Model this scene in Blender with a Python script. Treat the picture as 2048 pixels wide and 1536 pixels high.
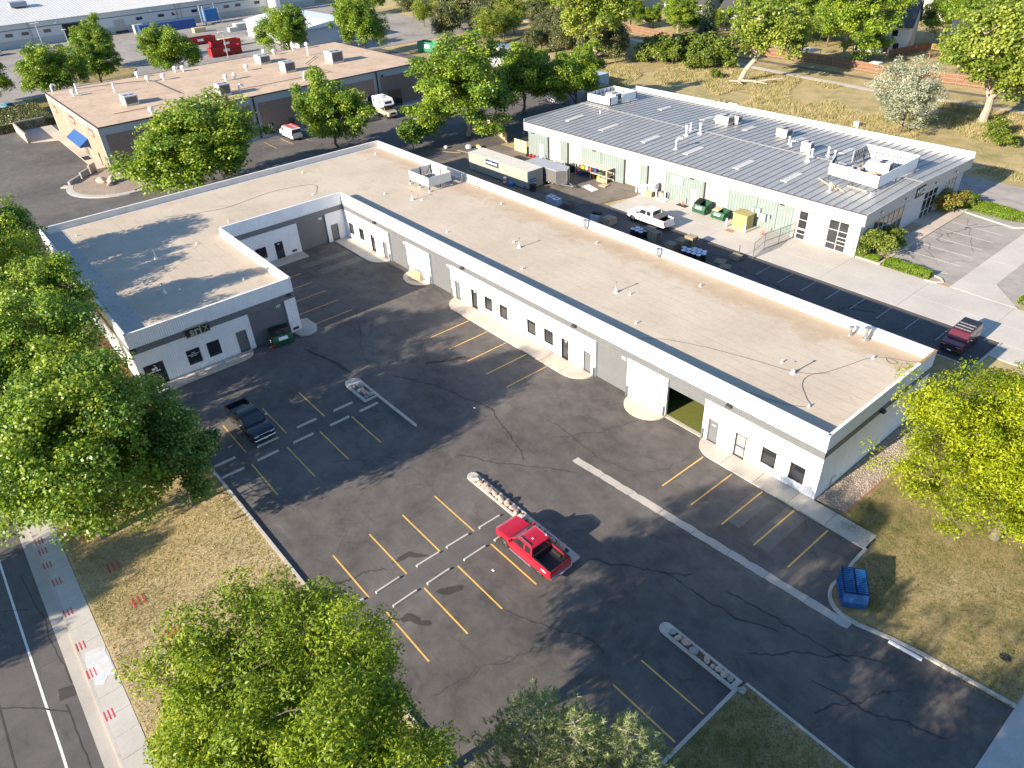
import bpy, bmesh, math, random
import numpy as np
from mathutils import Vector, Matrix

random.seed(7)
RNG = np.random.default_rng(7)
scene = bpy.context.scene
for o in list(bpy.data.objects):
    bpy.data.objects.remove(o)
COL = scene.collection

# ---------------------------------------------------------------- camera
cam_d = bpy.data.cameras.new("camera")
cam_d.sensor_width = 36.0
cam_d.lens = 1447.48 * 36.0 / 2048.0
cam_d.clip_start = 0.5
cam_d.clip_end = 3000.0
cam = bpy.data.objects.new("camera", cam_d)
COL.objects.link(cam)
AZ, PITCH, ROLL = 2.473696, 0.607093, -0.054794
fw = Vector((math.cos(AZ) * math.cos(PITCH), math.sin(AZ) * math.cos(PITCH), -math.sin(PITCH)))
rt = fw.cross(Vector((0, 0, 1))).normalized()
up = rt.cross(fw)
r2 = math.cos(ROLL) * rt + math.sin(ROLL) * up
u2 = -math.sin(ROLL) * rt + math.cos(ROLL) * up
cam.matrix_world = Matrix(((r2.x, u2.x, -fw.x, 15.6005), (r2.y, u2.y, -fw.y, -38.3734),
                           (r2.z, u2.z, -fw.z, 36.2877), (0, 0, 0, 1)))
scene.camera = cam

# ---------------------------------------------------------------- sky and sun
SUN_VEC = Vector((-0.075, -1.0, 0.395)).normalized()
SUN_EL = math.asin(SUN_VEC.z)
world = bpy.data.worlds.new("World")
scene.world = world
world.use_nodes = True
wn = world.node_tree
wn.nodes.clear()
sky = wn.nodes.new("ShaderNodeTexSky")
sky.sky_type = 'NISHITA'
sky.sun_disc = False
sky.sun_elevation = SUN_EL
sky.sun_rotation = math.atan2(SUN_VEC.x, SUN_VEC.y)
sky.air_density = 1.0
sky.dust_density = 0.2
sky.ozone_density = 4.0
bg = wn.nodes.new("ShaderNodeBackground")
bg.inputs["Strength"].default_value = 0.105
wo = wn.nodes.new("ShaderNodeOutputWorld")
wn.links.new(sky.outputs[0], bg.inputs[0])
wn.links.new(bg.outputs[0], wo.inputs[0])

sun_d = bpy.data.lights.new("sun", 'SUN')
sun_d.energy = 5.0
sun_d.angle = math.radians(0.53)
sun_d.color = (1.0, 0.875, 0.715)
sun = bpy.data.objects.new("sun", sun_d)
COL.objects.link(sun)
sun.rotation_euler = SUN_VEC.to_track_quat('Z', 'Y').to_euler()
sun.location = (0, -60, 60)

scene.render.engine = 'CYCLES'
scene.view_settings.view_transform = 'Standard'
scene.view_settings.look = 'None'
scene.view_settings.gamma = 1.0
scene.view_settings.use_curve_mapping = False
scene.view_settings.exposure = 1.28

# ---------------------------------------------------------------- helpers
def S(v):
    "sRGB 0-255 triple to linear"
    r = []
    for c in v:
        c = c / 255.0
        r.append(c / 12.92 if c <= 0.04045 else ((c + 0.055) / 1.055) ** 2.4)
    return tuple(r)


def tag(o, label=None, cat=None, group=None, kind=None):
    if label: o["label"] = label
    if cat: o["category"] = cat
    if group: o["group"] = group
    if kind: o["kind"] = kind
    return o


def thing(name, label, cat, loc=(0, 0, 0), rotz=0.0, group=None):
    o = bpy.data.objects.new(name, None)
    o.empty_display_size = 0.3
    COL.objects.link(o)
    o.location = loc
    o.rotation_euler = (0, 0, rotz)
    return tag(o, label, cat, group)


def link(name, me, parent=None, loc=None, rot=None, scale=None):
    o = bpy.data.objects.new(name, me)
    COL.objects.link(o)
    if parent: o.parent = parent
    if loc is not None: o.location = loc
    if rot is not None: o.rotation_euler = rot
    if scale is not None: o.scale = scale
    return o


def copy_tree(o, parent=None):
    c = o.copy()
    COL.objects.link(c)
    if parent is not None: c.parent = parent
    for ch in list(o.children):
        copy_tree(ch, c)
    return c


def root_off(p):
    x = Vector((0, 0, 0))
    while p is not None:
        x += p.location
        p = p.parent
    return x


class MB:
    "mesh builder: collects faces, builds ONE mesh object"
    def __init__(s):
        s.v = []; s.f = []

    def add(s, vs, fs):
        n = len(s.v)
        s.v += [tuple(p) for p in vs]
        s.f += [tuple(i + n for i in f) for f in fs]
        return s

    def box(s, x0, x1, y0, y1, z0, z1):
        return s.add([(x0, y0, z0), (x1, y0, z0), (x1, y1, z0), (x0, y1, z0),
                      (x0, y0, z1), (x1, y0, z1), (x1, y1, z1), (x0, y1, z1)],
                     [(0, 3, 2, 1), (4, 5, 6, 7), (0, 1, 5, 4), (1, 2, 6, 5), (2, 3, 7, 6), (3, 0, 4, 7)])

    def bar(s, p, q, w, h=None, upv=(0, 0, 1)):
        "rectangular bar from p to q"
        h = h or w
        p, q = Vector(p), Vector(q)
        d = (q - p).normalized()
        a = d.cross(Vector(upv))
        if a.length < 1e-4: a = d.cross(Vector((1, 0, 0)))
        a.normalize(); b = a.cross(d).normalized()
        vs = []
        for c in (p, q):
            for i, j in ((-1, -1), (1, -1), (1, 1), (-1, 1)):
                vs.append(c + a * (i * w / 2) + b * (j * h / 2))
        return s.add(vs, [(0, 1, 2, 3), (7, 6, 5, 4), (0, 4, 5, 1), (1, 5, 6, 2), (2, 6, 7, 3), (3, 7, 4, 0)])

    def tube(s, pts, rs, n=8, cap=True):
        pts = [Vector(p) for p in pts]
        if not isinstance(rs, (list, tuple)): rs = [rs] * len(pts)
        rings = []
        ref = Vector((0.13, 0.21, 0.97))
        for i, p in enumerate(pts):
            d = (pts[min(i + 1, len(pts) - 1)] - pts[max(i - 1, 0)])
            if d.length < 1e-6: d = Vector((0, 0, 1))
            d.normalize()
            a = d.cross(ref)
            if a.length < 0.05: a = d.cross(Vector((1, 0, 0)))
            a.normalize(); b = d.cross(a)
            rings.append([p + (a * math.cos(t) + b * math.sin(t)) * rs[i]
                          for t in [2 * math.pi * k / n for k in range(n)]])
        vs = [p for r in rings for p in r]
        fs = []
        for i in range(len(pts) - 1):
            for k in range(n):
                fs.append((i * n + k, i * n + (k + 1) % n, (i + 1) * n + (k + 1) % n, (i + 1) * n + k))
        if cap:
            fs.append(tuple(range(n - 1, -1, -1)))
            fs.append(tuple((len(pts) - 1) * n + k for k in range(n)))
        return s.add(vs, fs)

    def prism(s, poly, z0, z1):
        "vertical prism from xy polygon (ccw)"
        n = len(poly)
        a = sum(poly[i][0] * poly[(i + 1) % n][1] - poly[(i + 1) % n][0] * poly[i][1] for i in range(n))
        if a < 0: poly = poly[::-1]
        vs = [(x, y, z0) for x, y in poly] + [(x, y, z1) for x, y in poly]
        fs = [tuple(range(n - 1, -1, -1)), tuple(range(n, 2 * n))]
        fs += [(i, (i + 1) % n, n + (i + 1) % n, n + i) for i in range(n)]
        return s.add(vs, fs)

    def sheet(s, poly, z):
        n = len(poly)
        a = sum(poly[i][0] * poly[(i + 1) % n][1] - poly[(i + 1) % n][0] * poly[i][1] for i in range(n))
        if a < 0: poly = poly[::-1]
        return s.add([(x, y, z) for x, y in poly], [tuple(range(n))])

    def lathe(s, prof, n=12, c=(0, 0, 0)):
        vs = []; fs = []
        for r, z in prof:
            for k in range(n):
                t = 2 * math.pi * k / n
                vs.append((c[0] + r * math.cos(t), c[1] + r * math.sin(t), c[2] + z))
        for i in range(len(prof) - 1):
            for k in range(n):
                fs.append((i * n + k, i * n + (k + 1) % n, (i + 1) * n + (k + 1) % n, (i + 1) * n + k))
        fs.append(tuple(range(n - 1, -1, -1)))
        fs.append(tuple((len(prof) - 1) * n + k for k in range(n)))
        return s.add(vs, fs)

    def mesh(s, name, mat=None, off=None, smooth=False, angle=35):
        me = bpy.data.meshes.new(name)
        vs = s.v
        if off is not None and off.length > 1e-9:
            vs = [(x - off.x, y - off.y, z - off.z) for x, y, z in vs]
        me.from_pydata(vs, [], s.f)
        if mat: me.materials.append(mat)
        if smooth:
            me.shade_smooth()
            me.set_sharp_from_angle(angle=math.radians(angle))
        me.update()
        return me

    def build(s, name, mat=None, parent=None, world=True, smooth=False, bevel=0, angle=35):
        off = root_off(parent) if (parent is not None and world) else None
        o = link(name, s.mesh(name, mat, off, smooth, angle), parent)
        if bevel:
            m = o.modifiers.new("bevel", 'BEVEL')
            m.width = bevel; m.segments = 2; m.limit_method = 'ANGLE'; m.angle_limit = math.radians(40)
        return o


def one(name, mb, mat, label, cat, group=None, smooth=False, bevel=0, base=None):
    "a thing that is one mesh; origin at its base"
    xs = [v[0] for v in mb.v]; ys = [v[1] for v in mb.v]; zs = [v[2] for v in mb.v]
    b = Vector(base) if base else Vector(((min(xs) + max(xs)) / 2, (min(ys) + max(ys)) / 2, min(zs)))
    o = link(name, mb.mesh(name, mat, b, smooth), None, b)
    if bevel:
        m = o.modifiers.new("bevel", 'BEVEL')
        m.width = bevel; m.segments = 2; m.limit_method = 'ANGLE'
    return tag(o, label, cat, group)


def struct(name, mb, mat, smooth=False):
    o = mb.build(name, mat)
    o["kind"] = "structure"
    return o


def rounded(x0, x1, y0, y1, r, n=6, corners=(1, 1, 1, 1)):
    "rounded rectangle polygon, corners order: x0y0, x1y0, x1y1, x0y1"
    P = []
    for k, (cx, cy, a0) in enumerate(((x0 + r, y0 + r, 180), (x1 - r, y0 + r, 270), (x1 - r, y1 - r, 0), (x0 + r, y1 - r, 90))):
        if corners[k]:
            for i in range(n + 1):
                t = math.radians(a0 + 90 * i / n)
                P.append((cx + r * math.cos(t), cy + r * math.sin(t)))
        else:
            P.append(((x0, x1, x1, x0)[k], (y0, y0, y1, y1)[k]))
    return P


def stroke(pts, w):
    "2D polyline to a ribbon polygon list of quads"
    pts = [Vector((p[0], p[1])) for p in pts]
    L = []; R = []
    for i, p in enumerate(pts):
        d = pts[min(i + 1, len(pts) - 1)] - pts[max(i - 1, 0)]
        d.normalize()
        nrm = Vector((-d.y, d.x))
        ww = w if not isinstance(w, (list, tuple)) else w[i]
        L.append(p + nrm * ww / 2); R.append(p - nrm * ww / 2)
    return L, R


def ribbon(mb, pts, w, z0, z1=None):
    L, R = stroke(pts, w)
    n = len(L)
    if z1 is None:
        vs = [(p.x, p.y, z0) for p in L] + [(p.x, p.y, z0) for p in R]
        mb.add(vs, [(i, n + i, n + i + 1, i + 1) for i in range(n - 1)])
    else:
        for i in range(n - 1):
            mb.prism([tuple(L[i]), tuple(R[i]), tuple(R[i + 1]), tuple(L[i + 1])], z0, z1)
    return mb


def text_mesh(txt, size, mat, depth=0.01, bold=0.0, name="lettering"):
    cu = bpy.data.curves.new("t", 'FONT')
    cu.body = txt; cu.size = size; cu.extrude = depth; cu.align_x = 'CENTER'; cu.align_y = 'CENTER'
    cu.offset = bold
    cu.resolution_u = 3
    to = bpy.data.objects.new("t", cu)
    COL.objects.link(to)
    dg = bpy.context.evaluated_depsgraph_get()
    me = bpy.data.meshes.new_from_object(to.evaluated_get(dg))
    bpy.data.objects.remove(to); bpy.data.curves.remove(cu)
    me.name = name
    me.materials.clear(); me.materials.append(mat)
    return me


def letters(txt, size, mat, parent, loc, face, depth=0.01, bold=0.0, name="lettering"):
    "face: outward normal axis '-y','+x','-x','+z' ; loc in world"
    me = text_mesh(txt, size, mat, depth, bold, name)
    rot = {'-y': (math.pi / 2, 0, 0), '+x': (math.pi / 2, 0, math.pi / 2), '+y': (math.pi / 2, 0, math.pi),
           '-x': (math.pi / 2, 0, -math.pi / 2), '+z': (0, 0, 0)}[face]
    return link(name, me, parent, Vector(loc) - (root_off(parent) if parent else Vector()), rot)


# ---------------------------------------------------------------- materials
MATS = {}


def nodes(name):
    m = bpy.data.materials.new(name)
    m.use_nodes = True
    nt = m.node_tree
    b = nt.nodes["Principled BSDF"]
    return m, nt, b


def N(nt, t, **kw):
    n = nt.nodes.new(t)
    for k, val in kw.items():
        if k in n.inputs.keys() if isinstance(k, str) else False:
            n.inputs[k].default_value = val
        else:
            setattr(n, k, val)
    return n


def noise(nt, vec, scale, detail=4, rough=0.55, dist=0.0):
    n = nt.nodes.new("ShaderNodeTexNoise")
    n.inputs["Scale"].default_value = scale
    n.inputs["Detail"].default_value = detail
    n.inputs["Roughness"].default_value = rough
    n.inputs["Distortion"].default_value = dist
    nt.links.new(vec, n.inputs["Vector"])
    return n.outputs["Fac"]


def ramp(nt, fac, stops):
    r = nt.nodes.new("ShaderNodeValToRGB")
    e = r.color_ramp.elements
    while len(e) < len(stops): e.new(0.5)
    for i, (p, c) in enumerate(stops):
        e[i].position = p
        e[i].color = (*c, 1) if len(c) == 3 else c
    nt.links.new(fac, r.inputs[0])
    return r.outputs[0]


def mixc(nt, fac, a, b, mode='MIX'):
    m = nt.nodes.new("ShaderNodeMix")
    m.data_type = 'RGBA'; m.blend_type = mode
    for sock, val in ((m.inputs[0], fac), (m.inputs[6], a), (m.inputs[7], b)):
        if hasattr(val, "is_output"): nt.links.new(val, sock)
        elif isinstance(val, tuple): sock.default_value = (*val, 1) if len(val) == 3 else val
        else: sock.default_value = val
    return m.outputs[2]


def math_n(nt, op, a, b=0.0, clamp=False):
    m = nt.nodes.new("ShaderNodeMath")
    m.operation = op; m.use_clamp = clamp
    for sock, val in ((m.inputs[0], a), (m.inputs[1], b)):
        if hasattr(val, "is_output"): nt.links.new(val, sock)
        else: sock.default_value = val
    return m.outputs[0]


def wpos(nt):
    return nt.nodes.new("ShaderNodeNewGeometry").outputs["Position"]


def opos(nt):
    return nt.nodes.new("ShaderNodeTexCoord").outputs["Object"]


def bump(nt, b, h, strength=0.3, dist=0.02):
    n = nt.nodes.new("ShaderNodeBump")
    n.inputs["Strength"].default_value = strength
    n.inputs["Distance"].default_value = dist
    nt.links.new(h, n.inputs["Height"])
    nt.links.new(n.outputs[0], b.inputs["Normal"])


def M(name, col, rough=0.6, metal=0.0, var=0.12, scale=3.0, spec=None, coat=0.0, space='o', bumps=0.0, bscale=40.0, dirt=None):
    "plain procedural material: base colour with two octaves of noise variation"
    if name in MATS: return MATS[name]
    m, nt, b = nodes(name)
    p = opos(nt) if space == 'o' else wpos(nt)
    f = noise(nt, p, scale, 5, 0.6)
    lo = tuple(c * (1 - var) for c in col); hi = tuple(min(1, c * (1 + var)) for c in col)
    c = ramp(nt, f, [(0.3, lo), (0.7, hi)])
    if dirt:
        d = noise(nt, p, dirt[1], 6, 0.65)
        d = math_n(nt, 'MULTIPLY', ramp(nt, d, [(0.5, (0, 0, 0)), (0.75, (1, 1, 1))]), dirt[2])
        c = mixc(nt, d, c, dirt[0])
    nt.links.new(c, b.inputs["Base Color"])
    b.inputs["Roughness"].default_value = rough
    b.inputs["Metallic"].default_value = metal
    if spec is not None: b.inputs["Specular IOR Level"].default_value = spec
    if coat: b.inputs["Coat Weight"].default_value = coat; b.inputs["Coat Roughness"].default_value = 0.06
    if bumps: bump(nt, b, noise(nt, p, bscale, 4), bumps, 0.01)
    MATS[name] = m
    return m


def mat_asphalt(name, dark, light, patch=0.5, crack=0.6, fine=1.0):
    m, nt, b = nodes(name)
    p = wpos(nt)
    big = noise(nt, p, 0.09, 5, 0.6, 0.6)
    mid = noise(nt, p, 0.7, 6, 0.7, 0.3)
    fin = noise(nt, p, 22.0, 3, 0.7)
    f = math_n(nt, 'ADD', math_n(nt, 'MULTIPLY', big, 0.55), math_n(nt, 'MULTIPLY', mid, 0.45))
    c = ramp(nt, f, [(0.36, dark), (0.64, light)])
    g = ramp(nt, fin, [(0.25, (0.72,) * 3), (0.75, (1.28,) * 3)])
    c = mixc(nt, 0.75 * fine, c, g, 'MULTIPLY')
    # stretched scuffs and stains
    mp = nt.nodes.new("ShaderNodeMapping")
    mp.inputs["Scale"].default_value = (0.35, 1.3, 1.0)
    mp.inputs["Rotation"].default_value = (0, 0, 0.5)
    nt.links.new(p, mp.inputs["Vector"])
    st = noise(nt, mp.outputs[0], 0.8, 6, 0.7, 0.8)
    c = mixc(nt, math_n(nt, 'MULTIPLY', ramp(nt, st, [(0.56, (0, 0, 0)), (0.74, (1, 1, 1))]), 0.45), c, tuple(x * 0.5 for x in dark))
    c = mixc(nt, math_n(nt, 'MULTIPLY', ramp(nt, st, [(0.24, (1, 1, 1)), (0.40, (0, 0, 0))]), 0.25), c, tuple(min(1, x * 1.6) for x in light))
    if crack:
        v = nt.nodes.new("ShaderNodeTexVoronoi")
        v.feature = 'DISTANCE_TO_EDGE'
        v.inputs["Scale"].default_value = 0.21
        dn = nt.nodes.new("ShaderNodeTexNoise")
        dn.inputs["Scale"].default_value = 0.8; dn.inputs["Detail"].default_value = 6
        nt.links.new(p, dn.inputs["Vector"])
        pm = mixc(nt, 0.12, p, dn.outputs["Color"], 'ADD')
        va = nt.nodes.new("ShaderNodeVectorMath"); va.operation = 'MULTIPLY_ADD'
        nt.links.new(dn.outputs["Color"], va.inputs[0]); va.inputs[1].default_value = (2.2, 2.2, 2.2)
        nt.links.new(p, va.inputs[2])
        nt.links.new(va.outputs[0], v.inputs["Vector"])
        ck = ramp(nt, v.outputs["Distance"], [(0.0, (1, 1, 1)), (0.012, (0, 0, 0))])
        msk = ramp(nt, noise(nt, p, 0.13, 2), [(0.45, (0, 0, 0)), (0.58, (1, 1, 1))])
        c = mixc(nt, math_n(nt, 'MULTIPLY', math_n(nt, 'MULTIPLY', ck, msk), crack), c, tuple(x * 0.35 for x in dark))
    nt.links.new(c, b.inputs["Base Color"])
    b.inputs["Roughness"].default_value = 0.85
    b.inputs["Specular IOR Level"].default_value = 0.25
    bump(nt, b, fin, 0.35, 0.012)
    MATS[name] = m
    return m


def mat_concrete(name, col, stain=(0.2, 0.17, 0.13), amt=0.35, sc=1.0):
    m, nt, b = nodes(name)
    p = wpos(nt)
    f = math_n(nt, 'ADD', math_n(nt, 'MULTIPLY', noise(nt, p, 0.35 * sc, 4), 0.6), math_n(nt, 'MULTIPLY', noise(nt, p, 6 * sc, 5, 0.7), 0.4))
    c = ramp(nt, f, [(0.35, tuple(x * 0.86 for x in col)), (0.65, tuple(min(1, x * 1.1) for x in col))])
    s = noise(nt, p, 0.9 * sc, 6, 0.7, 0.5)
    c = mixc(nt, math_n(nt, 'MULTIPLY', ramp(nt, s, [(0.55, (0, 0, 0)), (0.75, (1, 1, 1))]), amt), c, stain)
    fin = noise(nt, p, 35, 3, 0.7)
    c = mixc(nt, 0.5, c, ramp(nt, fin, [(0.2, (0.8,) * 3), (0.8, (1.2,) * 3)]), 'MULTIPLY')
    nt.links.new(c, b.inputs["Base Color"])
    b.inputs["Roughness"].default_value = 0.85
    bump(nt, b, fin, 0.15, 0.005)
    MATS[name] = m
    return m


def mat_ground(name, stops, big=0.12, mid=1.3, fine=14.0, fmul=(0.6, 1.35), bstr=0.6):
    "vegetated / soil ground: three scales of noise through a colour ramp"
    m, nt, b = nodes(name)
    p = wpos(nt)
    f = math_n(nt, 'ADD', math_n(nt, 'MULTIPLY', noise(nt, p, big, 4, 0.6, 0.4), 0.5), math_n(nt, 'MULTIPLY', noise(nt, p, mid, 6, 0.72), 0.5))
    c = ramp(nt, f, stops)
    fn = noise(nt, p, fine, 4, 0.75)
    c = mixc(nt, 1.0, c, ramp(nt, fn, [(0.25, (fmul[0],) * 3), (0.75, (fmul[1],) * 3)]), 'MULTIPLY')
    nt.links.new(c, b.inputs["Base Color"])
    b.inputs["Roughness"].default_value = 0.95
    b.inputs["Specular IOR Level"].default_value = 0.1
    bump(nt, b, fn, bstr, 0.05)
    MATS[name] = m
    return m


def mat_leaf(name, c0, c1, c2, trans=0.3, rough=0.42, spec=0.4):
    m, nt, b = nodes(name)
    a = nt.nodes.new("ShaderNodeAttribute"); a.attribute_name = "leaf_variation"; a.attribute_type = 'GEOMETRY'
    c = ramp(nt, a.outputs["Fac"], [(0.0, c0), (0.5, c1), (1.0, c2)])
    nt.links.new(c, b.inputs["Base Color"])
    b.inputs["Roughness"].default_value = rough
    b.inputs["Specular IOR Level"].default_value = spec
    t = nt.nodes.new("ShaderNodeBsdfTranslucent")
    tc = mixc(nt, 1.0, c, (1.25, 1.2, 0.45), 'MULTIPLY')
    nt.links.new(tc, t.inputs[0])
    mx = nt.nodes.new("ShaderNodeMixShader"); mx.inputs[0].default_value = trans
    out = nt.nodes["Material Output"]
    nt.links.new(b.outputs[0], mx.inputs[1]); nt.links.new(t.outputs[0], mx.inputs[2])
    nt.links.new(mx.outputs[0], out.inputs[0])
    MATS[name] = m
    return m


def mat_glass(name, col=(0.012, 0.014, 0.016), rough=0.04):
    if name in MATS: return MATS[name]
    m, nt, b = nodes(name)
    p = opos(nt)
    c = ramp(nt, noise(nt, p, 1.1, 2), [(0.35, col), (0.7, tuple(x * 2.2 for x in col))])
    nt.links.new(c, b.inputs["Base Color"])
    b.inputs["Roughness"].default_value = rough
    b.inputs["Specular IOR Level"].default_value = 1.0
    b.inputs["Coat Weight"].default_value = 0.7
    b.inputs["Coat Roughness"].default_value = 0.03
    MATS[name] = m
    return m


m_asphalt = mat_asphalt("lot_asphalt", (0.070, 0.064, 0.059), (0.162, 0.145, 0.129), crack=0.35)
m_asph_road = mat_asphalt("street_asphalt", (0.085, 0.079, 0.074), (0.140, 0.128, 0.118), crack=0.4)
m_asph_back = mat_asphalt("back_asphalt", (0.075, 0.072, 0.072), (0.125, 0.118, 0.112))
m_asph_b2 = mat_asphalt("pale_asphalt", (0.27, 0.245, 0.215), (0.41, 0.37, 0.33), crack=0.8)
m_asph_patch = mat_asphalt("patch_asphalt", (0.125, 0.118, 0.104), (0.18, 0.168, 0.15), crack=0)
m_seal = mat_asphalt("sealer_strip", (0.042, 0.040, 0.038), (0.076, 0.070, 0.065), crack=0, fine=0.5)
m_yard = mat_asphalt("yard_asphalt", (0.13, 0.11, 0.088), (0.235, 0.20, 0.16), crack=0.5)
m_conc = mat_concrete("concrete", (0.44, 0.40, 0.34))
m_conc_tan = mat_concrete("tan_concrete", (0.52, 0.44, 0.35), amt=0.25)
m_conc_pale = mat_concrete("pale_concrete", (0.50, 0.46, 0.40), (0.33, 0.28, 0.22), 0.3, 0.6)
m_kerb = mat_concrete("kerb_concrete", (0.47, 0.43, 0.37), amt=0.5, sc=2)
m_dry = mat_ground("dry_lawn", [(0.30, (0.16, 0.155, 0.055)), (0.40, (0.33, 0.265, 0.12)), (0.52, (0.48, 0.38, 0.205)), (0.72, (0.60, 0.48, 0.29))], 0.12, 0.9)
m_green = mat_ground("green_lawn", [(0.30, (0.08, 0.105, 0.024)), (0.41, (0.17, 0.155, 0.055)), (0.50, (0.29, 0.225, 0.105)), (0.70, (0.40, 0.31, 0.17))], 0.16, 0.9)
m_field = mat_ground("field_grass", [(0.30, (0.15, 0.17, 0.05)), (0.40, (0.28, 0.245, 0.105)), (0.52, (0.42, 0.335, 0.17)), (0.72, (0.54, 0.43, 0.245))], 0.05, 0.35, 5.0)
m_soil = mat_ground("bare_soil", [(0.3, (0.13, 0.10, 0.07)), (0.7, (0.24, 0.19, 0.135))], 0.1, 0.8, 10)
m_gravel = mat_ground("gravel", [(0.3, (0.26, 0.20, 0.15)), (0.7, (0.46, 0.37, 0.285))], 0.3, 4, 18, (0.45, 1.5), 0.9)
m_mulch = mat_ground("mulch", [(0.3, (0.12, 0.06, 0.035)), (0.7, (0.22, 0.12, 0.07))], 0.3, 3, 16, (0.5, 1.4), 0.8)
m_yellow = M("yellow_paint", (0.72, 0.43, 0.10), 0.75, var=0.12, scale=1.2, space='w', dirt=((0.20, 0.15, 0.09), 9.0, 0.75))
m_wpaint = M("white_road_paint", (0.72, 0.70, 0.66), 0.75, var=0.1, scale=1.5, space='w', dirt=((0.25, 0.23, 0.2), 8.0, 0.7))
m_redpaint = M("red_marking_paint", (0.62, 0.04, 0.05), 0.8, var=0.2, scale=4, space='w', dirt=((0.35, 0.25, 0.2), 12, 0.7))
m_white = M("white_siding", (0.80, 0.80, 0.80), 0.5, var=0.04, scale=0.8, space='w', dirt=((0.62, 0.60, 0.56), 1.5, 0.35))
m_coping = M("white_coping", (0.80, 0.79, 0.77), 0.5, var=0.05, scale=0.7, space='w', dirt=((0.45, 0.38, 0.28), 2.0, 0.3))
m_band = M("grey_band", (0.135, 0.140, 0.143), 0.55, var=0.08, scale=1.2, space='w', dirt=((0.24, 0.24, 0.24), 2.6, 0.35))
m_rollup = M("grey_rollup_door", (0.145, 0.150, 0.153), 0.5, var=0.06, scale=1.5, space='w')
m_gdoor = M("grey_door", (0.135, 0.142, 0.147), 0.5, var=0.05)
m_dframe = M("dark_bronze_frame", (0.035, 0.030, 0.028), 0.45, var=0.1)
m_glass = mat_glass("dark_glass")
m_metal = M("galvanised_metal", (0.50, 0.51, 0.52), 0.38, 0.85, var=0.12)
m_black = M("black_plastic", (0.018, 0.018, 0.019), 0.5)
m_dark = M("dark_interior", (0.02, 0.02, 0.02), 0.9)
m_turf = M("interior_green_turf", (0.13, 0.14, 0.022), 0.95, var=0.12, scale=4, bumps=0.3)
m_lettw = M("white_lettering", (0.82, 0.82, 0.82), 0.5)
# ================================================================ GROUND
struct("terrain", MB().box(-900, 700, -400, 1100, -1.0, -0.06), m_field)


def root_struct(name, loc=(0, 0, 0)):
    o = bpy.data.objects.new(name, None)
    o.empty_display_size = 0.3
    COL.objects.link(o)
    o.location = loc
    o["kind"] = "structure"
    return o


lot = struct("parking_lot", MB().sheet([(-65.3, -30.3), (15.2, -30.3), (15.2, 0.2), (-65.3, 0.2)], 0.0), m_asphalt)
struct("street", MB().sheet([(-420, -43.2), (17.5, -43.2), (17.5, -75), (-420, -75)], 0.0), m_asph_road)
struct("side_street", MB().sheet([(17.5, -75), (30, -75), (30, 60), (17.5, 60)], 0.0), m_asph_road)
struct("rear_drive", MB().sheet([(-81, 14.7), (0.2, 14.7), (0.2, 30.2), (-47.5, 30.2), (-81, 30.2)], 0.0), m_asph_back)
struct("storage_yard", MB().sheet([(-81, 22.4), (-56, 22.4), (-49.6, 30.2), (-47.6, 37.9), (-81, 37.9)], 0.004), m_yard)
struct("neighbour_lot", MB().sheet([(-175, -43.2), (-81, -43.2), (-81, 72), (-175, 72)], 0.0), mat_asphalt("neighbour_asphalt", (0.085, 0.080, 0.075), (0.155, 0.142, 0.13)))
struct("warehouse_yard", MB().sheet([(-300, -43), (-175, -43), (-175, 110), (-300, 110)], 0.0), mat_asphalt("yard_far", (0.22, 0.20, 0.175), (0.36, 0.33, 0.29)))
struct("side_parking_lot", MB().sheet([(-15.2, 38.3), (14, 38.3), (14, 72), (-21, 72), (-21, 64.3), (-15.2, 64.3)], 0.0), m_asph_b2)

# ---- patches, tar and paint on the lot (parts of the lot)
mp = MB().sheet([(-3.3, -5.9), (-1.9, -5.9), (-1.9, -2.2), (-3.3, -2.2)], 0.004)
mp.build("asphalt_patch", m_asph_patch, lot)
MB().sheet([(-0.9, -6.3), (0.6, -6.3), (0.6, -1.9), (-0.9, -1.9)], 0.004).build("asphalt_patch", m_asph_patch, lot)
MB().sheet([(-61.6, -8.6), (-60.4, -8.6), (-60.4, -2.2), (-61.6, -2.2)], 0.004).build("asphalt_patch", m_asph_patch, lot)
MB().sheet([(-58.9, -7.6), (-57.5, -7.6), (-57.5, -2.0), (-58.9, -2.0)], 0.004).build("asphalt_patch", m_asph_patch, lot)


def stripe(x0, y0, x1, y1, w=0.11, mat=m_yellow, parent=lot, z=0.008, name="parking_stripe"):
    dx, dy = x1 - x0, y1 - y0
    L = math.hypot(dx, dy); nx, ny = -dy / L * w / 2, dx / L * w / 2
    n = max(2, int(L / 0.35))
    mb = MB()
    Lp = []; Rp = []
    for i in range(n + 1):
        t = i / n
        j = random.uniform(0.85, 1.1)
        Lp.append((x0 + dx * t + nx * j, y0 + dy * t + ny * j, z)); Rp.append((x0 + dx * t - nx * j, y0 + dy * t - ny * j, z))
    mb.add(Lp + Rp, [(i, n + 1 + i, n + 2 + i, i + 1)[::1] for i in range(n)])
    return mb.build(name, mat, parent)


for x in (-8.05, -5.45, -2.9, -0.38, 2.13): stripe(x, -1.78, x, -6.45)
for x in (-37.0, -34.0, -31.1, -28.2, -25.37): stripe(x, -1.95, x, -6.65)
for x in (-59.6, -56.6, -53.55, -50.6, -47.6): stripe(x, -14.3 if x < -48 else -13.8, x, -9.35)
for y in (-19.22, -22.0, -24.7, -27.5): stripe(-18.4, y, -13.75, y)
for y in (-19.08, -21.86, -24.5, -27.27): stripe(-12.05, y, -7.5, y)
for y in (-20.52, -23.94, -27.44): stripe(-37.5, y, -32.75, y)
for y in (-18.84, -21.8, -24.7, -27.7): stripe(-31.1, y, -26.4, y)
for y in (-18.26, -20.53, -22.9): stripe(0.45, y, 4.75, y)


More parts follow.
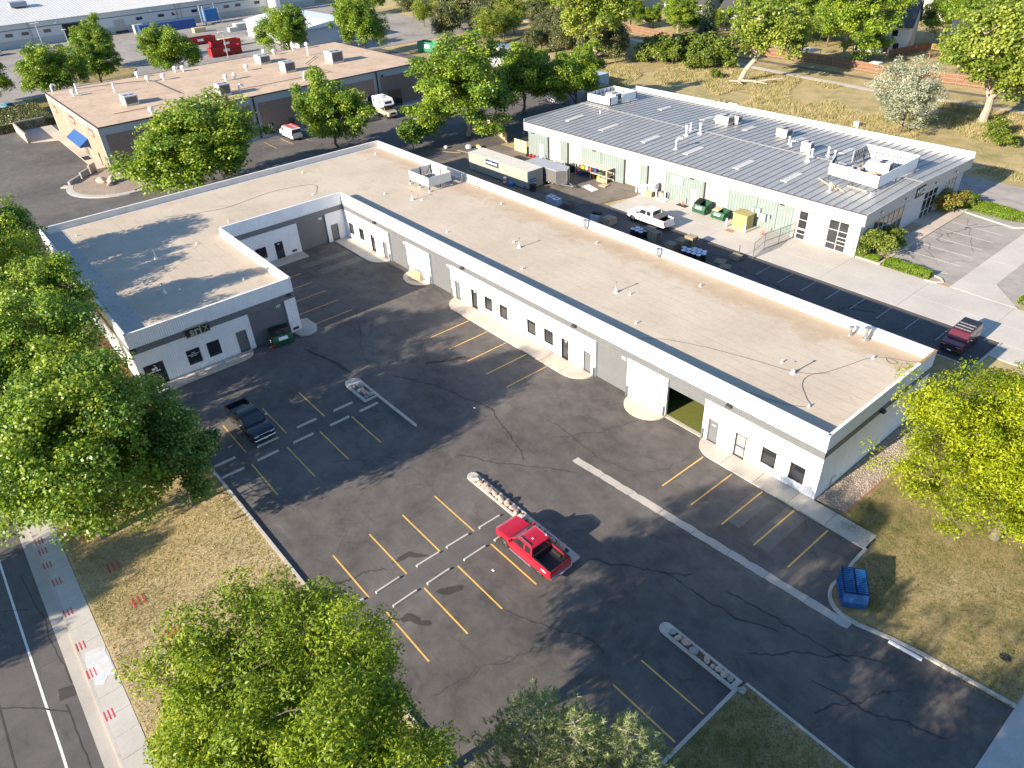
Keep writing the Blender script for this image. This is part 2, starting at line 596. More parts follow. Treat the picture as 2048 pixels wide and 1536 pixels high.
def wiggle(a, b, n=14, amp=0.12, seed=0):
    r = random.Random(seed)
    P = []
    ax, ay = a; bx, by = b
    L = math.hypot(bx - ax, by - ay)
    px, py = -(by - ay) / L, (bx - ax) / L
    o = 0
    for i in range(n + 1):
        t = i / n
        o += r.uniform(-amp, amp)
        k = o * math.sin(math.pi * t) ** 0.5 if 0 < t < 1 else 0
        P.append((ax + (bx - ax) * t + px * k, ay + (by - ay) * t + py * k))
    return P


m_stain = mat_asphalt('oil_stained_asphalt', (0.040, 0.037, 0.034), (0.070, 0.064, 0.058), crack=0)
crk = [((-7.5, -21.9), (-1.2, -19.6), 0.10), ((-4.9, -24.6), (-3.9, -21.2), 0.07), ((-5.6, -28.6), (-4.3, -23.4), 0.07),
       ((-21, -15.2), (-13.2, -9.9), 0.16), ((-17.6, -8.5), (-14.4, -1.8), 0.08), ((-34, -13), (-23, -9.5), 0.30), ((-24, -9.6), (-17, -12.0), 0.22),
       ((-33.6, -9.2), (-31.2, -6.2), 0.55), ((-47, -9.3), (-37, -13.4), 0.12), ((-43, -16.5), (-37.5, -15.6), 0.4), ((-30.4, -29.5), (-24, -27.6), 0.08),
       ((-27, -23), (-23.8, -18.6), 0.09), ((-6.8, -15.2), (-1.5, -11.2), 0.30), ((-3.2, -12.6), (4.6, -11.0), 0.35), ((0.6, -10.8), (8.2, -9.8), 0.30),
       ((4.0, -13.6), (9.6, -8.4), 0.28), ((7.3, -12.4), (13.6, -10.2), 0.22), ((8.5, -14.0), (11.2, -9.2), 0.18), ((-9.8, -6.2), (-8.6, -2.4), 0.07),
       ((-20.5, -7.4), (-10.4, -6.7), 0.10), ((-56, -9), (-46, -4.5), 0.10), ((-60, -10.5), (-52, -7.5), 0.09), ((-16.5, -28.9), (-14.8, -25.5), 0.25),
       ((-15.2, -24.6), (-14.4, -22.9), 0.55), ((-11.4, -23.9), (-10.2, -22.6), 0.5), ((-10.9, -27), (-9.9, -25.6), 0.6), ((-1.5, -28.6), (3.6, -23.2), 0.2)]
for i, (a, b, w) in enumerate(crk):
    r = random.Random(i + 50)
    if w >= 0.4:      # irregular tar blotch
        cx, cy, dx, dy = (a[0] + b[0]) / 2, (a[1] + b[1]) / 2, b[0] - a[0], b[1] - a[1]
        L_ = math.hypot(dx, dy); ux, uy = dx / L_, dy / L_
        ph = [r.uniform(0, 6.28) for _ in range(3)]
        Q = []
        for k in range(28):
            t = 6.2832 * k / 28
            q = 1 + .22 * math.sin(2 * t + ph[0]) + .16 * math.sin(3 * t + ph[1]) + .10 * math.sin(7 * t + ph[2])
            e, f_ = L_ / 2 * q * math.cos(t), w * .55 * q * math.sin(t) + .18 * math.sin(2.3 * math.cos(t) + ph[0])
            Q.append((cx + ux * e - uy * f_, cy + uy * e + ux * f_))
        MB().sheet(Q, 0.004).build("tar_blotch", m_stain, lot)
        continue
    P = wiggle(a, b, 26, 0.16, i)
    ws = [min(.2, w) * r.uniform(0.3, .9) for _ in P]
    ws[0] = ws[-1] = 0.02
    ribbon(MB(), P, ws, 0.004).build("tar_seal_strip", m_seal, lot)
# smoothed overlay lane between the two rows of stalls
MB().sheet([(-13.62, -30.0), (-12.2, -30.0), (-12.2, -16.6), (-13.62, -16.6)], 0.0025).build("asphalt_overlay", mat_asphalt("overlay_asphalt", (0.085, 0.079, 0.074), (0.135, 0.125, 0.115), crack=0), lot)

# ---- valley gutter across the lot (slabs)
g = root_struct("valley_gutter", (-14.4, -9, 0))
pts = [(-14.45, -9.0)] + [(-14.45 + 21.4 * i / 8, -9.0 + 1.35 * i / 8) for i in range(1, 9)]
for i in range(8):
    (xa, ya), (xb, yb) = pts[i], pts[i + 1]
    mb = MB()
    Lp = []; Rp = []
    r = random.Random(i)
    for k in range(7):
        t = (k + (0.03 if k == 0 else -0.03 if k == 6 else 0)) / 6
        x, y = xa + (xb - xa) * t, ya + (yb - ya) * t
        Lp.append((x, y + 0.31 + r.uniform(-.05, .05), 0.012)); Rp.append((x, y - 0.31 + r.uniform(-.04, .04), 0.012))
    mb.add(Lp + Rp, [(k + 7, k + 8, k + 1, k) for k in range(6)])
    mb.build("gutter_slab", m_conc, g)

# ---- kerbs
def kerb(pts, w=0.16, h=0.14, z0=-0.02, name="kerb", mat=m_kerb):
    mb = MB()
    L, R = stroke(pts, w)
    n = len(L)
    vs = [(p.x, p.y, z0) for p in L] + [(p.x, p.y, h) for p in L] + [(p.x, p.y, h) for p in R] + [(p.x, p.y, z0) for p in R]
    fs = []
    for i in range(n - 1):
        for k in range(3):
            fs.append((k * n + i, k * n + i + 1, (k + 1) * n + i + 1, (k + 1) * n + i))
    fs += [(0, n, 2 * n, 3 * n), (n - 1, 4 * n - 1, 3 * n - 1, 2 * n - 1)]
    mb.add(vs, fs)
    return struct(name, mb, mat)


def arc(cx, cy, r, a0, a1, n=10):
    return [(cx + r * math.cos(math.radians(a0 + (a1 - a0) * i / n)), cy + r * math.sin(math.radians(a0 + (a1 - a0) * i / n))) for i in range(n + 1)]


kerb([(-46.8, -30.45)] + [(-46.8 + 3 * i, -30.45 + 0.012 * 3 * i) for i in range(1, 18)], 0.2, 0.16)
kerb([(5.05, -29.6), (5.05, -22.5), (5.05, -15.75)], 0.2, 0.14)
kerb([(5.2, -15.2), (10, -15.2), (15.1, -15.2)], 0.17, 0.14)
kerb([(4.62, -1.55), (4.66, -3.2)] + arc(6.5, -5.6, 1.75, 160, 262, 10) + [(7.2, -7.28), (8.9, -6.78), (10.6, -6.48), (15.1, -6.0)], 0.2, 0.15)
# ---- lawns
kp = [(4.72, -1.5), (4.76, -3.2)] + arc(6.5, -5.6, 1.65, 160, 262, 10) + [(7.2, -7.18), (8.9, -6.68), (10.6, -6.38), (15.1, -5.9)]
lawn_right = struct("lawn", MB().prism(kp + [(15.1, 24.3), (0.45, 24.3), (0.45, 19.0), (2.0, 18.0), (2.4, 15.5), (2.0, 0.55), (4.72, -0.3)], -0.05, 0.11), m_green)
struct("lawn", MB().prism([(5.15, -15.28), (15.1, -15.28), (15.1, -41), (5.15, -41)], -0.05, 0.11), m_green)
verge = struct("verge_lawn", MB().prism([(-46.9, -30.53), (5.0, -29.95), (5.0, -41.1), (-92, -41.1), (-92, -32.5), (-47.6, -32.5)], -0.05, 0.12), m_dry)
struct("mulch_bed", MB().prism([(-92, -32.5), (-46.9, -32.5), (-46.9, -30.75), (-92, -30.75)], -0.05, 0.10), m_mulch)
struct("gravel_bed", MB().prism([(0.06, 0.25), (2.0, 0.55), (2.4, 15.5), (2.0, 18.0), (0.45, 19.0), (0.06, 15.2)], -0.05, 0.09), m_gravel)
struct("brick_edging", ribbon(MB(), [(2.06, 0.5), (2.2, 5), (2.46, 15.5)], 0.1, 0.0, 0.13), M("red_edging", (0.33, 0.12, 0.07), 0.85, var=0.25, scale=8))

# ---- street side: gutter pan, kerb, sidewalk slabs, lines
struct("gutter_pan", MB().sheet([(-200, -43.25), (17, -43.25), (17, -42.55), (-200, -42.55)], 0.006), m_conc)
kerb([(-200, -42.48), (-60, -42.48), (17, -42.48)], 0.15, 0.13)
sw = root_struct("sidewalk", (-30, -41.7, 0))
slab = MB().box(-0.742, 0.742, -0.64, 0.64, -0.1, 0.135).mesh("pavement_slab", m_conc_pale)
for i in range(74):
    link("pavement_slab", slab, sw, (-62 + 1.5 * i, -41.76 + 41.7, random.uniform(-0.006, 0.004)))
rd = bpy.data.objects["street"]
ribbon(MB(), [(-200, -44.75)] + [(-60 + 4 * i, -44.75 + random.uniform(-.02, .02)) for i in range(19)], 0.13, 0.006).build("edge_line", m_wpaint, rd)
ribbon(MB(), [(-200, -46.9), (17, -46.75)], 0.1, 0.005).build("tar_joint", m_seal, rd)
for i, (a, b, w) in enumerate([((-31, -43.9), (-24.4, -43.6), 0.06), ((-24.4, -43.6), (-20, -43.3), 0.05), ((-21.7, -47.5), (-18.2, -43.9), 0.08), ((-18.8, -43.9), (-12, -43.5), 0.07), ((-30, -47.4), (-27.5, -44.1), 0.05)]):
    ribbon(MB(), wiggle(a, b, 14, 0.07, i + 80), w, 0.006).build("tar_seal_strip", m_seal, rd)
MB().sheet([(-20.1, -44.0), (-19.2, -44.1), (-19.0, -43.3), (-19.8, -43.25)], 0.007).build("tar_patch", m_seal, rd)
MB().sheet([(-21.5, -42.2), (-20.6, -42.35), (-19.7, -42.25), (-18.8, -42.3), (-18.5, -41.9), (-18.95, -41.6), (-18.8, -41.2), (-19.9, -41.15), (-20.7, -41.25), (-21.2, -41.15), (-21.35, -41.6)], 0.137 + 0.004).build("paint_patch", M("whitewash", (0.58, 0.585, 0.575), 0.8, var=0.15, scale=5, space='w', dirt=((0.47, 0.43, 0.37), 2.5, 1.0)), sw)
for k, (x, y) in enumerate([(-32.2, -42.3), (-30.6, -42.35), (-28.6, -42.2), (-25.4, -42.25), (-22.2, -42.3), (-19.8, -42.3), (-16.4, -42.25), (-33.4, -42.3)]):
    mb = MB()
    for j in range(3):
        mb.box(x + 0.02 * j - 0.35, x + 0.02 * j + 0.35, y - 0.2 + 0.2 * j, y - 0.14 + 0.2 * j, 0.140, 0.144)
    mb.build("utility_mark", m_redpaint, sw)
for k, (x, y) in enumerate([(-31.6, -39.6), (-27.4, -39.0), (-23.3, -38.6), (-19.4, -37.7)]):
    mb = MB()
    for j in range(3):
        for q in range(9):
            mb.box(x - 0.42 + 0.1 * q + random.uniform(-.02, .02), x - 0.35 + 0.1 * q, y - 0.32 + 0.3 * j, y - 0.24 + 0.3 * j + random.uniform(-.03, .03), 0.10, 0.125 + random.uniform(.03, .07))
    mb.build("utility_mark", m_redpaint, verge)
struct("cross_sidewalk", MB().box(15.1, 17.3, -41, 24, -0.06, 0.05), mat_concrete("grey_walk", (0.40, 0.39, 0.37), amt=0.3))

# ---- concrete aprons behind
ap = root_struct("concrete_apron", (-30, 34, 0))
def slab_grid(root, xs, ys, z, mat, name="concrete_slab", gap=0.012, skew=0.0):
    for i in range(len(xs) - 1):
        for j in range(len(ys) - 1):
            x0, x1, y0, y1 = xs[i] + gap, xs[i + 1] - gap, ys[j] + gap, ys[j + 1] - gap
            dz = random.uniform(-0.003, 0.003)
            MB().prism([(x0 + skew * (y0 - ys[0]), y0), (x1 + skew * (y0 - ys[0]), y0), (x1 + skew * (y1 - ys[0]), y1), (x0 + skew * (y1 - ys[0]), y1)], -0.05, z + dz).build(name, mat, root)
slab_grid(ap, [-48.2, -40.6, -33.0, -25.6, -17.9, -9.4, -1.4, 6.0, 14.5], [30.2, 33.6, 37.72], 0.016, m_conc_pale)
slab_grid(ap, [-7.6, -4.6], [37.9, 47.0, 56.0, 65], 0.012, m_conc_pale, skew=0.0)
slab_grid(ap, [4.6, 9.2, 14.5], [24.4, 27.3, 30.2], 0.016, m_conc_pale)
slab_grid(ap, [0.3, 4.6], [27.3, 30.2], 0.016, m_conc_pale)
MB().prism([(-5.6, 37.8), (-1.2, 37.8), (-5.0, 42)], -0.05, 0.011).build("concrete_slab", m_conc_pale, ap)

rdv = bpy.data.objects["rear_drive"]
m_worn = M("worn_white_paint", (0.40, 0.39, 0.37), 0.8, var=0.2, scale=1.5, space="w", dirt=((0.12, 0.115, 0.11), 6.0, 0.95))
for x in (-23.0, -20.3, -17.6, -14.9, -12.2, -9.5, -6.7, -3.9): stripe(x, 26.6, x, 29.5, 0.085, m_worn, rdv)
for i, (a, b, w) in enumerate([((-27, 27), (-19, 24), 0.14), ((-21, 23), (-20.2, 29.8), 0.12), ((-20.5, 26), (-17.2, 25.2), 0.25), ((-12.6, 24), (-12, 29.5), 0.2), ((-12.3, 26.5), (-10, 27.5), 0.3), ((-8, 23), (-6.2, 28.5), 0.12),
                               ((-33, 25), (-31, 29.8), 0.15), ((-30, 27), (-26, 28.5), 0.2), ((-29, 24), (-24, 25.6), 0.25), ((-47, 29.6), (-38, 29.8), 0.12), ((-60, 27.5), (-49, 28.2), 0.16)]):
    ribbon(MB(), wiggle(a, b, 14, 0.2, i + 20), w, 0.006).build("tar_seal_strip", m_seal, rdv)
m_tarpale = mat_asphalt('pale_tar', (0.15, 0.138, 0.125), (0.24, 0.22, 0.195), crack=0)
spl = bpy.data.objects["side_parking_lot"]
for y in (40.5, 43.3, 46.2, 49.0, 51.8, 54.6): stripe(-14.75, y, -8.95, y, 0.09, m_wpaint, spl)
for i, (a, b, w) in enumerate([((-14, 57), (-9.4, 47.8), 0.14), ((-13, 54), (-10, 57.5), 0.35), ((-12.4, 56), (-13, 50), 0.3), ((-14.6, 46.5), (-9.0, 41), 0.12), ((-14.3, 47), (-11.5, 45.6), 0.3), ((-14, 50.4), (-12, 48.6), 0.4), ((-8.6, 58), (-4, 55), 0.3), ((-17, 68), (2, 62), 0.15), ((-14.6, 43), (-13.2, 41.8), 0.5)]):
    ribbon(MB(), wiggle(a, b, 14, 0.25, i + 40), w * .6, 0.005).build("tar_seal_strip", m_tarpale, spl)

# bronco stall kerb
kerb([(0.35, 30.0), (0.30, 26), (0.25, 24.2)], 0.16, 0.13)
kerb([(0.25, 24.2), (-3.5, 24.2)], 0.12, 0.13)
struct("rear_planting_strip", MB().prism([(-4.2, 15.2), (0.25, 15.2), (0.25, 24.1), (-4.2, 24.1)], -0.05, 0.09), m_green)

# ---- wheel stops
ws_mesh = MB().add([(-0.09, -0.9, 0), (0.09, -0.9, 0), (0.09, 0.9, 0), (-0.09, 0.9, 0), (-0.06, -0.87, 0.13), (0.06, -0.87, 0.13), (0.06, 0.87, 0.13), (-0.06, 0.87, 0.13)],
                   [(0, 3, 2, 1), (4, 5, 6, 7), (0, 1, 5, 4), (1, 2, 6, 5), (2, 3, 7, 6), (3, 0, 4, 7)]).mesh("wheel_stop", m_kerb)
WS = [(-32.85, -22.1, 'U'), (-32.8, -18.7, 'U'), (-32.75, -29.2, 'U'), (-32.75, -25.6, 'B'),
      (-31.2, -19.9, 'V'), (-31.2, -17.1, 'V'), (-31.2, -23.2, 'V'), (-31.15, -26.3, 'V'), (-31.05, -29.2, 'V'),
      (-13.85, -28.7, 'A'), (-13.75, -26.1, 'A'), (-13.78, -23.0, 'A'), (-13.77, -20.6, 'A'), (-13.68, -17.9, 'A'),
      (-12.13, -28.9, 'C'), (-12.13, -25.85, 'C'), (-12.14, -23.3, 'C'), (-12.12, -20.4, 'C'), (-12.1, -17.85, 'R')]
WL = {'U': ('concrete wheel stop in the stall row where the black pickup is parked', 'wheel stops in the black pickup row'),
      'B': ('concrete wheel stop under the front bumper of the black pickup', None),
      'V': ('concrete wheel stop in the row back to back with the black pickup row', 'wheel stops facing the black pickup row'),
      'A': ('sunlit concrete wheel stop in the row beyond the overlay lane from the red pickup', 'wheel stops across the lane from the red pickup'),
      'C': ('sunlit concrete wheel stop in the empty stalls beside the red pickup', 'wheel stops beside the red pickup'),
      'R': ('concrete wheel stop under the nose of the red pickup', None)}
for x, y, k in WS:
    o = link("wheel_stop", ws_mesh, None, (x, y, 0.0), (0, 0, random.uniform(-0.025, 0.025)))
    tag(o, WL[k][0], "wheel stop", WL[k][1])
one("wheel_stop", MB().box(8.9, 10.7, -7.02, -6.85, 0.0, 0.14), m_coping, "pale wheel stop lying against the driveway kerb near the blue dumpster", "wheel stop", bevel=0.02).rotation_euler = (0, 0, 0.11)

# ---- islands with boulders
m_rockA = M("tan_boulder", (0.46, 0.36, 0.27), 0.9, var=0.3, scale=2.5, bumps=0.6, bscale=9)
m_rockB = M("pink_boulder", (0.42, 0.30, 0.24), 0.9, var=0.3, scale=2.5, bumps=0.6, bscale=9)
m_rockC = M("grey_boulder", (0.30, 0.28, 0.26), 0.9, var=0.3, scale=2.5, bumps=0.6, bscale=9)


def rock_mesh(seed, mat):
    r = random.Random(seed)
    bm = bmesh.new()
    bmesh.ops.create_icosphere(bm, subdivisions=2, radius=1.0)
    ph = [(Vector((r.gauss(0, 1), r.gauss(0, 1), r.gauss(0, 1))).normalized(), r.uniform(0.55, 0.9)) for _ in range(9)]
    for v in bm.verts:
        p = v.co.copy()
        for n, d in ph:
            t = p.dot(n) - d
            if t > 0: p -= n * t * 0.85
        v.co = p * r.uniform(0.96, 1.04)
    for f in bm.faces: f.smooth = False
    me = bpy.data.meshes.new("boulder"); bm.to_mesh(me); bm.free()
    me.materials.append(mat)
    return me


ROCKS = [rock_mesh(i, (m_rockA, m_rockB, m_rockC)[i % 3]) for i in range(9)]


def boulder(x, y, z, sx, sy, sz, label, group, k=None):
    k = random.randrange(9) if k is None else k
    label = label.replace("boulder", ("tan", "pinkish", "grey")[k % 3] + " boulder", 1)
    o = link("boulder", ROCKS[k], None, (x, y, z + sz * 0.55), (random.uniform(-.2, .2), random.uniform(-.2, .2), random.uniform(0, 6.3)), (sx, sy, sz))
    tag(o, label, "boulder", group)


def island(x0, x1, y0, y1, name_label, inner, nose=0.45):
    "kerbed island with rounded nose at x0; inner = (ix0,ix1,iy0,iy1) planting hole"
    root = thing("traffic_island", name_label, "traffic island", ((x0 + x1) / 2, (y0 + y1) / 2, 0))
    ix0, ix1, iy0, iy1 = inner
    h = 0.15
    outer_n = [(x0 + nose - nose * math.cos(t), (y0 + y1) / 2 + (y1 - y0) / 2 * math.sin(t)) for t in [-math.pi / 2 + math.pi * k / 10 for k in range(11)]]
    MB().prism(outer_n + [(ix0, y1), (ix0, y0)], -0.02, h).build("nose", m_kerb, root)
    MB().box(ix0, ix1, y0, iy0, -0.02, h - 0.002).build("kerb_edge", m_kerb, root)
    MB().box(ix0, ix1, iy1, y1, -0.02, h - 0.002).build("kerb_edge", m_kerb, root)
    MB().prism([(ix1, y0), (x1, y0)] + [(x1, y1), (ix1, y1)], -0.02, h).build("end_kerb", m_kerb, root)
    MB().sheet([(ix0, iy0), (ix1, iy0), (ix1, iy1), (ix0, iy1)], 0.05).build("soil", m_soil, root)
    return root


i1 = island(-36.0, -32.05, -17.0, -15.55, "short kerbed island with rounded nose and few boulders, long kerb tail", (-34.9, -32.2, -16.78, -15.78), 0.7)
ribbon(MB(), [(-32.05, -15.66), (-29, -15.62), (-26.35, -15.6), (-26.15, -15.6)], [0.2, 0.2, 0.2, 0.08], -0.02, 0.148).build("kerb_tail", m_kerb, i1)
for x, y, a, b, c, k in [(-34.4, -16.1, .5, .32, .22, 2), (-34.6, -16.55, .25, .2, .15, 1), (-33.75, -16.4, .42, .28, .18, 0), (-33.1, -16.3, .4, .3, .2, 4), (-32.6, -16.1, .42, .3, .2, 2), (-32.55, -16.55, .28, .2, .14, 5)]:
    boulder(x, y, 0.05, a, b, c, "boulder in shade in the short island with the kerb tail", "boulders in the short island", k)
i2 = island(-18.55, -7.2, -16.35, -15.55, "long narrow kerbed island filled with sunlit boulders beside the red pickup", (-17.95, -8.0, -16.2, -15.7), 0.4)
x = -17.7
while x < -8.2:
    s = random.uniform(0.2, 0.36)
    boulder(x, -15.95 + random.uniform(-.08, .08), 0.05, s * 1.15, min(s, .27), s * random.uniform(.6, .9), "boulder among the row in the long island beside the red pickup", "boulders in the long island", None)
    x += s * 1.7
i3 = island(-0.35, 5.0, -16.05, -15.25, "kerbed island of scattered boulders at the driveway mouth", (0.35, 4.7, -15.88, -15.42), 0.4)
for x, a in [(0.5, .24), (0.95, .22), (1.45, .28), (2.05, .3), (2.9, .24), (3.35, .16), (3.7, .2), (4.1, .22), (4.45, .2)]:
    boulder(x, -15.65 + random.uniform(-.05, .05), 0.05, a * 1.1, a, a * .75, "boulder in shade in the island at the driveway mouth", "boulders in the driveway island", None)
boulder(5.3, -15.75, 0.1, .28, .26, .2, "boulder, round, at the lawn corner beyond the end of the driveway island", None, 2)
# ================================================================ MAIN L-SHAPED BUILDING
H, RZ = 5.8, 5.0
X0, XB, YD, YR, X1, YL = -65.1, -80.7, 14.86, -15.14, -47.5, -30.65


def mat_roof():
    m, nt, b = nodes("roof_membrane")
    p = wpos(nt)
    sep = nt.nodes.new("ShaderNodeSeparateXYZ"); nt.links.new(p, sep.inputs[0])
    f = math_n(nt, 'ADD', math_n(nt, 'MULTIPLY', noise(nt, p, 0.16, 5, 0.6, 0.5), 0.6), math_n(nt, 'MULTIPLY', noise(nt, p, 2.2, 6, 0.7), 0.4))
    c = ramp(nt, f, [(0.34, (0.44, 0.365, 0.275)), (0.66, (0.56, 0.48, 0.375))])
    # seams every 1.05 m along the roof, broken up by noise
    w = math_n(nt, 'FRACT', math_n(nt, 'ADD', math_n(nt, 'MULTIPLY', sep.outputs[1], 0.95), math_n(nt, 'MULTIPLY', noise(nt, p, 0.7, 3), 0.10)))
    seam = ramp(nt, w, [(0.0, (1, 1, 1)), (0.05, (0, 0, 0)), (0.95, (0, 0, 0)), (1.0, (0.4, 0.4, 0.4))])
    mp = nt.nodes.new("ShaderNodeMapping"); mp.inputs["Scale"].default_value = (0.35, 1.2, 1)
    nt.links.new(p, mp.inputs[0])
    msk = ramp(nt, noise(nt, mp.outputs[0], 0.9, 4, 0.6), [(0.46, (0, 0, 0)), (0.62, (1, 1, 1))])
    c = mixc(nt, math_n(nt, 'MULTIPLY', math_n(nt, 'MULTIPLY', seam, msk), 0.5), c, (0.30, 0.23, 0.15))
    w2 = math_n(nt, 'FRACT', math_n(nt, 'MULTIPLY', sep.outputs[0], 0.145))
    s2 = ramp(nt, w2, [(0.0, (1, 1, 1)), (0.008, (0, 0, 0))])
    c = mixc(nt, math_n(nt, 'MULTIPLY', s2, 0.25), c, (0.25, 0.19, 0.13))
    # ponding stains
    st = noise(nt, p, 0.28, 6, 0.65, 1.2)
    c = mixc(nt, math_n(nt, 'MULTIPLY', ramp(nt, st, [(0.60, (0, 0, 0)), (0.63, (1, 1, 1)), (0.70, (0.35, 0.35, 0.35))]), 0.22), c, (0.30, 0.22, 0.14))
    # silt along the rear drainage edge
    e = math_n(nt, 'ADD', math_n(nt, 'MULTIPLY', sep.outputs[1], 0.33), math_n(nt, 'MULTIPLY', noise(nt, p, 0.35, 5, 0.6, 0.8), 2.2))
    silt = ramp(nt, math_n(nt, 'SUBTRACT', e, 4.75), [(0.0, (0, 0, 0)), (0.5, (1, 1, 1)), (1.0, (0.6, 0.6, 0.6))])
    c = mixc(nt, math_n(nt, 'MULTIPLY', silt, 0.5), c, (0.36, 0.24, 0.12))
    nt.links.new(c, b.inputs["Base Color"])
    b.inputs["Roughness"].default_value = 0.8
    b.inputs["Specular IOR Level"].default_value = 0.25
    bump(nt, b, math_n(nt, 'ADD', math_n(nt, 'MULTIPLY', seam, 0.6), noise(nt, p, 1.1, 4)), 0.35, 0.05)
    return m


m_roof = mat_roof()
m_wallsmooth = M("white_painted_wall", (0.74, 0.76, 0.79), 0.6, var=0.05, scale=1.3, space='w', dirt=((0.60, 0.60, 0.60), 3.0, 0.3), bumps=0.15, bscale=14)

b1 = thing("commercial_building", "long L-shaped single-storey building of white ribbed siding with grey band and tan flat roof", "building", (-40, 0, 0))

PITCH_R = 0.2
PROF = [(0.0, 0.0), (0.085, 0.0), (0.105, -0.034), (0.18, -0.034)]


def ribbed(mb, org, u, n, u0, u1, z0, z1, pitch=PITCH_R, prof=PROF):
    "ribbed sheet between u0,u1 and z0,z1 on plane through org; ribs vertical; n outward"
    pts = [u0]
    k = math.floor(u0 / pitch) - 1
    while k * pitch < u1:
        for a, d in prof:
            t = k * pitch + a
            if u0 < t < u1: pts.append(t)
        k += 1
    pts.append(u1)

    def depth(t):
        r = t % pitch
        for i in range(len(prof)):
            a0, d0 = prof[i]; a1, d1 = prof[i + 1] if i + 1 < len(prof) else (pitch, prof[0][1])
            if a0 <= r <= a1: return d0 + (d1 - d0) * (r - a0) / max(1e-6, a1 - a0)
        return 0
    V = []
    for t in pts:
        d = depth(t + 1e-6)
        x = org[0] + u[0] * t + n[0] * d; y = org[1] + u[1] * t + n[1] * d
        V += [(x, y, z0), (x, y, z1)]
    m = len(pts)
    mb.add(V, [(2 * i, 2 * i + 2, 2 * i + 3, 2 * i + 1) for i in range(m - 1)])


def facade(root, org, u, n, L, opens, zlow=3.72, zband=4.32, ztop=H - 0.03, rib=True, mat=m_white, band=m_band, reveal=0.22):
    low = MB(); upm = MB(); bd = MB(); rev = MB()

    def pt(t, d, z): return (org[0] + u[0] * t + n[0] * d, org[1] + u[1] * t + n[1] * d, z)

    def panel(mb, a, b, z0, z1):
        if rib: ribbed(mb, org, u, n, a, b, z0, z1)
        else: mb.add([pt(a, 0, z0), pt(b, 0, z0), pt(b, 0, z1), pt(a, 0, z1)], [(0, 1, 2, 3)])
    cuts = sorted(set([0, L] + [e for o in opens for e in o[:2]]))
    for a, b in zip(cuts[:-1], cuts[1:]):
        zs = sorted([(o[2], o[3]) for o in opens if o[0] <= a + 1e-6 and o[1] >= b - 1e-6])
        z = 0.0
        for q0, q1 in zs:
            if q0 > z + 1e-4: panel(low, a, b, z, q0)
            z = q1
        if z < zlow - 1e-4: panel(low, a, b, z, zlow)
    panel(upm, 0, L, zband, ztop)
    # flat band, proud of the ribs
    bd.add([pt(0, 0.03, zlow), pt(L, 0.03, zlow), pt(L, 0.03, zband), pt(0, 0.03, zband),
            pt(0, -0.02, zlow), pt(L, -0.02, zlow), pt(L, -0.02, zband), pt(0, -0.02, zband)],
           [(0, 1, 2, 3), (4, 5, 1, 0), (3, 2, 6, 7)])
    for o in opens:
        a, b, q0, q1 = o[:4]
        d = -reveal
        rev = MB()
        rev.add([pt(a, 0.012, q0), pt(a, d, q0), pt(a, d, q1), pt(a, 0.012, q1)], [(0, 1, 2, 3)])
        rev.add([pt(b, 0.012, q0), pt(b, d, q0), pt(b, d, q1), pt(b, 0.012, q1)], [(3, 2, 1, 0)])
        rev.add([pt(a, 0.012, q1), pt(a, d, q1), pt(b, d, q1), pt(b, 0.012, q1)], [(0, 1, 2, 3)])
        if q0 > 0.05: rev.add([pt(a, 0.012, q0), pt(b, 0.012, q0), pt(b, d, q0), pt(a, d, q0)], [(0, 1, 2, 3)])
        rev.build("opening_trim", m_coping, root)
    low.build("lower_siding", mat, root)
    upm.build("upper_siding", mat, root)
    bd.build("grey_band", band, root)
    return pt


def rollup(root, pt, a, b, z0, z1, num=None, face='-y', setback=-0.2, mat=m_rollup, numside=1):
    mb = MB()
    z = z0; V = []
    zs = []
    while z < z1 - 1e-3:
        for dz, d in ((0, 0), (0.012, -0.02), (0.03, 0.0), (0.135, 0.0)):
            if z + dz < z1: zs.append((z + dz, d))
        z += 0.15
    zs.append((z1, 0))
    for z, d in zs: V += [pt(a, setback + d, z), pt(b, setback + d, z)]
    mb.add(V, [(2 * i, 2 * i + 1, 2 * i + 3, 2 * i + 2) for i in range(len(zs) - 1)])
    o = mb.build("rollup_door", mat, root)
    if num:
        x, y, z = pt(b - 0.62 if numside > 0 else a + 0.62, setback + 0.012, z1 - 0.42)
        letters(num, 0.36, m_lettw, o, (x, y, z), face, 0.006, 0.012, "door_number")
    return o


def steel_door(root, pt, a, b, z1=2.14, mat=m_gdoor, setback=-0.12):
    mb = MB()
    P = [pt(a, setback, 0.03), pt(b, setback, 0.03), pt(b, setback, z1), pt(a, setback, z1)]
    mb.add(P, [(0, 1, 2, 3)])
    o = mb.build("door", mat, root)
    fr = MB()
    fr.bar(pt(a + 0.03, setback + 0.03, 0), pt(a + 0.03, setback + 0.03, z1), 0.06)
    fr.bar(pt(b - 0.03, setback + 0.03, 0), pt(b - 0.03, setback + 0.03, z1), 0.06)
    fr.bar(pt(a, setback + 0.03, z1 - 0.03), pt(b, setback + 0.03, z1 - 0.03), 0.06)
    fr.build("door_frame", mat, o)
    h = MB(); h.bar(pt(b - 0.14, setback + 0.05, 1.0), pt(b - 0.14, setback + 0.05, 1.12), 0.05); h.build("handle", m_metal, o)
    return o


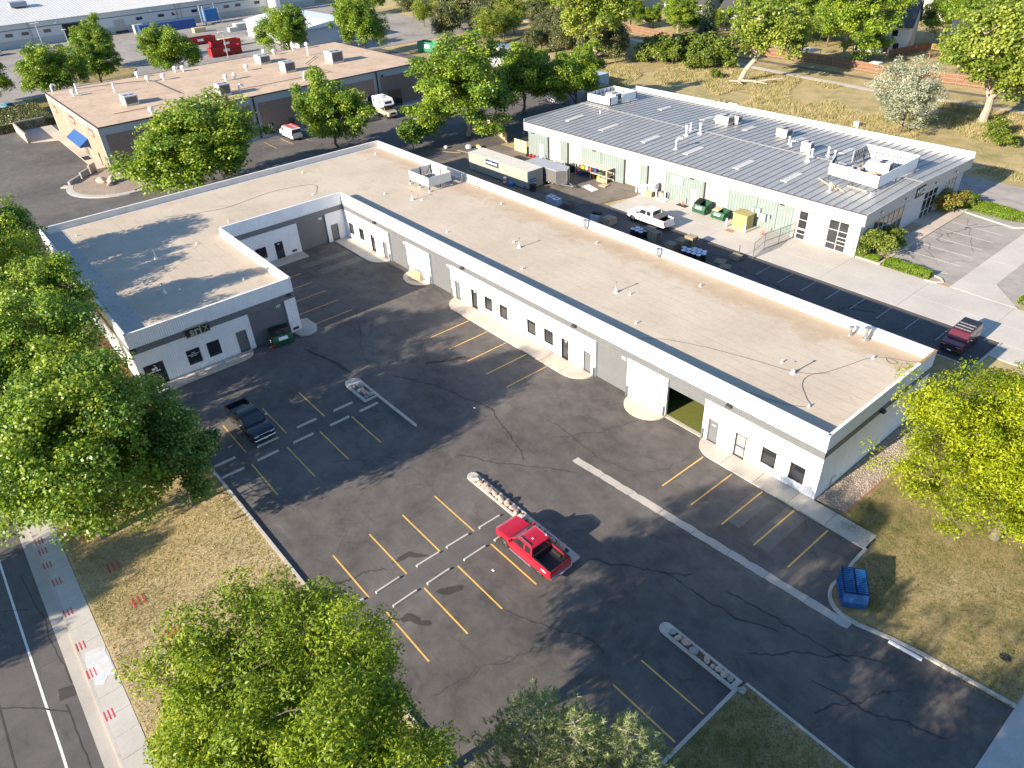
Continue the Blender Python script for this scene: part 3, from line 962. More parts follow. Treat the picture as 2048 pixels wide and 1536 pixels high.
def glass_door(root, pt, a, b, z1=2.18, setback=-0.1, fill=m_glass, mid=True):
    P = [pt(a, setback, 0.03), pt(b, setback, 0.03), pt(b, setback, z1), pt(a, setback, z1)]
    o = MB().add(P, [(0, 1, 2, 3)]).build("glass_door", fill, root)
    fr = MB()
    for t in (a + 0.05, b - 0.05): fr.bar(pt(t, setback + 0.04, 0), pt(t, setback + 0.04, z1), 0.1, 0.08)
    fr.bar(pt(a, setback + 0.04, z1 - 0.05), pt(b, setback + 0.04, z1 - 0.05), 0.1)
    fr.bar(pt(a, setback + 0.04, 0.1), pt(b, setback + 0.04, 0.1), 0.14)
    if mid: fr.bar(pt(a, setback + 0.03, 1.05), pt(b, setback + 0.03, 1.05), 0.07)
    fr.build("door_frame", m_dframe, o)
    h = MB(); h.bar(pt(b - 0.13, setback + 0.12, 0.9), pt(b - 0.13, setback + 0.12, 1.25), 0.03); h.build("handle", m_metal, o)
    return o


def window(root, pt, a, b, z0, z1, setback=-0.08):
    fr = MB()
    w = 0.07
    for t in (a + w / 2, b - w / 2): fr.bar(pt(t, setback + 0.03, z0), pt(t, setback + 0.03, z1), w, 0.07)
    for z in (z0 + w / 2, z1 - w / 2): fr.bar(pt(a, setback + 0.03, z), pt(b, setback + 0.03, z), 0.07, w)
    o = fr.build("window", m_dframe, root)
    MB().add([pt(a, setback, z0), pt(b, setback, z0), pt(b, setback, z1), pt(a, setback, z1)], [(0, 1, 2, 3)]).build("pane", m_glass, o)
    return o


def wall_light(root, pt, t, z=4.15):
    mb = MB()
    A = [pt(t - 0.22, 0.03, z), pt(t + 0.22, 0.03, z), pt(t + 0.22, 0.36, z - 0.02), pt(t - 0.22, 0.36, z - 0.02),
         pt(t - 0.22, 0.03, z + 0.2), pt(t + 0.22, 0.03, z + 0.2), pt(t + 0.22, 0.3, z + 0.12), pt(t - 0.22, 0.3, z + 0.12)]
    mb.add(A, [(0, 3, 2, 1), (4, 5, 6, 7), (0, 1, 5, 4), (1, 2, 6, 5), (2, 3, 7, 6), (3, 0, 4, 7)])
    return mb.build("wall_light", m_black, root)


# -- front facade, faces -y.  u runs +x from the inner corner
F = lambda x: x - X0
roll = [(-54.65, -50.9), (-46.3, -42.45), (-21.15, -17.5), (-13.25, -9.65)]
sdoors = [(-56.25, -55.25), (-41.82, -40.9), (-22.65, -21.72), (-9.15, -8.23)]
gdoors = [(-59.0, -58.05), (-39.0, -38.0), (-25.48, -24.52), (-6.72, -5.77)]
wins = [(-64.2, -63.05), (-61.7, -60.6), (-36.75, -35.55), (-34.35, -33.15), (-30.22, -29.0), (-27.82, -26.6), (-4.45, -3.28), (-2.17, -1.02)]
op = [(F(a), F(b), 0, 3.7) for a, b in roll] + [(F(a), F(b), 0, 2.16) for a, b in sdoors] + [(F(a), F(b), 0, 2.2) for a, b in gdoors] + [(F(a), F(b), 0.78, 2.24) for a, b in wins]
ptF = facade(b1, (X0, 0), (1, 0), (0, -1), -X0, op)
for (a, b), num in zip(roll[:3], ("103", "104", "106")):
    rollup(b1, ptF, F(a), F(b), 0.02, 3.7, num)
rollup(b1, ptF, F(roll[3][0]), F(roll[3][1]), 2.85, 3.7)
for a, b in sdoors: d = steel_door(b1, ptF, F(a), F(b), 2.16)
letters("PUSH", 0.15, m_lettw, d, (-8.7, -0.0 + 0.105, 1.62), '-y', 0.004, 0.004, "door_lettering")
for i, (a, b) in enumerate(gdoors):
    gd = glass_door(b1, ptF, F(a), F(b), 2.2, fill=m_glass if i < 3 else M("grey_film_glass", (0.30, 0.30, 0.295), 0.25), mid=(i == 3))
    letters(("103", "104", "106", "108")[i], 0.2, m_lettw, gd, ((a + b) / 2, 0.08, 1.93), '-y', 0.004, 0.006, "door_number")
for a, b in wins: window(b1, ptF, F(a), F(b), 0.78, 2.24)
for x in (-57.15, -40.0, -23.7, -7.55): wall_light(b1, ptF, F(x))
# bollard-like jamb guards beside the roll-up doors
jg = MB()
for a, b in roll:
    for x in (a - 0.13, b + 0.13):
        jg2 = MB().tube([(x, -0.13, 0), (x, -0.13, 1.0)], 0.075, 10)
        jg2.build("jamb_guard", m_gdoor, b1)
# logo above the door near the open bay: oval rings
lg = MB()
for cx, cz, rx, rz in ((-8.78, 3.02, 0.30, 0.22), (-8.55, 2.86, 0.30, 0.2)):
    P = [(cx + rx * math.cos(t), -0.02, cz + rz * math.sin(t) - 0.15 * rx * math.cos(t)) for t in [2 * math.pi * k / 18 for k in range(19)]]
    lg.tube(P, 0.03, 5, False)
lg.bar((-8.75, -0.02, 3.05), (-8.6, -0.02, 2.7), 0.05); lg.bar((-8.62, -0.02, 3.05), (-8.75, -0.02, 2.72), 0.05)
lg.build("wall_emblem", M("emblem_metal", (0.30, 0.29, 0.27), 0.5), b1)
# threshold and room behind the open bay
MB().box(-13.25, -9.65, -0.06, 0.28, -0.02, 0.07).build("threshold", m_conc_tan, b1)
rm = MB()
rm.add([(-16.5, 0.26, 0.05), (-6.5, 0.26, 0.05), (-6.5, 9, 0.05), (-16.5, 9, 0.05)], [(0, 1, 2, 3)])
rm.build("room_floor", m_turf, b1)
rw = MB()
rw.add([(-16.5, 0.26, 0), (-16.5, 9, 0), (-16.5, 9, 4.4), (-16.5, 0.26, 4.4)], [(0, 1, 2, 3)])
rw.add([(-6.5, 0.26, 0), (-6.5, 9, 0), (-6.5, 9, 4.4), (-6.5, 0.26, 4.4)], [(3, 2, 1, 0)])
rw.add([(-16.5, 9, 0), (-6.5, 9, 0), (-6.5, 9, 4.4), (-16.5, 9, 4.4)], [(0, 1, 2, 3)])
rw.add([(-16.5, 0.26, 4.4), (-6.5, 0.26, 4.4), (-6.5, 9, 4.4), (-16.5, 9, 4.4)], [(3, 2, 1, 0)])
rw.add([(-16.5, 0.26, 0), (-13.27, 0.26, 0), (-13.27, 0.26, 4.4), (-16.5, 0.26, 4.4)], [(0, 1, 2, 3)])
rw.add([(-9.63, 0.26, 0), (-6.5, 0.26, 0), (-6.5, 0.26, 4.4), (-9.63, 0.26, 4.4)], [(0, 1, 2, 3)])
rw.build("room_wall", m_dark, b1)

# -- courtyard wall, faces +x, u runs +y from the projecting wing
G = lambda y: y - YR
opc = [(G(-6.35), G(-2.55), 0, 3.7), (G(-2.05), G(-1.05), 0, 2.14), (G(-9.58), G(-8.55), 0, 2.14), (G(-12.0), G(-10.68), 0.72, 2.1)]
ptC = facade(b1, (X0, YR), (0, 1), (1, 0), -YR, opc)
rollup(b1, ptC, opc[0][0], opc[0][1], 0.02, 3.7, "102", '+x')
steel_door(b1, ptC, opc[1][0], opc[1][1], 2.14)
gd = glass_door(b1, ptC, opc[2][0], opc[2][1], 2.14, mid=False)
letters("102", 0.2, m_lettw, gd, (X0 - 0.08, -9.06, 1.85), '+x', 0.004, 0.006, "door_number")
window(b1, ptC, opc[3][0], opc[3][1], 0.72, 2.1)
# -- wing front, faces +x
K = lambda y: y - YL
opw = [(K(-20.05), K(-16.3), 0, 3.70), (K(-21.62), K(-20.6), 0, 2.3), (K(-26.38), K(-25.14), 0.78, 2.3), (K(-24.46), K(-23.26), 0.82, 2.34), (K(-30.2), K(-28.45), 0, 2.3)]
ptW = facade(b1, (X1, YL), (0, 1), (1, 0), YR - YL, opw)
rollup(b1, ptW, opw[0][0], opw[0][1], 0.02, 3.70, "107", '+x')
steel_door(b1, ptW, opw[1][0], opw[1][1], 2.3)
w1 = window(b1, ptW, *opw[2]); window(b1, ptW, *opw[3])
for k, (s, dz) in enumerate((("SIGNS", 0), ("BANNERS & GRAPHICS", .17), ("PRINT SHOP", .34))):
    letters(s, 0.11, m_lettw, w1, (X1 - 0.06, -25.76, 1.9 - dz), '+x', 0.003, 0.002, "window_lettering")
gd = glass_door(b1, ptW, opw[4][0], opw[4][1], 2.3, mid=False)
letters("107", 0.16, m_lettw, gd, (X1 - 0.07, -29.25, 2.02), '+x', 0.004, 0.004, "door_number")
letters("sri:", 0.42, m_lettw, gd, (X1 - 0.07, -29.3, 1.74), '+x', 0.004, 0.02, "door_logo")
MB().box(X1 - 0.075, X1 - 0.066, -29.85, -28.85, 1.42, 1.52).build("door_strip", m_lettw, gd)
for y in (-30.4, -15.75): wall_light(b1, ptW, K(y), 4.12)
for (o_, y_, z_) in ((X1, -15.75, .3), (X0, -7.3, .35)):
    lv = MB().box(o_ + .02, o_ + .05, y_ - .3, y_ + .3, z_, z_ + .28).build("louver_vent", m_band, b1)
    for k in range(3): MB().box(o_ + .05, o_ + .07, y_ - .26 + .18 * k, y_ - .12 + .18 * k, z_ + .04, z_ + .24).build("louver_slat", m_dark, lv)
# -- end wall, faces +x, smooth
ptE = facade(b1, (0, 0), (0, 1), (1, 0), YD, [], 3.86, 4.40, rib=False, mat=m_wallsmooth, band=M("dark_band", (0.13, 0.135, 0.14), 0.6, space='w', scale=1.5))
wall_light(b1, ptE, 7.2, 4.1)
dsp = MB(); dsp.tube([(0.06, 1.9, 0.1), (0.06, 1.9, 0.9), (0.12, 2.15, 1.15), (0.12, 2.25, 0.95)], 0.035, 6); dsp.build("hose_bib", m_metal, b1)
MB().box(0.02, 0.2, 13.6, 13.9, 0.35, 0.8).build("meter_box", m_coping, b1)
# -- left wall (faces -y), rear wall, inner wing wall
facade(b1, (XB, YL), (1, 0), (0, -1), X1 - XB, [])
facade(b1, (0, YD), (-1, 0), (0, 1), -XB, [], rib=False, mat=m_wallsmooth)
facade(b1, (XB, YD), (0, -1), (-1, 0), YD - YL, [], rib=False, mat=m_wallsmooth)
facade(b1, (X1, YR), (-1, 0), (0, 1), X1 - X0, [], rib=False, mat=m_white)
# -- roof and parapets
MB().sheet([(-0.15, 0.15), (-0.15, YD - 0.15), (XB + 0.15, YD - 0.15), (XB + 0.15, YL + 0.15), (X1 - 0.15, YL + 0.15), (X1 - 0.15, YR - 0.15), (X0 - 0.15, YR - 0.15), (X0 - 0.15, 0.15)], RZ).build("roof", m_roof, b1)


def parapet(p, q, inn, t=0.18, name="parapet"):
    "inner face of parapet plus coping from p to q, inn = inward unit"
    (xa, ya), (xb, yb) = p, q
    ix, iy = inn
    mb = MB()
    d = 0.03
    A = [(xa - ix * d, ya - iy * d), (xb - ix * d, yb - iy * d), (xb + ix * t, yb + iy * t), (xa + ix * t, ya + iy * t)]
    mb.prism(A, H - 0.04, H + 0.012)
    mb.build("coping", m_coping, b1)
    c = 0.45   # cant strip
    wl = MB()
    wl.add([(xa + ix * (t - .02), ya + iy * (t - .02), H - 0.04), (xb + ix * (t - .02), yb + iy * (t - .02), H - 0.04),
            (xb + ix * (t + .02), yb + iy * (t + .02), RZ + 0.16), (xa + ix * (t + .02), ya + iy * (t + .02), RZ + 0.16),
            (xb + ix * (t + c * .5), yb + iy * (t + c * .5), RZ + 0.003), (xa + ix * (t + c * .5), ya + iy * (t + c * .5), RZ + 0.003)],
           [(0, 1, 2, 3), (3, 2, 4, 5)])
    wl.build("parapet", M("parapet_membrane", (0.66, 0.62, 0.56), 0.7, var=0.06, scale=0.8, space='w', dirt=((0.46, 0.36, 0.24), 0.9, 0.5)), b1)


parapet((0, 0.0), (X0, 0.0), (0, 1))
parapet((0.0, 0), (0.0, YD), (-1, 0))
parapet((0, YD), (XB, YD), (0, -1))
parapet((XB, YD), (XB, YL), (1, 0))
parapet((XB, YL), (X1, YL), (0, 1))
parapet((X1, YL), (X1, YR), (-1, 0))
parapet((X1, YR), (X0, YR), (0, -1))
parapet((X0, YR), (X0, 0), (-1, 0))
MB().box(-0.19, 0.034, 12.3, 14.9, H - 0.03, H + 0.02).build("rusty_coping_piece", M("bare_wood_coping", (0.33, 0.20, 0.10), 0.8, var=0.25, scale=3), b1)
# wing roof: lower gutter band along the left edge
MB().box(XB + 0.3, X1 - 0.3, YL + 0.2, YL + 2.3, RZ + 0.003, RZ + 0.02).build("roof_walk_strip", M("grey_membrane", (0.42, 0.40, 0.37), 0.8, var=0.1, space='w', dirt=((0.2, 0.18, 0.15), 1.2, 0.6)), b1)
# vents
m_pvc = M("white_pvc", (0.76, 0.75, 0.72), 0.5)
short_v = MB().lathe([(0.16, 0), (0.14, 0.06), (0.07, 0.14), (0.065, 0.30)], 8).mesh("vent_pipe", m_pvc, None, True)
for x, y in [(-77.6, 12.5), (-68.94, -1.84), (-62.34, 4.63), (-49.12, 12.53), (-46.96, 3.08), (-39.67, 6.53), (-33.22, 12.3), (-77.95, 1.26), (-57.29, 6.79), (-34.18, 2.95), (-19.79, 12.12), (-19.34, 2.95), (-3.2, 11.8), (-3.12, 2.82), (-7.6, 6.42), (-23.23, 6.45), (-77.3, -27.6), (-68.32, -13.12), (-64.43, -18.3), (-52.07, -18.11), (-54.58, -23.6)]:
    link("vent_pipe", short_v, b1, Vector((x, y, RZ)) - b1.location, None, (.8, .8, .8))
tall_v = MB().lathe([(0.2, 0), (0.17, 0.12), (0.075, 0.3), (0.05, 0.34), (0.05, 0.98), (0.1, 1.0), (0.1, 1.06), (0.03, 1.1)], 8).mesh("vent_stack", m_metal, None, True)
tall_b = MB().lathe([(0.2, 0), (0.16, 0.1), (0.08, 0.3)], 8).mesh("vent_boot", m_pvc, None, True)
for x, y in [(-58.15, 5.99), (-38.24, 6.05), (-24.4, 5.84), (-6.22, 5.72), (-63.82, -22.9), (-54.91, -24.94)]:
    v = link("vent_stack", tall_v, b1, Vector((x, y, RZ)) - b1.location)
    link("vent_boot", tall_b, v, (0, 0, 0.004), None, (1.08, 1.08, 1.0))
flue = MB().lathe([(0.22, 0), (0.2, 0.15), (0.13, 0.18), (0.13, 0.75), (0.22, 0.78), (0.22, 0.9), (0.1, 0.98)], 10).mesh("flue", m_metal, None, True)
for x, y, s in [(-59.12, 14.2, 1.1), (-36.81, 14.2, 1.1), (-26.63, 14.2, 1), (-6.15, 13.7, .9), (-4.96, 13.9, 1.25), (-55.67, 14.1, .7)]:
    link("flue", flue, b1, Vector((x, y, RZ)) - b1.location, None, (s, s, s))
# loose cable on the roof
cb = MB()
P = []
for a in [(-18, .9), (-16, 2.6), (-13, 4.0), (-9, 5.2), (-6.3, 5.9), (-4.8, 7.2), (-4.0, 9.5), (-3.4, 11.6), (-2.4, 12.6), (-1.6, 12.4), (-2.0, 12.0), (-2.5, 12.6), (-1.2, 13.2), (-0.4, 13.9)]:
    P.append((a[0], a[1], RZ + 0.03))
def smooth_path(P, n=5):
    out = []
    P = [Vector(p) for p in P]
    for i in range(len(P) - 1):
        p0, p1, p2, p3 = P[max(0, i - 1)], P[i], P[i + 1], P[min(len(P) - 1, i + 2)]
        for k in range(n):
            t = k / n
            out.append(0.5 * ((2 * p1) + (p2 - p0) * t + (2 * p0 - 5 * p1 + 4 * p2 - p3) * t * t + (-p0 + 3 * p1 - 3 * p2 + p3) * t ** 3))
    out.append(P[-1])
    return out
cb.tube(smooth_path(P), 0.016, 5)
cb.tube(smooth_path([(-4.4, 7.6, RZ + .03), (-5.2, 6.4, RZ + .03), (-5.0, 5.0, RZ + .03), (-3.8, 3.6, RZ + .03), (-3.1, 2.9, RZ + .03), (-4.5, 1.9, RZ + .03), (-8, 1.1, RZ + .03), (-12, .8, RZ + .03)]), 0.016, 5)
cb.build("roof_cable", M("grey_cable", (0.10, 0.095, 0.09), 0.6), b1)
cb = MB()
cb.tube(smooth_path([(-75.5, -18.2, RZ + .03), (-73, -12, RZ + .03), (-74, -5, RZ + .03), (-72.5, 0, RZ + .03), (-69.3, -1.2, RZ + .03)]), 0.016, 5)
cb.build("roof_cable", M("grey_cable", (0.10, 0.095, 0.09), 0.6), b1)

# sign on the wing
sg = thing("wall_sign", "black sign with pale letters on the grey band above the wing windows", "sign", (X1 + 0.1, -24.8, 3.6))
MB().box(X1 + 0.04, X1 + 0.16, -25.85, -23.72, 3.62, 4.38).build("sign_board", M("sign_black", (0.012, 0.012, 0.012), 0.5), sg)
m_signl = M("sign_letters", (0.33, 0.33, 0.24), 0.5)
MB().box(X1 + 0.02, X1 + 0.19, -25.9, -23.68, 3.54, 3.62).build("sign_frame", m_signl, sg)
MB().box(X1 + 0.02, X1 + 0.19, -25.9, -23.68, 4.38, 4.46).build("sign_frame", m_signl, sg)
letters("sri", 1.12, m_signl, sg, (X1 + 0.165, -25.0, 3.98), '+x', 0.01, 0.03, "sign_lettering")
fg = MB()
for p, q in (((-24.05, 4.0), (-24.32, 4.24)), ((-24.05, 4.0), (-23.84, 4.28)), ((-24.05, 4.0), (-24.25, 3.72)), ((-24.05, 4.0), (-23.9, 3.72)), ((-24.05, 4.15), (-24.05, 3.95))):
    fg.bar((X1 + 0.17, p[0], p[1]), (X1 + 0.17, q[0], q[1]), 0.06, 0.04, (1, 0, 0))
fg.build("sign_figure", m_signl, sg)

# equipment screen and condenser on the roof
es = thing("equipment_screen", "square white panel screen on legs around a rooftop condenser", "equipment screen", (-61, 10.5, RZ))
m_screen = M("screen_panel", (0.62, 0.60, 0.56), 0.6, var=0.05)
sx0, sx1, sy0, sy1, sz0, sz1 = -63.2, -58.8, 9.0, 12.4, RZ + 0.62, RZ + 1.75
for a, b in (((sx0, sy0), (sx1, sy0)), ((sx1, sy0), (sx1, sy1)), ((sx1, sy1), (sx0, sy1)), ((sx0, sy1), (sx0, sy0))):
    mb = MB()
    x0_, x1_ = sorted((a[0], b[0])); y0_, y1_ = sorted((a[1], b[1]))
    mb.box(x0_ - .02, x1_ + .02, y0_ - .02, y1_ + .02, sz0, sz1)
    mb.build("screen_panel", m_screen, es)
for x, y in ((sx0, sy0), (sx1, sy0), (sx1, sy1), (sx0, sy1), (-61, sy0), (-61, sy1), (sx0, 10.7), (sx1, 10.7)):
    ox = 0.06 if x < -61.5 else -0.06 if x > -60 else 0
    oy = 0.06 if y < 10 else -0.06 if y > 11.5 else 0
    MB().bar((x + ox, y + oy, RZ), (x + ox, y + oy, sz1 - .02), 0.09).build("leg", m_black, es)
    MB().box(x + ox - .14, x + ox + .14, y + oy - .14, y + oy + .14, RZ + 0.003, RZ + .18).build("leg_boot", m_pvc, es)
MB().bar((sx0 + .1, sy1 - .8, sz0 + .1), (sx0 + .1, sy1 - .1, sz1 - .1), 0.05).build("brace", m_black, es)


def condenser(loc, s=1.0, label=""):
    t = thing("condenser_unit", label, "air conditioner", loc)
    w = 0.52 * s
    MB().box(-w, w, -w, w, 0.12 * s, 0.95 * s).build("casing", M("unit_grey", (0.45, 0.43, 0.40), 0.5, var=0.08), t, False)
    MB().box(-w * .96, w * .96, -w * .96, w * .96, 0.0, 0.12 * s).build("base", M("rail_brown", (0.16, 0.12, 0.10), 0.8), t, False)
    for k in (-1, 1):
        MB().box(-w * 1.008, w * 1.008, w * (0.1 if k > 0 else -.85), w * (.85 if k > 0 else -.1), 0.2 * s, 0.85 * s).build("coil_grille", M("coil_dark", (0.12, 0.12, 0.125), 0.6, 0.4, scale=30), t, False)
    MB().lathe([(w * .8, 0.95 * s), (w * .8, 0.98 * s), (w * .1, 0.985 * s)], 16).build("fan_grille", m_black, t, False)
    fan = MB()
    for k in range(4):
        a = k * math.pi / 2
        fan.add([(w * .1 * math.cos(a), w * .1 * math.sin(a), 1.0 * s), (w * .7 * math.cos(a), w * .7 * math.sin(a), 1.0 * s), (w * .6 * math.cos(a + .5), w * .6 * math.sin(a + .5), 1.0 * s)], [(0, 1, 2)])
    fan.build("fan_blade", m_metal, t, False)
    return t


condenser((-60.9, 10.75, RZ), 1.25, "grey condenser with round fan inside the white roof screen")

# ---- walks in front of the doors
def walk(name, pieces, mat, loc):
    r = root_struct(name, loc)
    for P in pieces: MB().prism(P, -0.02, 0.13 + random.uniform(-.004, .004)).build("concrete_slab", mat, r)
    return r


g_ = 0.015
def strip(x0, x1, y0, y1, n, r0=None, r1=None):
    "slabs along x between x0..x1; r0/r1 = rounded end radius"
    xs = [x0 + (x1 - x0) * i / n for i in range(n + 1)]
    out = []
    for i in range(n):
        a, b = xs[i] + g_, xs[i + 1] - g_
        if i == 0 and r0: out.append([(a + r0 - r0 * math.cos(t), y1 - (y1 - y0) * math.sin(t)) for t in [math.pi / 2 * k / 10 for k in range(11)]] + [(b, y0), (b, y1)])
        elif i == n - 1 and r1: out.append([(a, y1), (a, y0)] + [(b - r1 + r1 * math.sin(t), y1 - (y1 - y0) * math.cos(t)) for t in [math.pi / 2 * k / 10 for k in range(11)]])
        else: out.append([(a, y0), (b, y0), (b, y1), (a, y1)])
    return out


walk("walkway", strip(-9.45, 4.55, -1.62, -0.04, 5, 1.9), m_conc, (-2, -0.8, 0))
walk("walkway", strip(-41.9, -21.3, -1.85, -0.04, 8, 2.0, 2.2), m_conc_tan, (-31, -0.9, 0))
walk("walkway", [[(-15.15 + 2.0 * math.cos(t), -0.04 - 1.75 * math.sin(t)) for t in [math.pi * k / 18 for k in range(19)]]], m_conc_tan, (-15, -0.8, 0))
walk("walkway", [[(-48.6 + 2.2 * math.cos(t), -0.04 - 1.8 * math.sin(t)) for t in [math.pi * k / 18 for k in range(19)]]], m_conc_tan, (-48.6, -0.8, 0))
walk("walkway", strip(-64.9, -54.8, -2.0, -0.04, 3, None, 2.2), m_conc, (-60, -1, 0))
walk("walkway", [[(-63.2, -6.4), (-64.98, -6.4), (-64.98, -12.9), (-63.2, -12.9)][::-1], ], m_conc, (-64, -9, 0))
walk("walkway", [[(-47.4, -16.2), (-46.3, -15.9), (-45.9, -15.1), (-46.2, -14.2), (-47.2, -13.7), (-49.2, -13.8), (-49.6, -15.0), (-47.44, -15.0)]], m_conc, (-47, -15, 0))
wk = []
ys = [-31.3, -28.9, -26.3, -23.6, -20.5]
for i in range(4):
    a, b = ys[i] + g_, ys[i + 1] - g_
    if i == 3: wk.append([(-47.4, a), (-46.0, a)] + [(-47.4 + 1.4 * math.cos(t), b - 1.4 + 1.4 * math.sin(t)) for t in [math.pi / 2 * k / 8 for k in range(9)]])
    else: wk.append([(-47.4, a), (-46.0, a), (-46.0, b), (-47.4, b)])
walk("walkway", wk, m_conc_tan, (-46.7, -26, 0))
# ================================================================ GREY-ROOFED BUILDING BEHIND
m_b2roof = M("standing_seam_roof", (0.36, 0.36, 0.345), 0.45, 0.25, var=0.10, scale=0.5, space='w', dirt=((0.27, 0.26, 0.24), 1.1, 0.5))
m_seam_shade = M("seam_rib_shade", (0.23, 0.23, 0.225), 0.6, space='w')  # ribs darker than the pans: seam shadow put into the colour
m_fascia = M("cream_fascia", (0.42, 0.405, 0.38), 0.55, var=0.05, space='w', scale=0.7)
m_teal = M("pale_green_panel", (0.215, 0.26, 0.24), 0.55, var=0.07, space='w', scale=1.2)
m_stucco = M("cream_stucco", (0.36, 0.33, 0.295), 0.8, var=0.06, space='w', scale=1.0, bumps=0.2, bscale=20)
m_odoor = M("cream_overhead_door", (0.36, 0.345, 0.325), 0.6, var=0.04, space='w')
BX0, BX1, BY0, BY1 = -73.4, -17.25, 37.0, 63.0
b2 = thing("commercial_building", "cream and pale green building with grey standing-seam metal roof behind the L-shaped one", "building", (-45, 50, 0))
ZE, ZR, YRG = 5.2, 5.6, 49.6
# eaves fascia (ribbed), front and right
fb = MB(); ribbed(fb, (BX0, BY0), (1, 0), (0, -1), 0, BX1 - BX0, 3.92, 5.22, 0.3, [(0, 0), (0.24, 0), (0.255, -0.02), (0.285, -0.02)])
fb.build("fascia", m_fascia, b2)
fb = MB(); ribbed(fb, (BX1, BY0), (0, 1), (1, 0), 0, BY1 - BY0, 4.0, 5.22, 0.3, [(0, 0), (0.24, 0), (0.255, -0.02), (0.285, -0.02)])
fb.build("fascia", m_fascia, b2)
MB().box(BX0, BX1 - 0.04, BY0 + 0.04, 37.75, 3.92, 3.97).build("soffit", m_fascia, b2)
MB().box(-17.95, BX1 - 0.04, 37.7, BY1, 3.98, 4.03).build("soffit", m_fascia, b2)
MB().box(BX0 - .03, BX1 + .03, BY0 - .05, BY0 + .12, 5.2, 5.27).build("drip_edge", M("dark_trim", (0.10, 0.085, 0.08), 0.6), b2)
# roof: ridge cap part with panels as sub-parts
ridge = MB().add([(BX0, YRG - .28, ZR + .03), (BX1, YRG - .28, ZR + .03), (BX1, YRG, ZR + .08), (BX0, YRG, ZR + .08), (BX0, YRG + .28, ZR + .03), (BX1, YRG + .28, ZR + .03)],
                 [(0, 1, 2, 3), (3, 2, 5, 4)]).build("ridge_cap", M("ridge_metal", (0.50, 0.47, 0.42), 0.5, 0.3, var=0.1), b2)


def panel_mesh(y0, z0, y1, z1):
    mb = MB()
    w = 1.0025
    mb.add([(0, y0, z0), (w, y0, z0), (w, y1, z1), (0, y1, z1)], [(0, 1, 2, 3) if y1 > y0 else (3, 2, 1, 0)])
    a, b, h = 0.0, 0.05, 0.075
    mb.add([(a, y0, z0), (a, y0, z0 + h), (b, y0, z0 + h), (b, y0, z0), (a, y1, z1), (a, y1, z1 + h), (b, y1, z1 + h), (b, y1, z1)],
           [(0, 4, 5, 1), (1, 5, 6, 2), (2, 6, 7, 3), (0, 1, 2, 3), (7, 6, 5, 4)])
    me = mb.mesh("roof_panel", m_b2roof)
    me.materials.append(m_seam_shade)
    for p in me.polygons:
        if p.index > 0: p.material_index = 1
    return me


pf = panel_mesh(BY0 + .05 - 50, ZE, YRG - 50, ZR)
pb = panel_mesh(YRG - 50, ZR, BY1 - .2 - 50, ZE - 0.02)
for i in range(56):
    link("roof_panel", pf, ridge, (BX0 + 45 + 1.0027 * i, 0, 0))
    link("roof_panel", pb, ridge, (BX0 + 45 + 1.0027 * i, 0, 0))
# rear and left parapets (panels)
pp = MB().box(0.01, 1.86, -0.06, 0.06, 5.0, 5.98).mesh("parapet_panel", M("parapet_white", (0.62, 0.63, 0.64), 0.5, 0.2, var=0.05))
for i in range(30): link("parapet_panel", pp, b2, (BX0 + 45 + 1.872 * i, BY1 - 50, 0))
MB().box(BX0 - .06, BX0 + .06, BY0 + .1, BY1, 5.0, 5.62).build("parapet_panel", m_fascia, b2)
for y in (41, 44.5, 48): MB().bar((BX0 + .1, y, 5.2), (BX0 + .45, y, 5.25), .1).build("brace", m_fascia, b2)
gp = [(BY0, 5.215), (BY1, 5.215), (BY1, ZE + .07), (YRG, ZR + .1), (BY0, ZE + .1)]
gm_ = MB(); n_ = len(gp)
gm_.add([(BX1 + .02, y, z) for y, z in gp] + [(BX1 - .1, y, z) for y, z in gp], [tuple(range(n_)), tuple(range(2 * n_ - 1, n_ - 1, -1))] + [(i, n_ + i, n_ + (i + 1) % n_, (i + 1) % n_) for i in range(n_)])
gm_.build("rake_trim", m_fascia, b2)
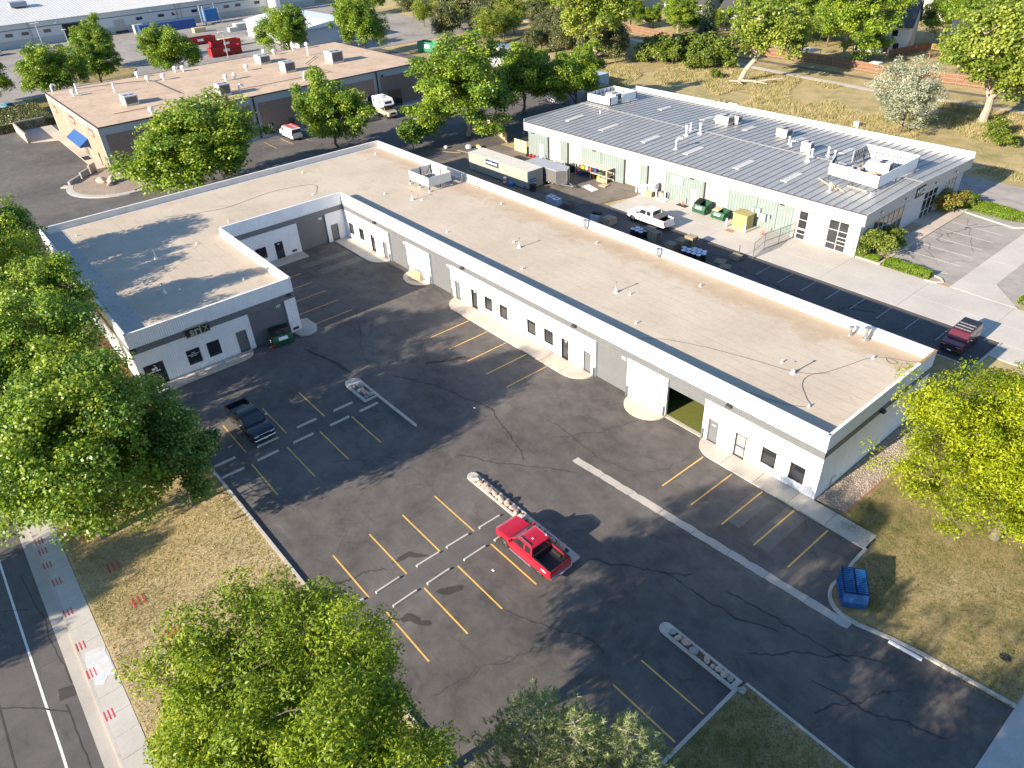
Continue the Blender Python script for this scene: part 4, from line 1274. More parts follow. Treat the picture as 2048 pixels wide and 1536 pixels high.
# front wall
YW = 37.75
def wallbox(x0, x1, z0, z1, mat, name, rib=False, y=YW):
    mb = MB()
    if rib: ribbed(mb, (x0, y), (1, 0), (0, -1), 0, x1 - x0, z0, z1, 0.4, [(0, 0), (0.22, 0), (0.25, -0.05), (0.37, -0.05)])
    else: mb.add([(x0, y, z0), (x1, y, z0), (x1, y, z1), (x0, y, z1)], [(0, 1, 2, 3)])
    return mb.build(name, mat, b2)
segs = [(-73.2, -68.7, 'g'), (-68.7, -65.7, 'd'), (-65.7, -64.3, 'g'), (-64.3, -61.2, 'd'), (-61.2, -52.75, 'g'), (-52.75, -49.7, 'e'), (-49.7, -48.45, 'g'), (-48.45, -45.3, 'd'), (-45.3, -38.9, 'g'), (-38.9, -35.2, 'd'), (-35.2, -26.0, 'g'), (-26.0, -17.9, 's')]
for x0, x1, k in segs:
    if k == 'g': wallbox(x0, x1, 0, 3.92, m_teal, "ribbed_wall_panel", True)
    elif k in 'de':
        zt = 3.92 if k == 'd' else 3.5
        mb = MB()
        zs = [0.02 + i * (zt - .02) / 6 for i in range(7)]
        for i in range(6):
            mb.add([(x0, YW + .35, zs[i] + .012), (x1, YW + .35, zs[i] + .012), (x1, YW + .35, zs[i + 1]), (x0, YW + .35, zs[i + 1])], [(0, 1, 2, 3)])
            mb.add([(x0, YW + .37, zs[i]), (x1, YW + .37, zs[i]), (x1, YW + .35, zs[i] + .012), (x0, YW + .35, zs[i] + .012)], [(0, 1, 2, 3)])
        dd = mb.build("overhead_door", m_odoor, b2)
        jb = MB()
        jb.add([(x0, YW - .01, 0), (x0, YW + .38, 0), (x0, YW + .38, zt), (x0, YW - .01, zt)], [(0, 1, 2, 3)])
        jb.build("door_jamb", M("jamb_brown", (0.16, 0.13, 0.11), 0.7), dd); jb = MB()
        jb.add([(x1, YW - .01, 0), (x1, YW + .38, 0), (x1, YW + .38, zt), (x1, YW - .01, zt)], [(3, 2, 1, 0)])
        jb.build("door_jamb", M("jamb_brown", (0.16, 0.13, 0.11), 0.7), dd)
        if k == 'e': wallbox(x0, x1, 3.5, 3.92, m_teal, "ribbed_wall_panel", True)
    else: wallbox(x0, x1, 0, 3.98, m_stucco, "stucco_wall")
for x in (-70.15, -40.4):
    d = MB().add([(x - .47, YW - .02, .03), (x + .47, YW - .02, .03), (x + .47, YW - .02, 2.2), (x - .47, YW - .02, 2.2)], [(0, 1, 2, 3)]).build("door", M("pale_door", (0.52, 0.57, 0.55), 0.5), b2)
    MB().bar((x + .35, YW - .06, 1.0), (x + .35, YW - .06, 1.12), .05).build("handle", m_metal, d)
for x in (-57.2, -31.0, -28.2):
    MB().box(x - .03, x + .03, YW - .07, YW - .01, 0, 3.9).build("downspout", m_teal, b2)
for x, z0, w, h in ((-31.3, 1.75, .5, .6), (-30.6, 1.3, .7, 1.1), (-29.8, .95, .8, .95), (-29.0, 1.5, .3, .4)):
    MB().box(x - w / 2, x + w / 2, YW - .28, YW - .03, z0, z0 + h).build("electric_meter_box", M("teal_box", (0.25, 0.33, 0.31), 0.5), b2)
for x in (-72.0, -58.5, -40.8, -27.6):
    MB().box(x - .2, x + .2, YW - .3, YW - .02, 3.55, 3.72).build("wall_light", m_black, b2)
MB().box(-44.2, -42.2, YW - .09, YW - .04, 2.3, 3.3).build("notice_board", M("faded_board", (0.46, 0.52, 0.47), 0.6), b2)
m_wframe = M("pale_window_frame", (0.62, 0.61, 0.58), 0.5)


def grid_window(face, c, u0, u1, z0, z1, us, zs, gmat=None, t=0.06):
    "window with muntins; face '-y' at y=c (u=x) or '+x' at x=c (u=y)"
    def P(u, d, z): return (u, c - d, z) if face == '-y' else (c + d, u, z)
    fr = MB()
    for u in [u0] + us + [u1]: fr.bar(P(u, .03, z0), P(u, .03, z1), t)
    for z in [z0] + zs + [z1]: fr.bar(P(u0, .03, z), P(u1, .03, z), t)
    o = fr.build("window", m_wframe, b2)
    U = [u0] + us + [u1]; ZZ = [z0] + zs + [z1]
    for i in range(len(U) - 1):
        for j in range(len(ZZ) - 1):
            MB().add([P(U[i], .012, ZZ[j]), P(U[i + 1], .012, ZZ[j]), P(U[i + 1], .012, ZZ[j + 1]), P(U[i], .012, ZZ[j + 1])], [(0, 1, 2, 3)]).build("pane", gmat or m_glass, o)
    return o


grid_window('-y', YW, -25.25, -24.15, .1, 3.5, [], [.75, 1.25, 1.4, 2.45])
grid_window('-y', YW, -21.52, -19.18, .08, 3.52, [-20.3], [.85, 2.4])
grid_window('-y', YW - .012, -20.3, -19.18, .85, 1.75, [], [1.3])
# right wall
mbw = MB().add([(-17.9, YW, 0), (-17.9, BY1 - .2, 0), (-17.9, BY1 - .2, 4.0), (-17.9, YW, 4.0)], [(0, 1, 2, 3)])
mbw.build("stucco_wall", M("grey_stucco", (0.47, 0.46, 0.45), 0.8, var=0.07, space='w', scale=1.0, bumps=0.2, bscale=20), b2)
m_glt = mat_glass("bronze_glass", (0.035, 0.028, 0.02), 0.05)
grid_window('+x', -17.9, 40.6, 47.6, .55, 3.45, [41.8, 42.95, 44.1, 45.3, 46.45], [2.1], m_glt)
grid_window('+x', -17.9, 52.5, 56.0, .1, 3.4, [53.6, 54.8], [1.0, 2.5])
grid_window('+x', -17.9, 58.2, 61.0, .6, 3.6, [59.1, 60.05], [1.6, 2.6], m_glt)
MB().add([(BX0 + .3, YW, 0), (BX0 + .3, BY1 - .1, 0), (BX0 + .3, BY1 - .1, 5.1), (BX0 + .3, YW, 5.1)], [(3, 2, 1, 0)]).build("side_wall", m_stucco, b2)
MB().add([(BX0 + .3, BY1 - .1, 0), (-17.9, BY1 - .1, 0), (-17.9, BY1 - .1, 5.1), (BX0 + .3, BY1 - .1, 5.1)], [(3, 2, 1, 0)]).build("rear_wall", m_stucco, b2)
for y in (40.4, 45.8, 53.0, 58.4):
    MB().lathe([(.05, 0), (.17, .03), (.17, .16), (.1, .2)], 10, (BX1 + .14, y, 4.6)).build("fascia_light", M("lamp_grey", (.13, .13, .13), .5), b2)
sgn = thing("wall_sign", "dark sign board with tall white letters on the cream fascia above the entrance", "sign", (BX1 + .05, 49.4, 4.1))
MB().box(BX1 + .01, BX1 + .07, 48.2, 50.35, 4.06, 5.27).build("sign_board", M("sign_black", (0.012, 0.012, 0.012), 0.5), sgn)
letters("MTZ", 1.0, m_lettw, sgn, (BX1 + .085, 49.32, 4.62), '+x', 0.01, 0.012, "sign_lettering")
# skylights, pipes on roof
zr_f = lambda y: ZE + (ZR - ZE) * (y - BY0) / (YRG - BY0) if y < YRG else ZR - (ZR - ZE) * (y - YRG) / (BY1 - YRG)
for x, ya, yb in [(-68.1, 41.3, 44.9), (-60.6, 41.0, 44.6), (-52.1, 40.7, 44.2), (-44.4, 40.4, 44.0), (-36.2, 40.1, 43.8), (-29.3, 40.0, 43.5), (-61.2, 55, 57.6), (-52.6, 54.5, 57.2), (-44.8, 54.1, 56.8), (-36.7, 54.2, 56.4), (-29.6, 53.3, 56.3)]:
    z0, z1 = zr_f(ya) + .085, zr_f(yb) + .085
    mb = MB().add([(x - .42, ya, z0), (x + .42, ya, z0), (x + .42, yb, z1), (x - .42, yb, z1), (x - .42, ya, z0 - .1), (x + .42, ya, z0 - .1), (x + .42, yb, z1 - .1), (x - .42, yb, z1 - .1)],
                  [(0, 1, 2, 3), (0, 4, 5, 1), (1, 5, 6, 2), (2, 6, 7, 3), (3, 7, 4, 0)])
    mb.build("skylight", M("fibreglass_skylight", (0.50, 0.48, 0.43), 0.4), b2)
rv = MB().lathe([(.3, 0), (.26, .06), (.1, .16), (.1, .9), (.16, .93), (.16, 1.05), (.05, 1.1)], 10).mesh("roof_vent", m_pvc, None, True)
for x, y, s in [(-49.3, 46.7, 1.35), (-50.3, 48.9, 1.0), (-48.3, 48.5, 1.4), (-46.7, 41.3, 1.1), (-31.0, 47.8, 1.4), (-23.8, 40.7, 1.0), (-36.7, 52.6, .9), (-36.0, 52.0, .7), (-29.2, 51.0, .9), (-19.6, 41.9, .5), (-30.2, 51.2, 1.1), (-31.4, 49.4, 1.0), (-66.5, 47.0, .6)]:
    link("roof_vent", rv, b2, (x + 45, y - 50, zr_f(y)), None, (s, s, s))
MB().tube([(-46.7, 41.3, zr_f(41.3) + 1.15), (-46.5, 41.5, zr_f(41.3) + 1.5), (-46.1, 41.8, zr_f(41.3) + 1.45)], [.13, .16, .19], 10).build("gooseneck", m_pvc, b2, smooth=True)


def rtu(loc, sx, sy, sz, label, rot=0.0, hood=True, col=(0.50, 0.49, 0.47)):
    t = thing("rooftop_unit", label, "air conditioner", loc, rot)
    mc = M("rtu_casing_%d" % int(col[0] * 100), col, 0.5, 0.15, var=0.07)
    MB().box(-sx / 2, sx / 2, -sy / 2, sy / 2, .22, sz).build("casing", mc, t, False, bevel=.02)
    MB().box(-sx / 2 + .05, sx / 2 - .05, -sy / 2 + .05, sy / 2 - .05, 0, .22).build("kerb_frame", m_metal, t, False)
    MB().box(sx / 2 - .01, sx / 2 + .015, -sy * .42, sy * .42, .35, sz - .2).build("coil_grille", M("coil_dark", (0.12, 0.12, 0.125), 0.6, 0.4, scale=30), t, False)
    for k in (-1, 1): MB().lathe([(sy * .19, sz), (sy * .19, sz + .035), (.05, sz + .04)], 14, (0.12 * sx + sx * .0, k * sy * .22, 0)).build("fan", m_black, t, False)
    if hood:
        MB().add([(-sx / 2, -sy * .4, sz * .35), (-sx / 2, sy * .4, sz * .35), (-sx / 2, sy * .4, sz * .9), (-sx / 2, -sy * .4, sz * .9), (-sx / 2 - .45, -sy * .4, sz * .35), (-sx / 2 - .45, sy * .4, sz * .35)],
                 [(0, 1, 2, 3), (4, 3, 2, 5), (0, 3, 4), (1, 5, 2)]).build("intake_hood", mc, t, False)
    return t


rtu((-48.9, 54.9, zr_f(54.9) + .05), 2.2, 1.5, 1.25, "weathered rooftop unit beside a smaller box on the seam roof", 0.05)
rtu((-47.6, 56.2, zr_f(56.2) + .05), 1.0, 1.0, 1.2, "small boxy rooftop unit behind the weathered one on the seam roof", 0, False)
rtu((-39.0, 54.9, zr_f(54.9) + .05), 1.7, 1.4, 1.2, "rooftop unit with brown stained top on the grey seam roof", 0, False, (0.44, 0.39, 0.35))
rtu((-33.2, 51.2, zr_f(51.2) + .05), 1.3, 1.1, 1.2, "pale rooftop unit between white pipes near the ridge", 0.1, False, (0.55, 0.55, 0.54))
# screens
m_scr = M("screen_white", (0.74, 0.74, 0.73), 0.5, var=0.04)
m_scrf = M("screen_frame_dark", (0.06, 0.05, 0.05), 0.6)


def framed_wall(root, a, b, z0, z1, inward, studs=8, dz0=0.0, dz1=0.0, dark=False):
    "screen panel from a to b with studs and diagonal braces on the inner side"
    mb = MB()
    (xa, ya), (xb, yb) = a, b
    ix, iy = inward
    t = .06
    mb.add([(xa, ya, z0 + dz0), (xb, yb, z0 + dz1), (xb, yb, z1 + dz1), (xa, ya, z1 + dz0), (xa + ix * t, ya + iy * t, z0 + dz0), (xb + ix * t, yb + iy * t, z0 + dz1), (xb + ix * t, yb + iy * t, z1 + dz1), (xa + ix * t, ya + iy * t, z1 + dz0)],
           [(0, 1, 2, 3), (7, 6, 5, 4), (3, 2, 6, 7), (0, 4, 5, 1), (0, 3, 7, 4), (1, 5, 6, 2)])
    p = mb.build("screen_panel", m_scr, root)
    for i in range(studs + 1):
        f = i / studs
        x, y, d = xa + (xb - xa) * f + ix * .1, ya + (yb - ya) * f + iy * .1, dz0 + (dz1 - dz0) * f
        MB().bar((x, y, z0 - .1 + d), (x, y, z1 + d - .02), .07).build("stud", m_scrf, p)
    for i in range(0, studs, 3):
        f = (i + .5) / studs
        x, y, d = xa + (xb - xa) * f, ya + (yb - ya) * f, dz0 + (dz1 - dz0) * f
        MB().bar((x + ix * .12, y + iy * .12, z1 - .15 + d), (x + ix * 1.1, y + iy * 1.1, z0 - .35), .07).build("brace", m_scrf, p)
    MB().bar((xa + ix * .1, ya + iy * .1, (z0 + z1) / 2 + dz0), (xb + ix * .1, yb + iy * .1, (z0 + z1) / 2 + dz1), .06).build("rail", m_scrf, p)


s1 = thing("equipment_screen", "large storm-bent white screen wall around wrecked units at the end of the seam roof", "equipment screen", (-23, 48, 5.6))
framed_wall(s1, (-25.9, 43.7), (-19.8, 43.6), 6.0, 7.35, (0, 1), 9, .1, -.15)
framed_wall(s1, (-19.8, 43.6), (-19.7, 52.8), 6.0, 7.35, (-1, 0), 11, -.15, 0)
framed_wall(s1, (-19.7, 52.8), (-26.4, 53.0), 6.0, 7.45, (0, -1), 9)
framed_wall(s1, (-26.4, 53.0), (-26.2, 49.6), 6.0, 7.4, (1, 0), 6)
framed_wall(s1, (-26.0, 43.8), (-26.9, 46.6), 6.0, 7.0, (1, 0), 4, .2, .5)
for x, y in ((-25.8, 43.8), (-22.8, 43.8), (-19.9, 43.7), (-19.8, 48), (-19.8, 52.6), (-23, 52.8), (-26.3, 52.8)):
    MB().bar((x, y, zr_f(y)), (x, y, 6.1), .1).build("leg", m_scrf, s1)
m_wd = M("raw_lumber", (0.42, 0.32, 0.21), 0.8, var=0.2)
for a, b in (((-26.6, 43.0, 5.62), (-23.2, 41.2, 5.55)), ((-22.9, 42.9, 5.6), (-20.4, 42.6, 5.62)), ((-24.6, 42.3, 5.55), (-22.4, 41.3, 5.5)), ((-24.8, 47.0, 5.85), (-22.0, 48.2, 5.9)), ((-24.0, 45.5, 5.8), (-25.4, 48.8, 6.2)), ((-23.6, 50.4, 5.9), (-21.2, 46.2, 5.9)), ((-25.5, 51, 5.85), (-24.1, 48.2, 5.9))):
    one("fallen_beam", MB().bar(a, b, .1, .14), m_wd, "loose fallen timber lying in and around the wrecked roof screen", "beam", "fallen timbers at the wrecked screen")
rtu((-22.6, 49.4, zr_f(49.4) + .1), 2.6, 1.7, 1.3, "large pale unit inside the storm-bent roof screen", 0.15, True, (0.62, 0.61, 0.59))
rtu((-24.3, 46.4, zr_f(46.4) + .1), 1.5, 1.2, .9, "low tipped unit inside the storm-bent roof screen", 0.5, False, (0.58, 0.57, 0.54))
s2 = thing("equipment_screen", "boxy white screen wall at the far corner of the grey seam roof", "equipment screen", (-71, 54, 5.6))
framed_wall(s2, (-73.5, 51.1), (-68.3, 51.1), 5.75, 6.9, (0, 1), 7)
framed_wall(s2, (-68.3, 51.1), (-68.3, 52.9), 5.75, 6.9, (-1, 0), 3)
framed_wall(s2, (-68.3, 53.9), (-68.3, 57.4), 5.75, 6.9, (-1, 0), 4)
framed_wall(s2, (-68.3, 57.4), (-73.6, 57.6), 5.75, 6.9, (0, -1), 7)
framed_wall(s2, (-73.6, 57.6), (-73.5, 51.1), 5.75, 6.9, (1, 0), 7)
rtu((-70.8, 54.6, zr_f(54.6) + .05), 2.2, 1.5, 1.2, "pale unit inside the boxy screen at the far roof corner", 0.0)
# lawn behind and walks around
struct("entrance_walk", MB().prism([(-17.8, 37.8), (-15.0, 37.8), (-14.95, 64), (-16.9, 65.5), (-17.8, 65.5)], -.05, .12), m_conc_tan)
struct("stone_bed", MB().prism([(-17.78, 40.2), (-16.6, 40.2), (-16.6, 51.2), (-17.78, 51.2)], .02, .135), m_gravel)

# ================================================================ BROWN AGGREGATE BUILDING
b3 = thing("commercial_building", "brown aggregate-panel building with flat tan gravel roof and blue entrance awning", "building", (-135, 16, 0))
AX0, AX1, AY0, AY1, AH = -153, -116.5, -14.4, 47.5, 7.25
m_agg = M("shaded_aggregate", (0.22, 0.165, 0.13), 0.95, var=0.3, scale=6, space='w', bumps=0.5, bscale=12)  # darker copy for the sunless long wall: shade put into the colour
m_aggf = M("tan_aggregate", (0.30, 0.215, 0.15), 0.95, var=0.18, scale=6, space='w', bumps=0.4, bscale=12)
m_frame_shade = M("shaded_frame", (0.33, 0.36, 0.36), 0.7, var=0.06, space='w')  # bluish frame copy for the sunless wall: shade put into the colour
m_frame_c = M("cream_frame", (0.40, 0.35, 0.28), 0.7, var=0.06, space='w')
MB().box(AX0 + .05, AX1 - .05, AY0 + .05, AY1 - .05, 0, AH - .1).build("wall", m_frame_shade, b3)
m_b3roof = M("tan_gravel_roof", (0.50, 0.37, 0.255), 0.9, var=0.13, scale=0.35, space='w', dirt=((0.24, 0.16, 0.10), 0.8, 0.5), bumps=0.3, bscale=25)
MB().box(AX0, AX1, AY0, AY1, AH - .1, AH).build("roof", m_b3roof, b3)
for a in ((AX0 - .06, AX1 + .06, AY0 - .06, AY0 + .08), (AX0 - .06, AX1 + .06, AY1 - .08, AY1 + .06), (AX0 - .06, AX0 + .08, AY0, AY1), (AX1 - .08, AX1 + .06, AY0, AY1)):
    MB().box(*a, AH - .12, AH + .05).build("roof_edge", M("dark_edge", (0.05, 0.035, 0.03), 0.7), b3)
ys = [AY0, -5.9, 2.6, 11.3, 20.0, 28.3, 36.5, AY1]
for i in range(7):
    MB().box(AX1 - .05, AX1 + .03, ys[i] + .75, ys[i + 1] - .75, .45, AH - 1.3).build("aggregate_panel", m_agg, b3)
    if i: MB().bar((AX1 + .09, ys[i], 0), (AX1 + .09, ys[i], AH - .1), .2).build("downspout", m_black, b3)
for y0, y1, z0, z1 in ((12.95, 14.0, .4, 2.3), (17.0, 18.05, .4, 2.35), (-12.6, -11.4, .4, 2.3), (-9.6, -8.4, .4, 2.3), (38.6, 41.6, .1, 3.2), (4.5, 5.6, .4, 2.3), (31.5, 34.5, .1, 3.0)):
    f = MB().box(AX1 + .02, AX1 + .07, y0, y1, z0, z1).build("window", m_dframe, b3)
    MB().box(AX1 + .06, AX1 + .085, y0 + .08, y1 - .08, z0 + .08, z1 - .08).build("pane", m_glass, f)
MB().box(AX1, AX1 + .3, 37.5, 37.9, AH - 1.15, AH - .85).build("wall_light", m_black, b3)
xs = [AX0, -141.2, -128.3, AX1]
MB().box(AX0, AX1, AY0 - .04, AY0 + .05, 0, AH - .12).build("front_frame", m_frame_c, b3)
for i in range(3):
    MB().box(xs[i] + (.9 if i == 0 else .8), xs[i + 1] - .8, AY0 - .07, AY0, .05, AH - 1.15).build("aggregate_panel", m_aggf, b3)
for x0, x1, z0, z1, nm in ((-122.7, -121.8, .2, 2.3, "window"), (-118.6, -117.2, .2, 2.35, "window"), (-133.0, -130.3, 0.05, 2.4, "glass_door")):
    f = MB().box(x0, x1, AY0 - .11, AY0 - .06, z0, z1).build(nm, m_dframe, b3)
    MB().box(x0 + .1, x1 - .1, AY0 - .125, AY0 - .1, z0 + .1, z1 - .1).build("pane", m_glass, f)
aw = MB()
a0, a1 = -136.2, -127.0
aw.add([(a0, AY0 - .08, 3.6), (a1, AY0 - .08, 3.6), (a1, AY0 - 1.7, 2.6), (a0, AY0 - 1.7, 2.6), (a0, AY0 - 1.7, 2.35), (a1, AY0 - 1.7, 2.35), (a0, AY0 - .08, 2.35), (a1, AY0 - .08, 2.35)],
       [(3, 2, 1, 0), (4, 5, 2, 3), (1, 2, 5, 7), (0, 6, 4, 3)])
aw.build("awning", M("blue_awning", (0.02, 0.085, 0.25), 0.7, var=0.1), b3)
for x0, x1, z0, z1, mm in ((-149.2, -146.8, 4.4, 5.7, M("sign_brown", (.18, .11, .08), .6)), (-136.4, -133.2, 4.7, 6.1, M("sign_red", (.20, .05, .04), .6)), (-123.6, -120.6, 4.9, 6.2, M("sign_brown", (.18, .11, .08), .6))):
    s_ = MB().box(x0, x1, AY0 - .12, AY0 - .06, z0, z1).build("sign_panel", mm, b3)
    MB().box(x0 + .5, x1 - .5, AY0 - .135, AY0 - .11, z0 + .3, z1 - .5).build("sign_mark", m_frame_c, s_)
tb = MB().lathe([(.14, 0), (.14, .35), (.3, .4), (.36, .6), (.3, .8), (.1, .9)], 10).mesh("turbine_vent", m_pvc, None, True)
for x, y in [(-144.5, -11.2), (-151.5, 2.4), (-145.6, 2.6), (-144.6, 5.3), (-150.2, 9.5), (-149.6, 10.9), (-133.1, 13.3), (-133.2, 15.1), (-139.0, 20.0), (-150.4, 31.2), (-151.6, 39.7), (-118.4, -5.3), (-152, 29.6)]:
    link("turbine_vent", tb, b3, (x + 135, y - 16, AH), None, (1.35, 1.35, 1.35))
fp = MB().tube([(0, 0, 0), (0, 0, 1.5)], .14, 8).mesh("roof_pipe", m_pvc)
for x, y in [(-140.9, -4.9), (-146.3, -10.1), (-151.6, 36.3), (-143.1, 35.8)]: link("roof_pipe", fp, b3, (x + 135, y - 16, AH), None, (1.2, 1.2, 1.2))
for x, y in [(-121.1, 23.7), (-121.7, 11.3), (-152.2, -13.2)]:
    MB().tube([(x, y, AH), (x, y, AH + 1.0), (x, y + .3, AH + 1.3), (x, y + .7, AH + 1.2), (x, y + .8, AH + .9)], .17, 8).build("gooseneck_vent", m_pvc, b3, smooth=True)
gl = MB()
gl.tube([(-150, -10, AH + .25), (-147, 0, AH + .25), (-145, 3.1, AH + .25), (-129, 3.1, AH + .25)], .05, 6)
gl.build("gas_line", m_black, b3)
gl = MB(); gl.tube([(-123, -10, AH + .2), (-122.6, 30, AH + .2), (-134, 30.5, AH + .2), (-140, 36, AH + .2)], .05, 6)
gl.build("gas_line", M("rust_pipe", (.16, .08, .05), .8), b3)
for i, (x, y, sx, sy, sz) in enumerate([(-129.1, -5.6, 3.2, 2.2, 1.6), (-121.8, 8.4, 2.4, 2.0, 2.0), (-143.7, 25.6, 3.2, 2.2, 1.6), (-130.9, 25.2, 2.6, 2.2, 1.9), (-131.4, 35.8, 3.2, 2.6, 2.2)]):
    rtu((x, y, AH), sx, sy, sz, ("boxy rooftop unit with side hood on the tan roof by the front wall", "square rooftop unit at the shaded roof edge of the brown building", "boxy rooftop unit next to a round turbine vent pair", "pale tall-sided rooftop unit in the middle of the tan gravel roof", "largest rooftop unit at the far end of the tan gravel roof")[i], 0.0, True, (0.50, 0.49, 0.47))
# site walls and planter
one("masonry_wall", MB().box(-160.2, -148.5, -20.9, -20.6, 0, 1.7), m_frame_c, "cream low wall along the forecourt of the brown building", "wall")
one("masonry_wall", MB().box(-160.3, -160.0, -20.55, -15.2, 0, 1.8), m_frame_c, "cream wall at right angles at the end of the forecourt", "wall")
struct("forecourt_walk", MB().prism([(-160, -20.5), (-148.5, -20.5), (-146, -16.1), (-117, -16.1), (-117, -14.5), (-160, -14.5)], -.05, .1), m_conc_tan)
struct("entrance_mat", MB().sheet([(-130.5, -16.0), (-127.8, -16.0), (-127.8, -14.8), (-130.5, -14.8)], .106), m_dark)
struct("planter_gravel", MB().prism([(-115.3, -21.9)] + arc(-112, -14.2, 7.4, 250, 350, 8) + [(-106.5, -11.5), (-116.4, -12), (-119.5, -15.2)], -.05, .12), m_gravel)
kerb([(-115.6, -22.3)] + arc(-112, -14.2, 7.7, 250, 350, 10) + [(-104.6, -10)], 1.0, .15)
pw = thing("retaining_wall", "stepped grey block wall edging the gravel planter", "wall", (-117.5, -18.5, 0))
for i, (a, b, h) in enumerate([((-115.4, -21.3), (-117.6, -19.2), .7), ((-117.8, -19.0), (-119.4, -17.4), 1.0), ((-119.6, -17.2), (-120.9, -16.0), 1.3)]):
    MB().bar((*a, h / 2), (*b, h / 2), .35, h).build("wall_step", M("grey_block", (.33, .31, .29), .9, space='w'), pw)
for x, y, s, k in ((-112.8, -17.0, 1.0, 0), (-111.6, -15.8, 1.2, 3), (-110.2, -16.6, .6, 0)): boulder(x, y, .1, s, s * .7, s * .6, "large tan boulder in the gravel planter of the brown building", "planter boulders", k)
nl = bpy.data.objects["neighbour_lot"]
for y in (10.5, 13.6, 16.7, 19.8, 22.9): stripe(-113.6, y, -108.6, y, .12, m_yellow, nl)
struct("side_walk_strip", MB().box(-116.4, -115.0, -12, 47, -.02, .1), m_conc)

# ================================================================ FAR WAREHOUSE, SHED
wh = thing("warehouse", "long grey warehouse with pale metal roof and dark open bay door", "building", (-285, 40, 0))
WX = -275
m_wh = M("warehouse_wall", (0.52, 0.52, 0.50), 0.7, var=0.04, space='w')
m_whlow = M("warehouse_lower_wall", (0.36, 0.385, 0.375), 0.7, var=0.05, space='w')
mb = MB()
MB().box(-330, WX, -60, 104, 2.2, 6.6).build("upper_wall", m_wh, wh)
MB().box(-330, WX + .04, -60, 14.9, 0, 2.2).build("lower_wall", m_whlow, wh)
MB().box(-330, WX + .04, 21.6, 104, 0, 2.2).build("lower_wall", m_whlow, wh)
MB().box(WX - .02, WX + .06, -60, 104, 4.9, 5.15).build("grey_line", M("wh_line", (.14, .16, .18), .6), wh)
rf = MB(); ribbed(rf, (WX + .4, -60), (0, 1), (1, 0), 0, 164, 0, 1, 1.0, [(0, 0), (.8, 0), (.84, -.1), (.96, -.1)])
# roof sheet: turn vertical ribbed sheet into a pitched roof
rf2 = MB()
rf2.f = rf.f
rf2.v = [(WX + .5 - 30 * z, y, 6.6 + 2.6 * z + (x - (WX + .4)) * 1.0 + .12) for x, y, z in rf.v]
rf2.build("roof", M("pale_metal_roof", (0.62, 0.60, 0.56), 0.5, 0.2, var=0.06, space='w', scale=.3), wh)
MB().box(-335, -305, -60, 104, 6.0, 9.0).build("roof_core", m_wh, wh)
for y in (-30, 6): 
    MB().box(-302, -297, y, y + 5, 9.2, 10.6).build("roof_unit", M("unit_blue_grey", (.22, .25, .30), .5), wh)
for y in (-5.6, -.6, 3.9, 10.3, 38.8, 46.1, 50.8, 57.7, 62.4, 69.4, 73.7, 81.1, 86):
    MB().box(WX + .02, WX + .09, y - 1.0, y + 1.0, 3.25, 4.15).build("window", m_glass, wh)
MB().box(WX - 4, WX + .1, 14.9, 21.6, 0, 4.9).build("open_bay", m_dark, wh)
MB().box(WX + .02, WX + .12, 30.4, 33.8, .8, 4.1).build("dock_door", m_odoor, wh)
MB().box(WX + .02, WX + .5, 30.2, 34.2, .2, .8).build("dock_bumper", m_black, wh)
for y in (5.5, 24, 51.5, 53, 90): MB().bar((WX + .1, y, 0), (WX + .1, y, 6.6), .22).build("downspout", M("wh_pipe", (.30, .32, .33), .6), wh)
for y in (13, 43): MB().box(WX, WX + .6, y - .5, y + .5, 5.4, 5.8).build("wall_light", m_pvc, wh)
one("storage_silo", MB().lathe([(2.2, 0), (2.2, 9.5), (1.2, 11), (.3, 11.3)], 16, (-271, 86, 0)), m_pvc, "tall white cylindrical silo against the grey warehouse wall", "silo", smooth=True)
sh = thing("storage_shed", "shed with bright white low-pitched metal roof and pale blue walls behind the brown building", "building", (-215, 66, 0))
MB().box(-229, -193.6, 57.2, 78.0, 0, 4.6).build("wall", M("pale_blue_wall", (.50, .55, .60), .6, space='w'), sh)
MB().add([(-230, 56.6, 4.6), (-193, 56.6, 4.6), (-193, 67.6, 5.9), (-230, 67.6, 5.9), (-193, 78.6, 4.6), (-230, 78.6, 4.6)], [(0, 1, 2, 3), (3, 2, 4, 5), (1, 4, 2), (0, 3, 5)]).build("roof", M("bright_white_roof", (.78, .80, .80), .45, space='w', var=.04), sh)
# ================================================================ VEHICLES
def paint(name, col, rough=0.28, coat=0.6, metal=0.0):
    return M(name, col, rough, metal, var=0.04, scale=1.5, coat=coat, spec=0.5)


m_tyre = M("tyre_rubber", (0.018, 0.018, 0.018), 0.85)
m_rim = M("alloy_rim", (0.55, 0.55, 0.56), 0.3, 0.8)
m_cglass = mat_glass("car_glass", (0.010, 0.012, 0.014), 0.03)
m_headl = M("headlamp_lens", (0.70, 0.71, 0.72), 0.12, var=0.1)
m_taill = M("tail_lamp_lens", (0.45, 0.015, 0.012), 0.2)
m_chrome = M("chrome_trim", (0.62, 0.62, 0.63), 0.15, 0.9)
m_plate = M("number_plate", (0.62, 0.64, 0.62), 0.5)


def arches(zb, wheels, ar, xr, xf):
    "bottom edge from rear xr to front xf with wheel arch cutouts"
    P = [(xr, zb)]
    for cx, cz in sorted(wheels):
        h = max(0.02, cz - zb)
        a0 = math.asin(min(1, (zb - cz) / ar)) if abs(zb - cz) < ar else 0
        st, en = math.pi - a0, a0
        P += [(cx + ar * math.cos(t), cz + ar * math.sin(t)) for t in [st + (en - st) * k / 12 for k in range(13)]]
    P.append((xf, zb))
    return P


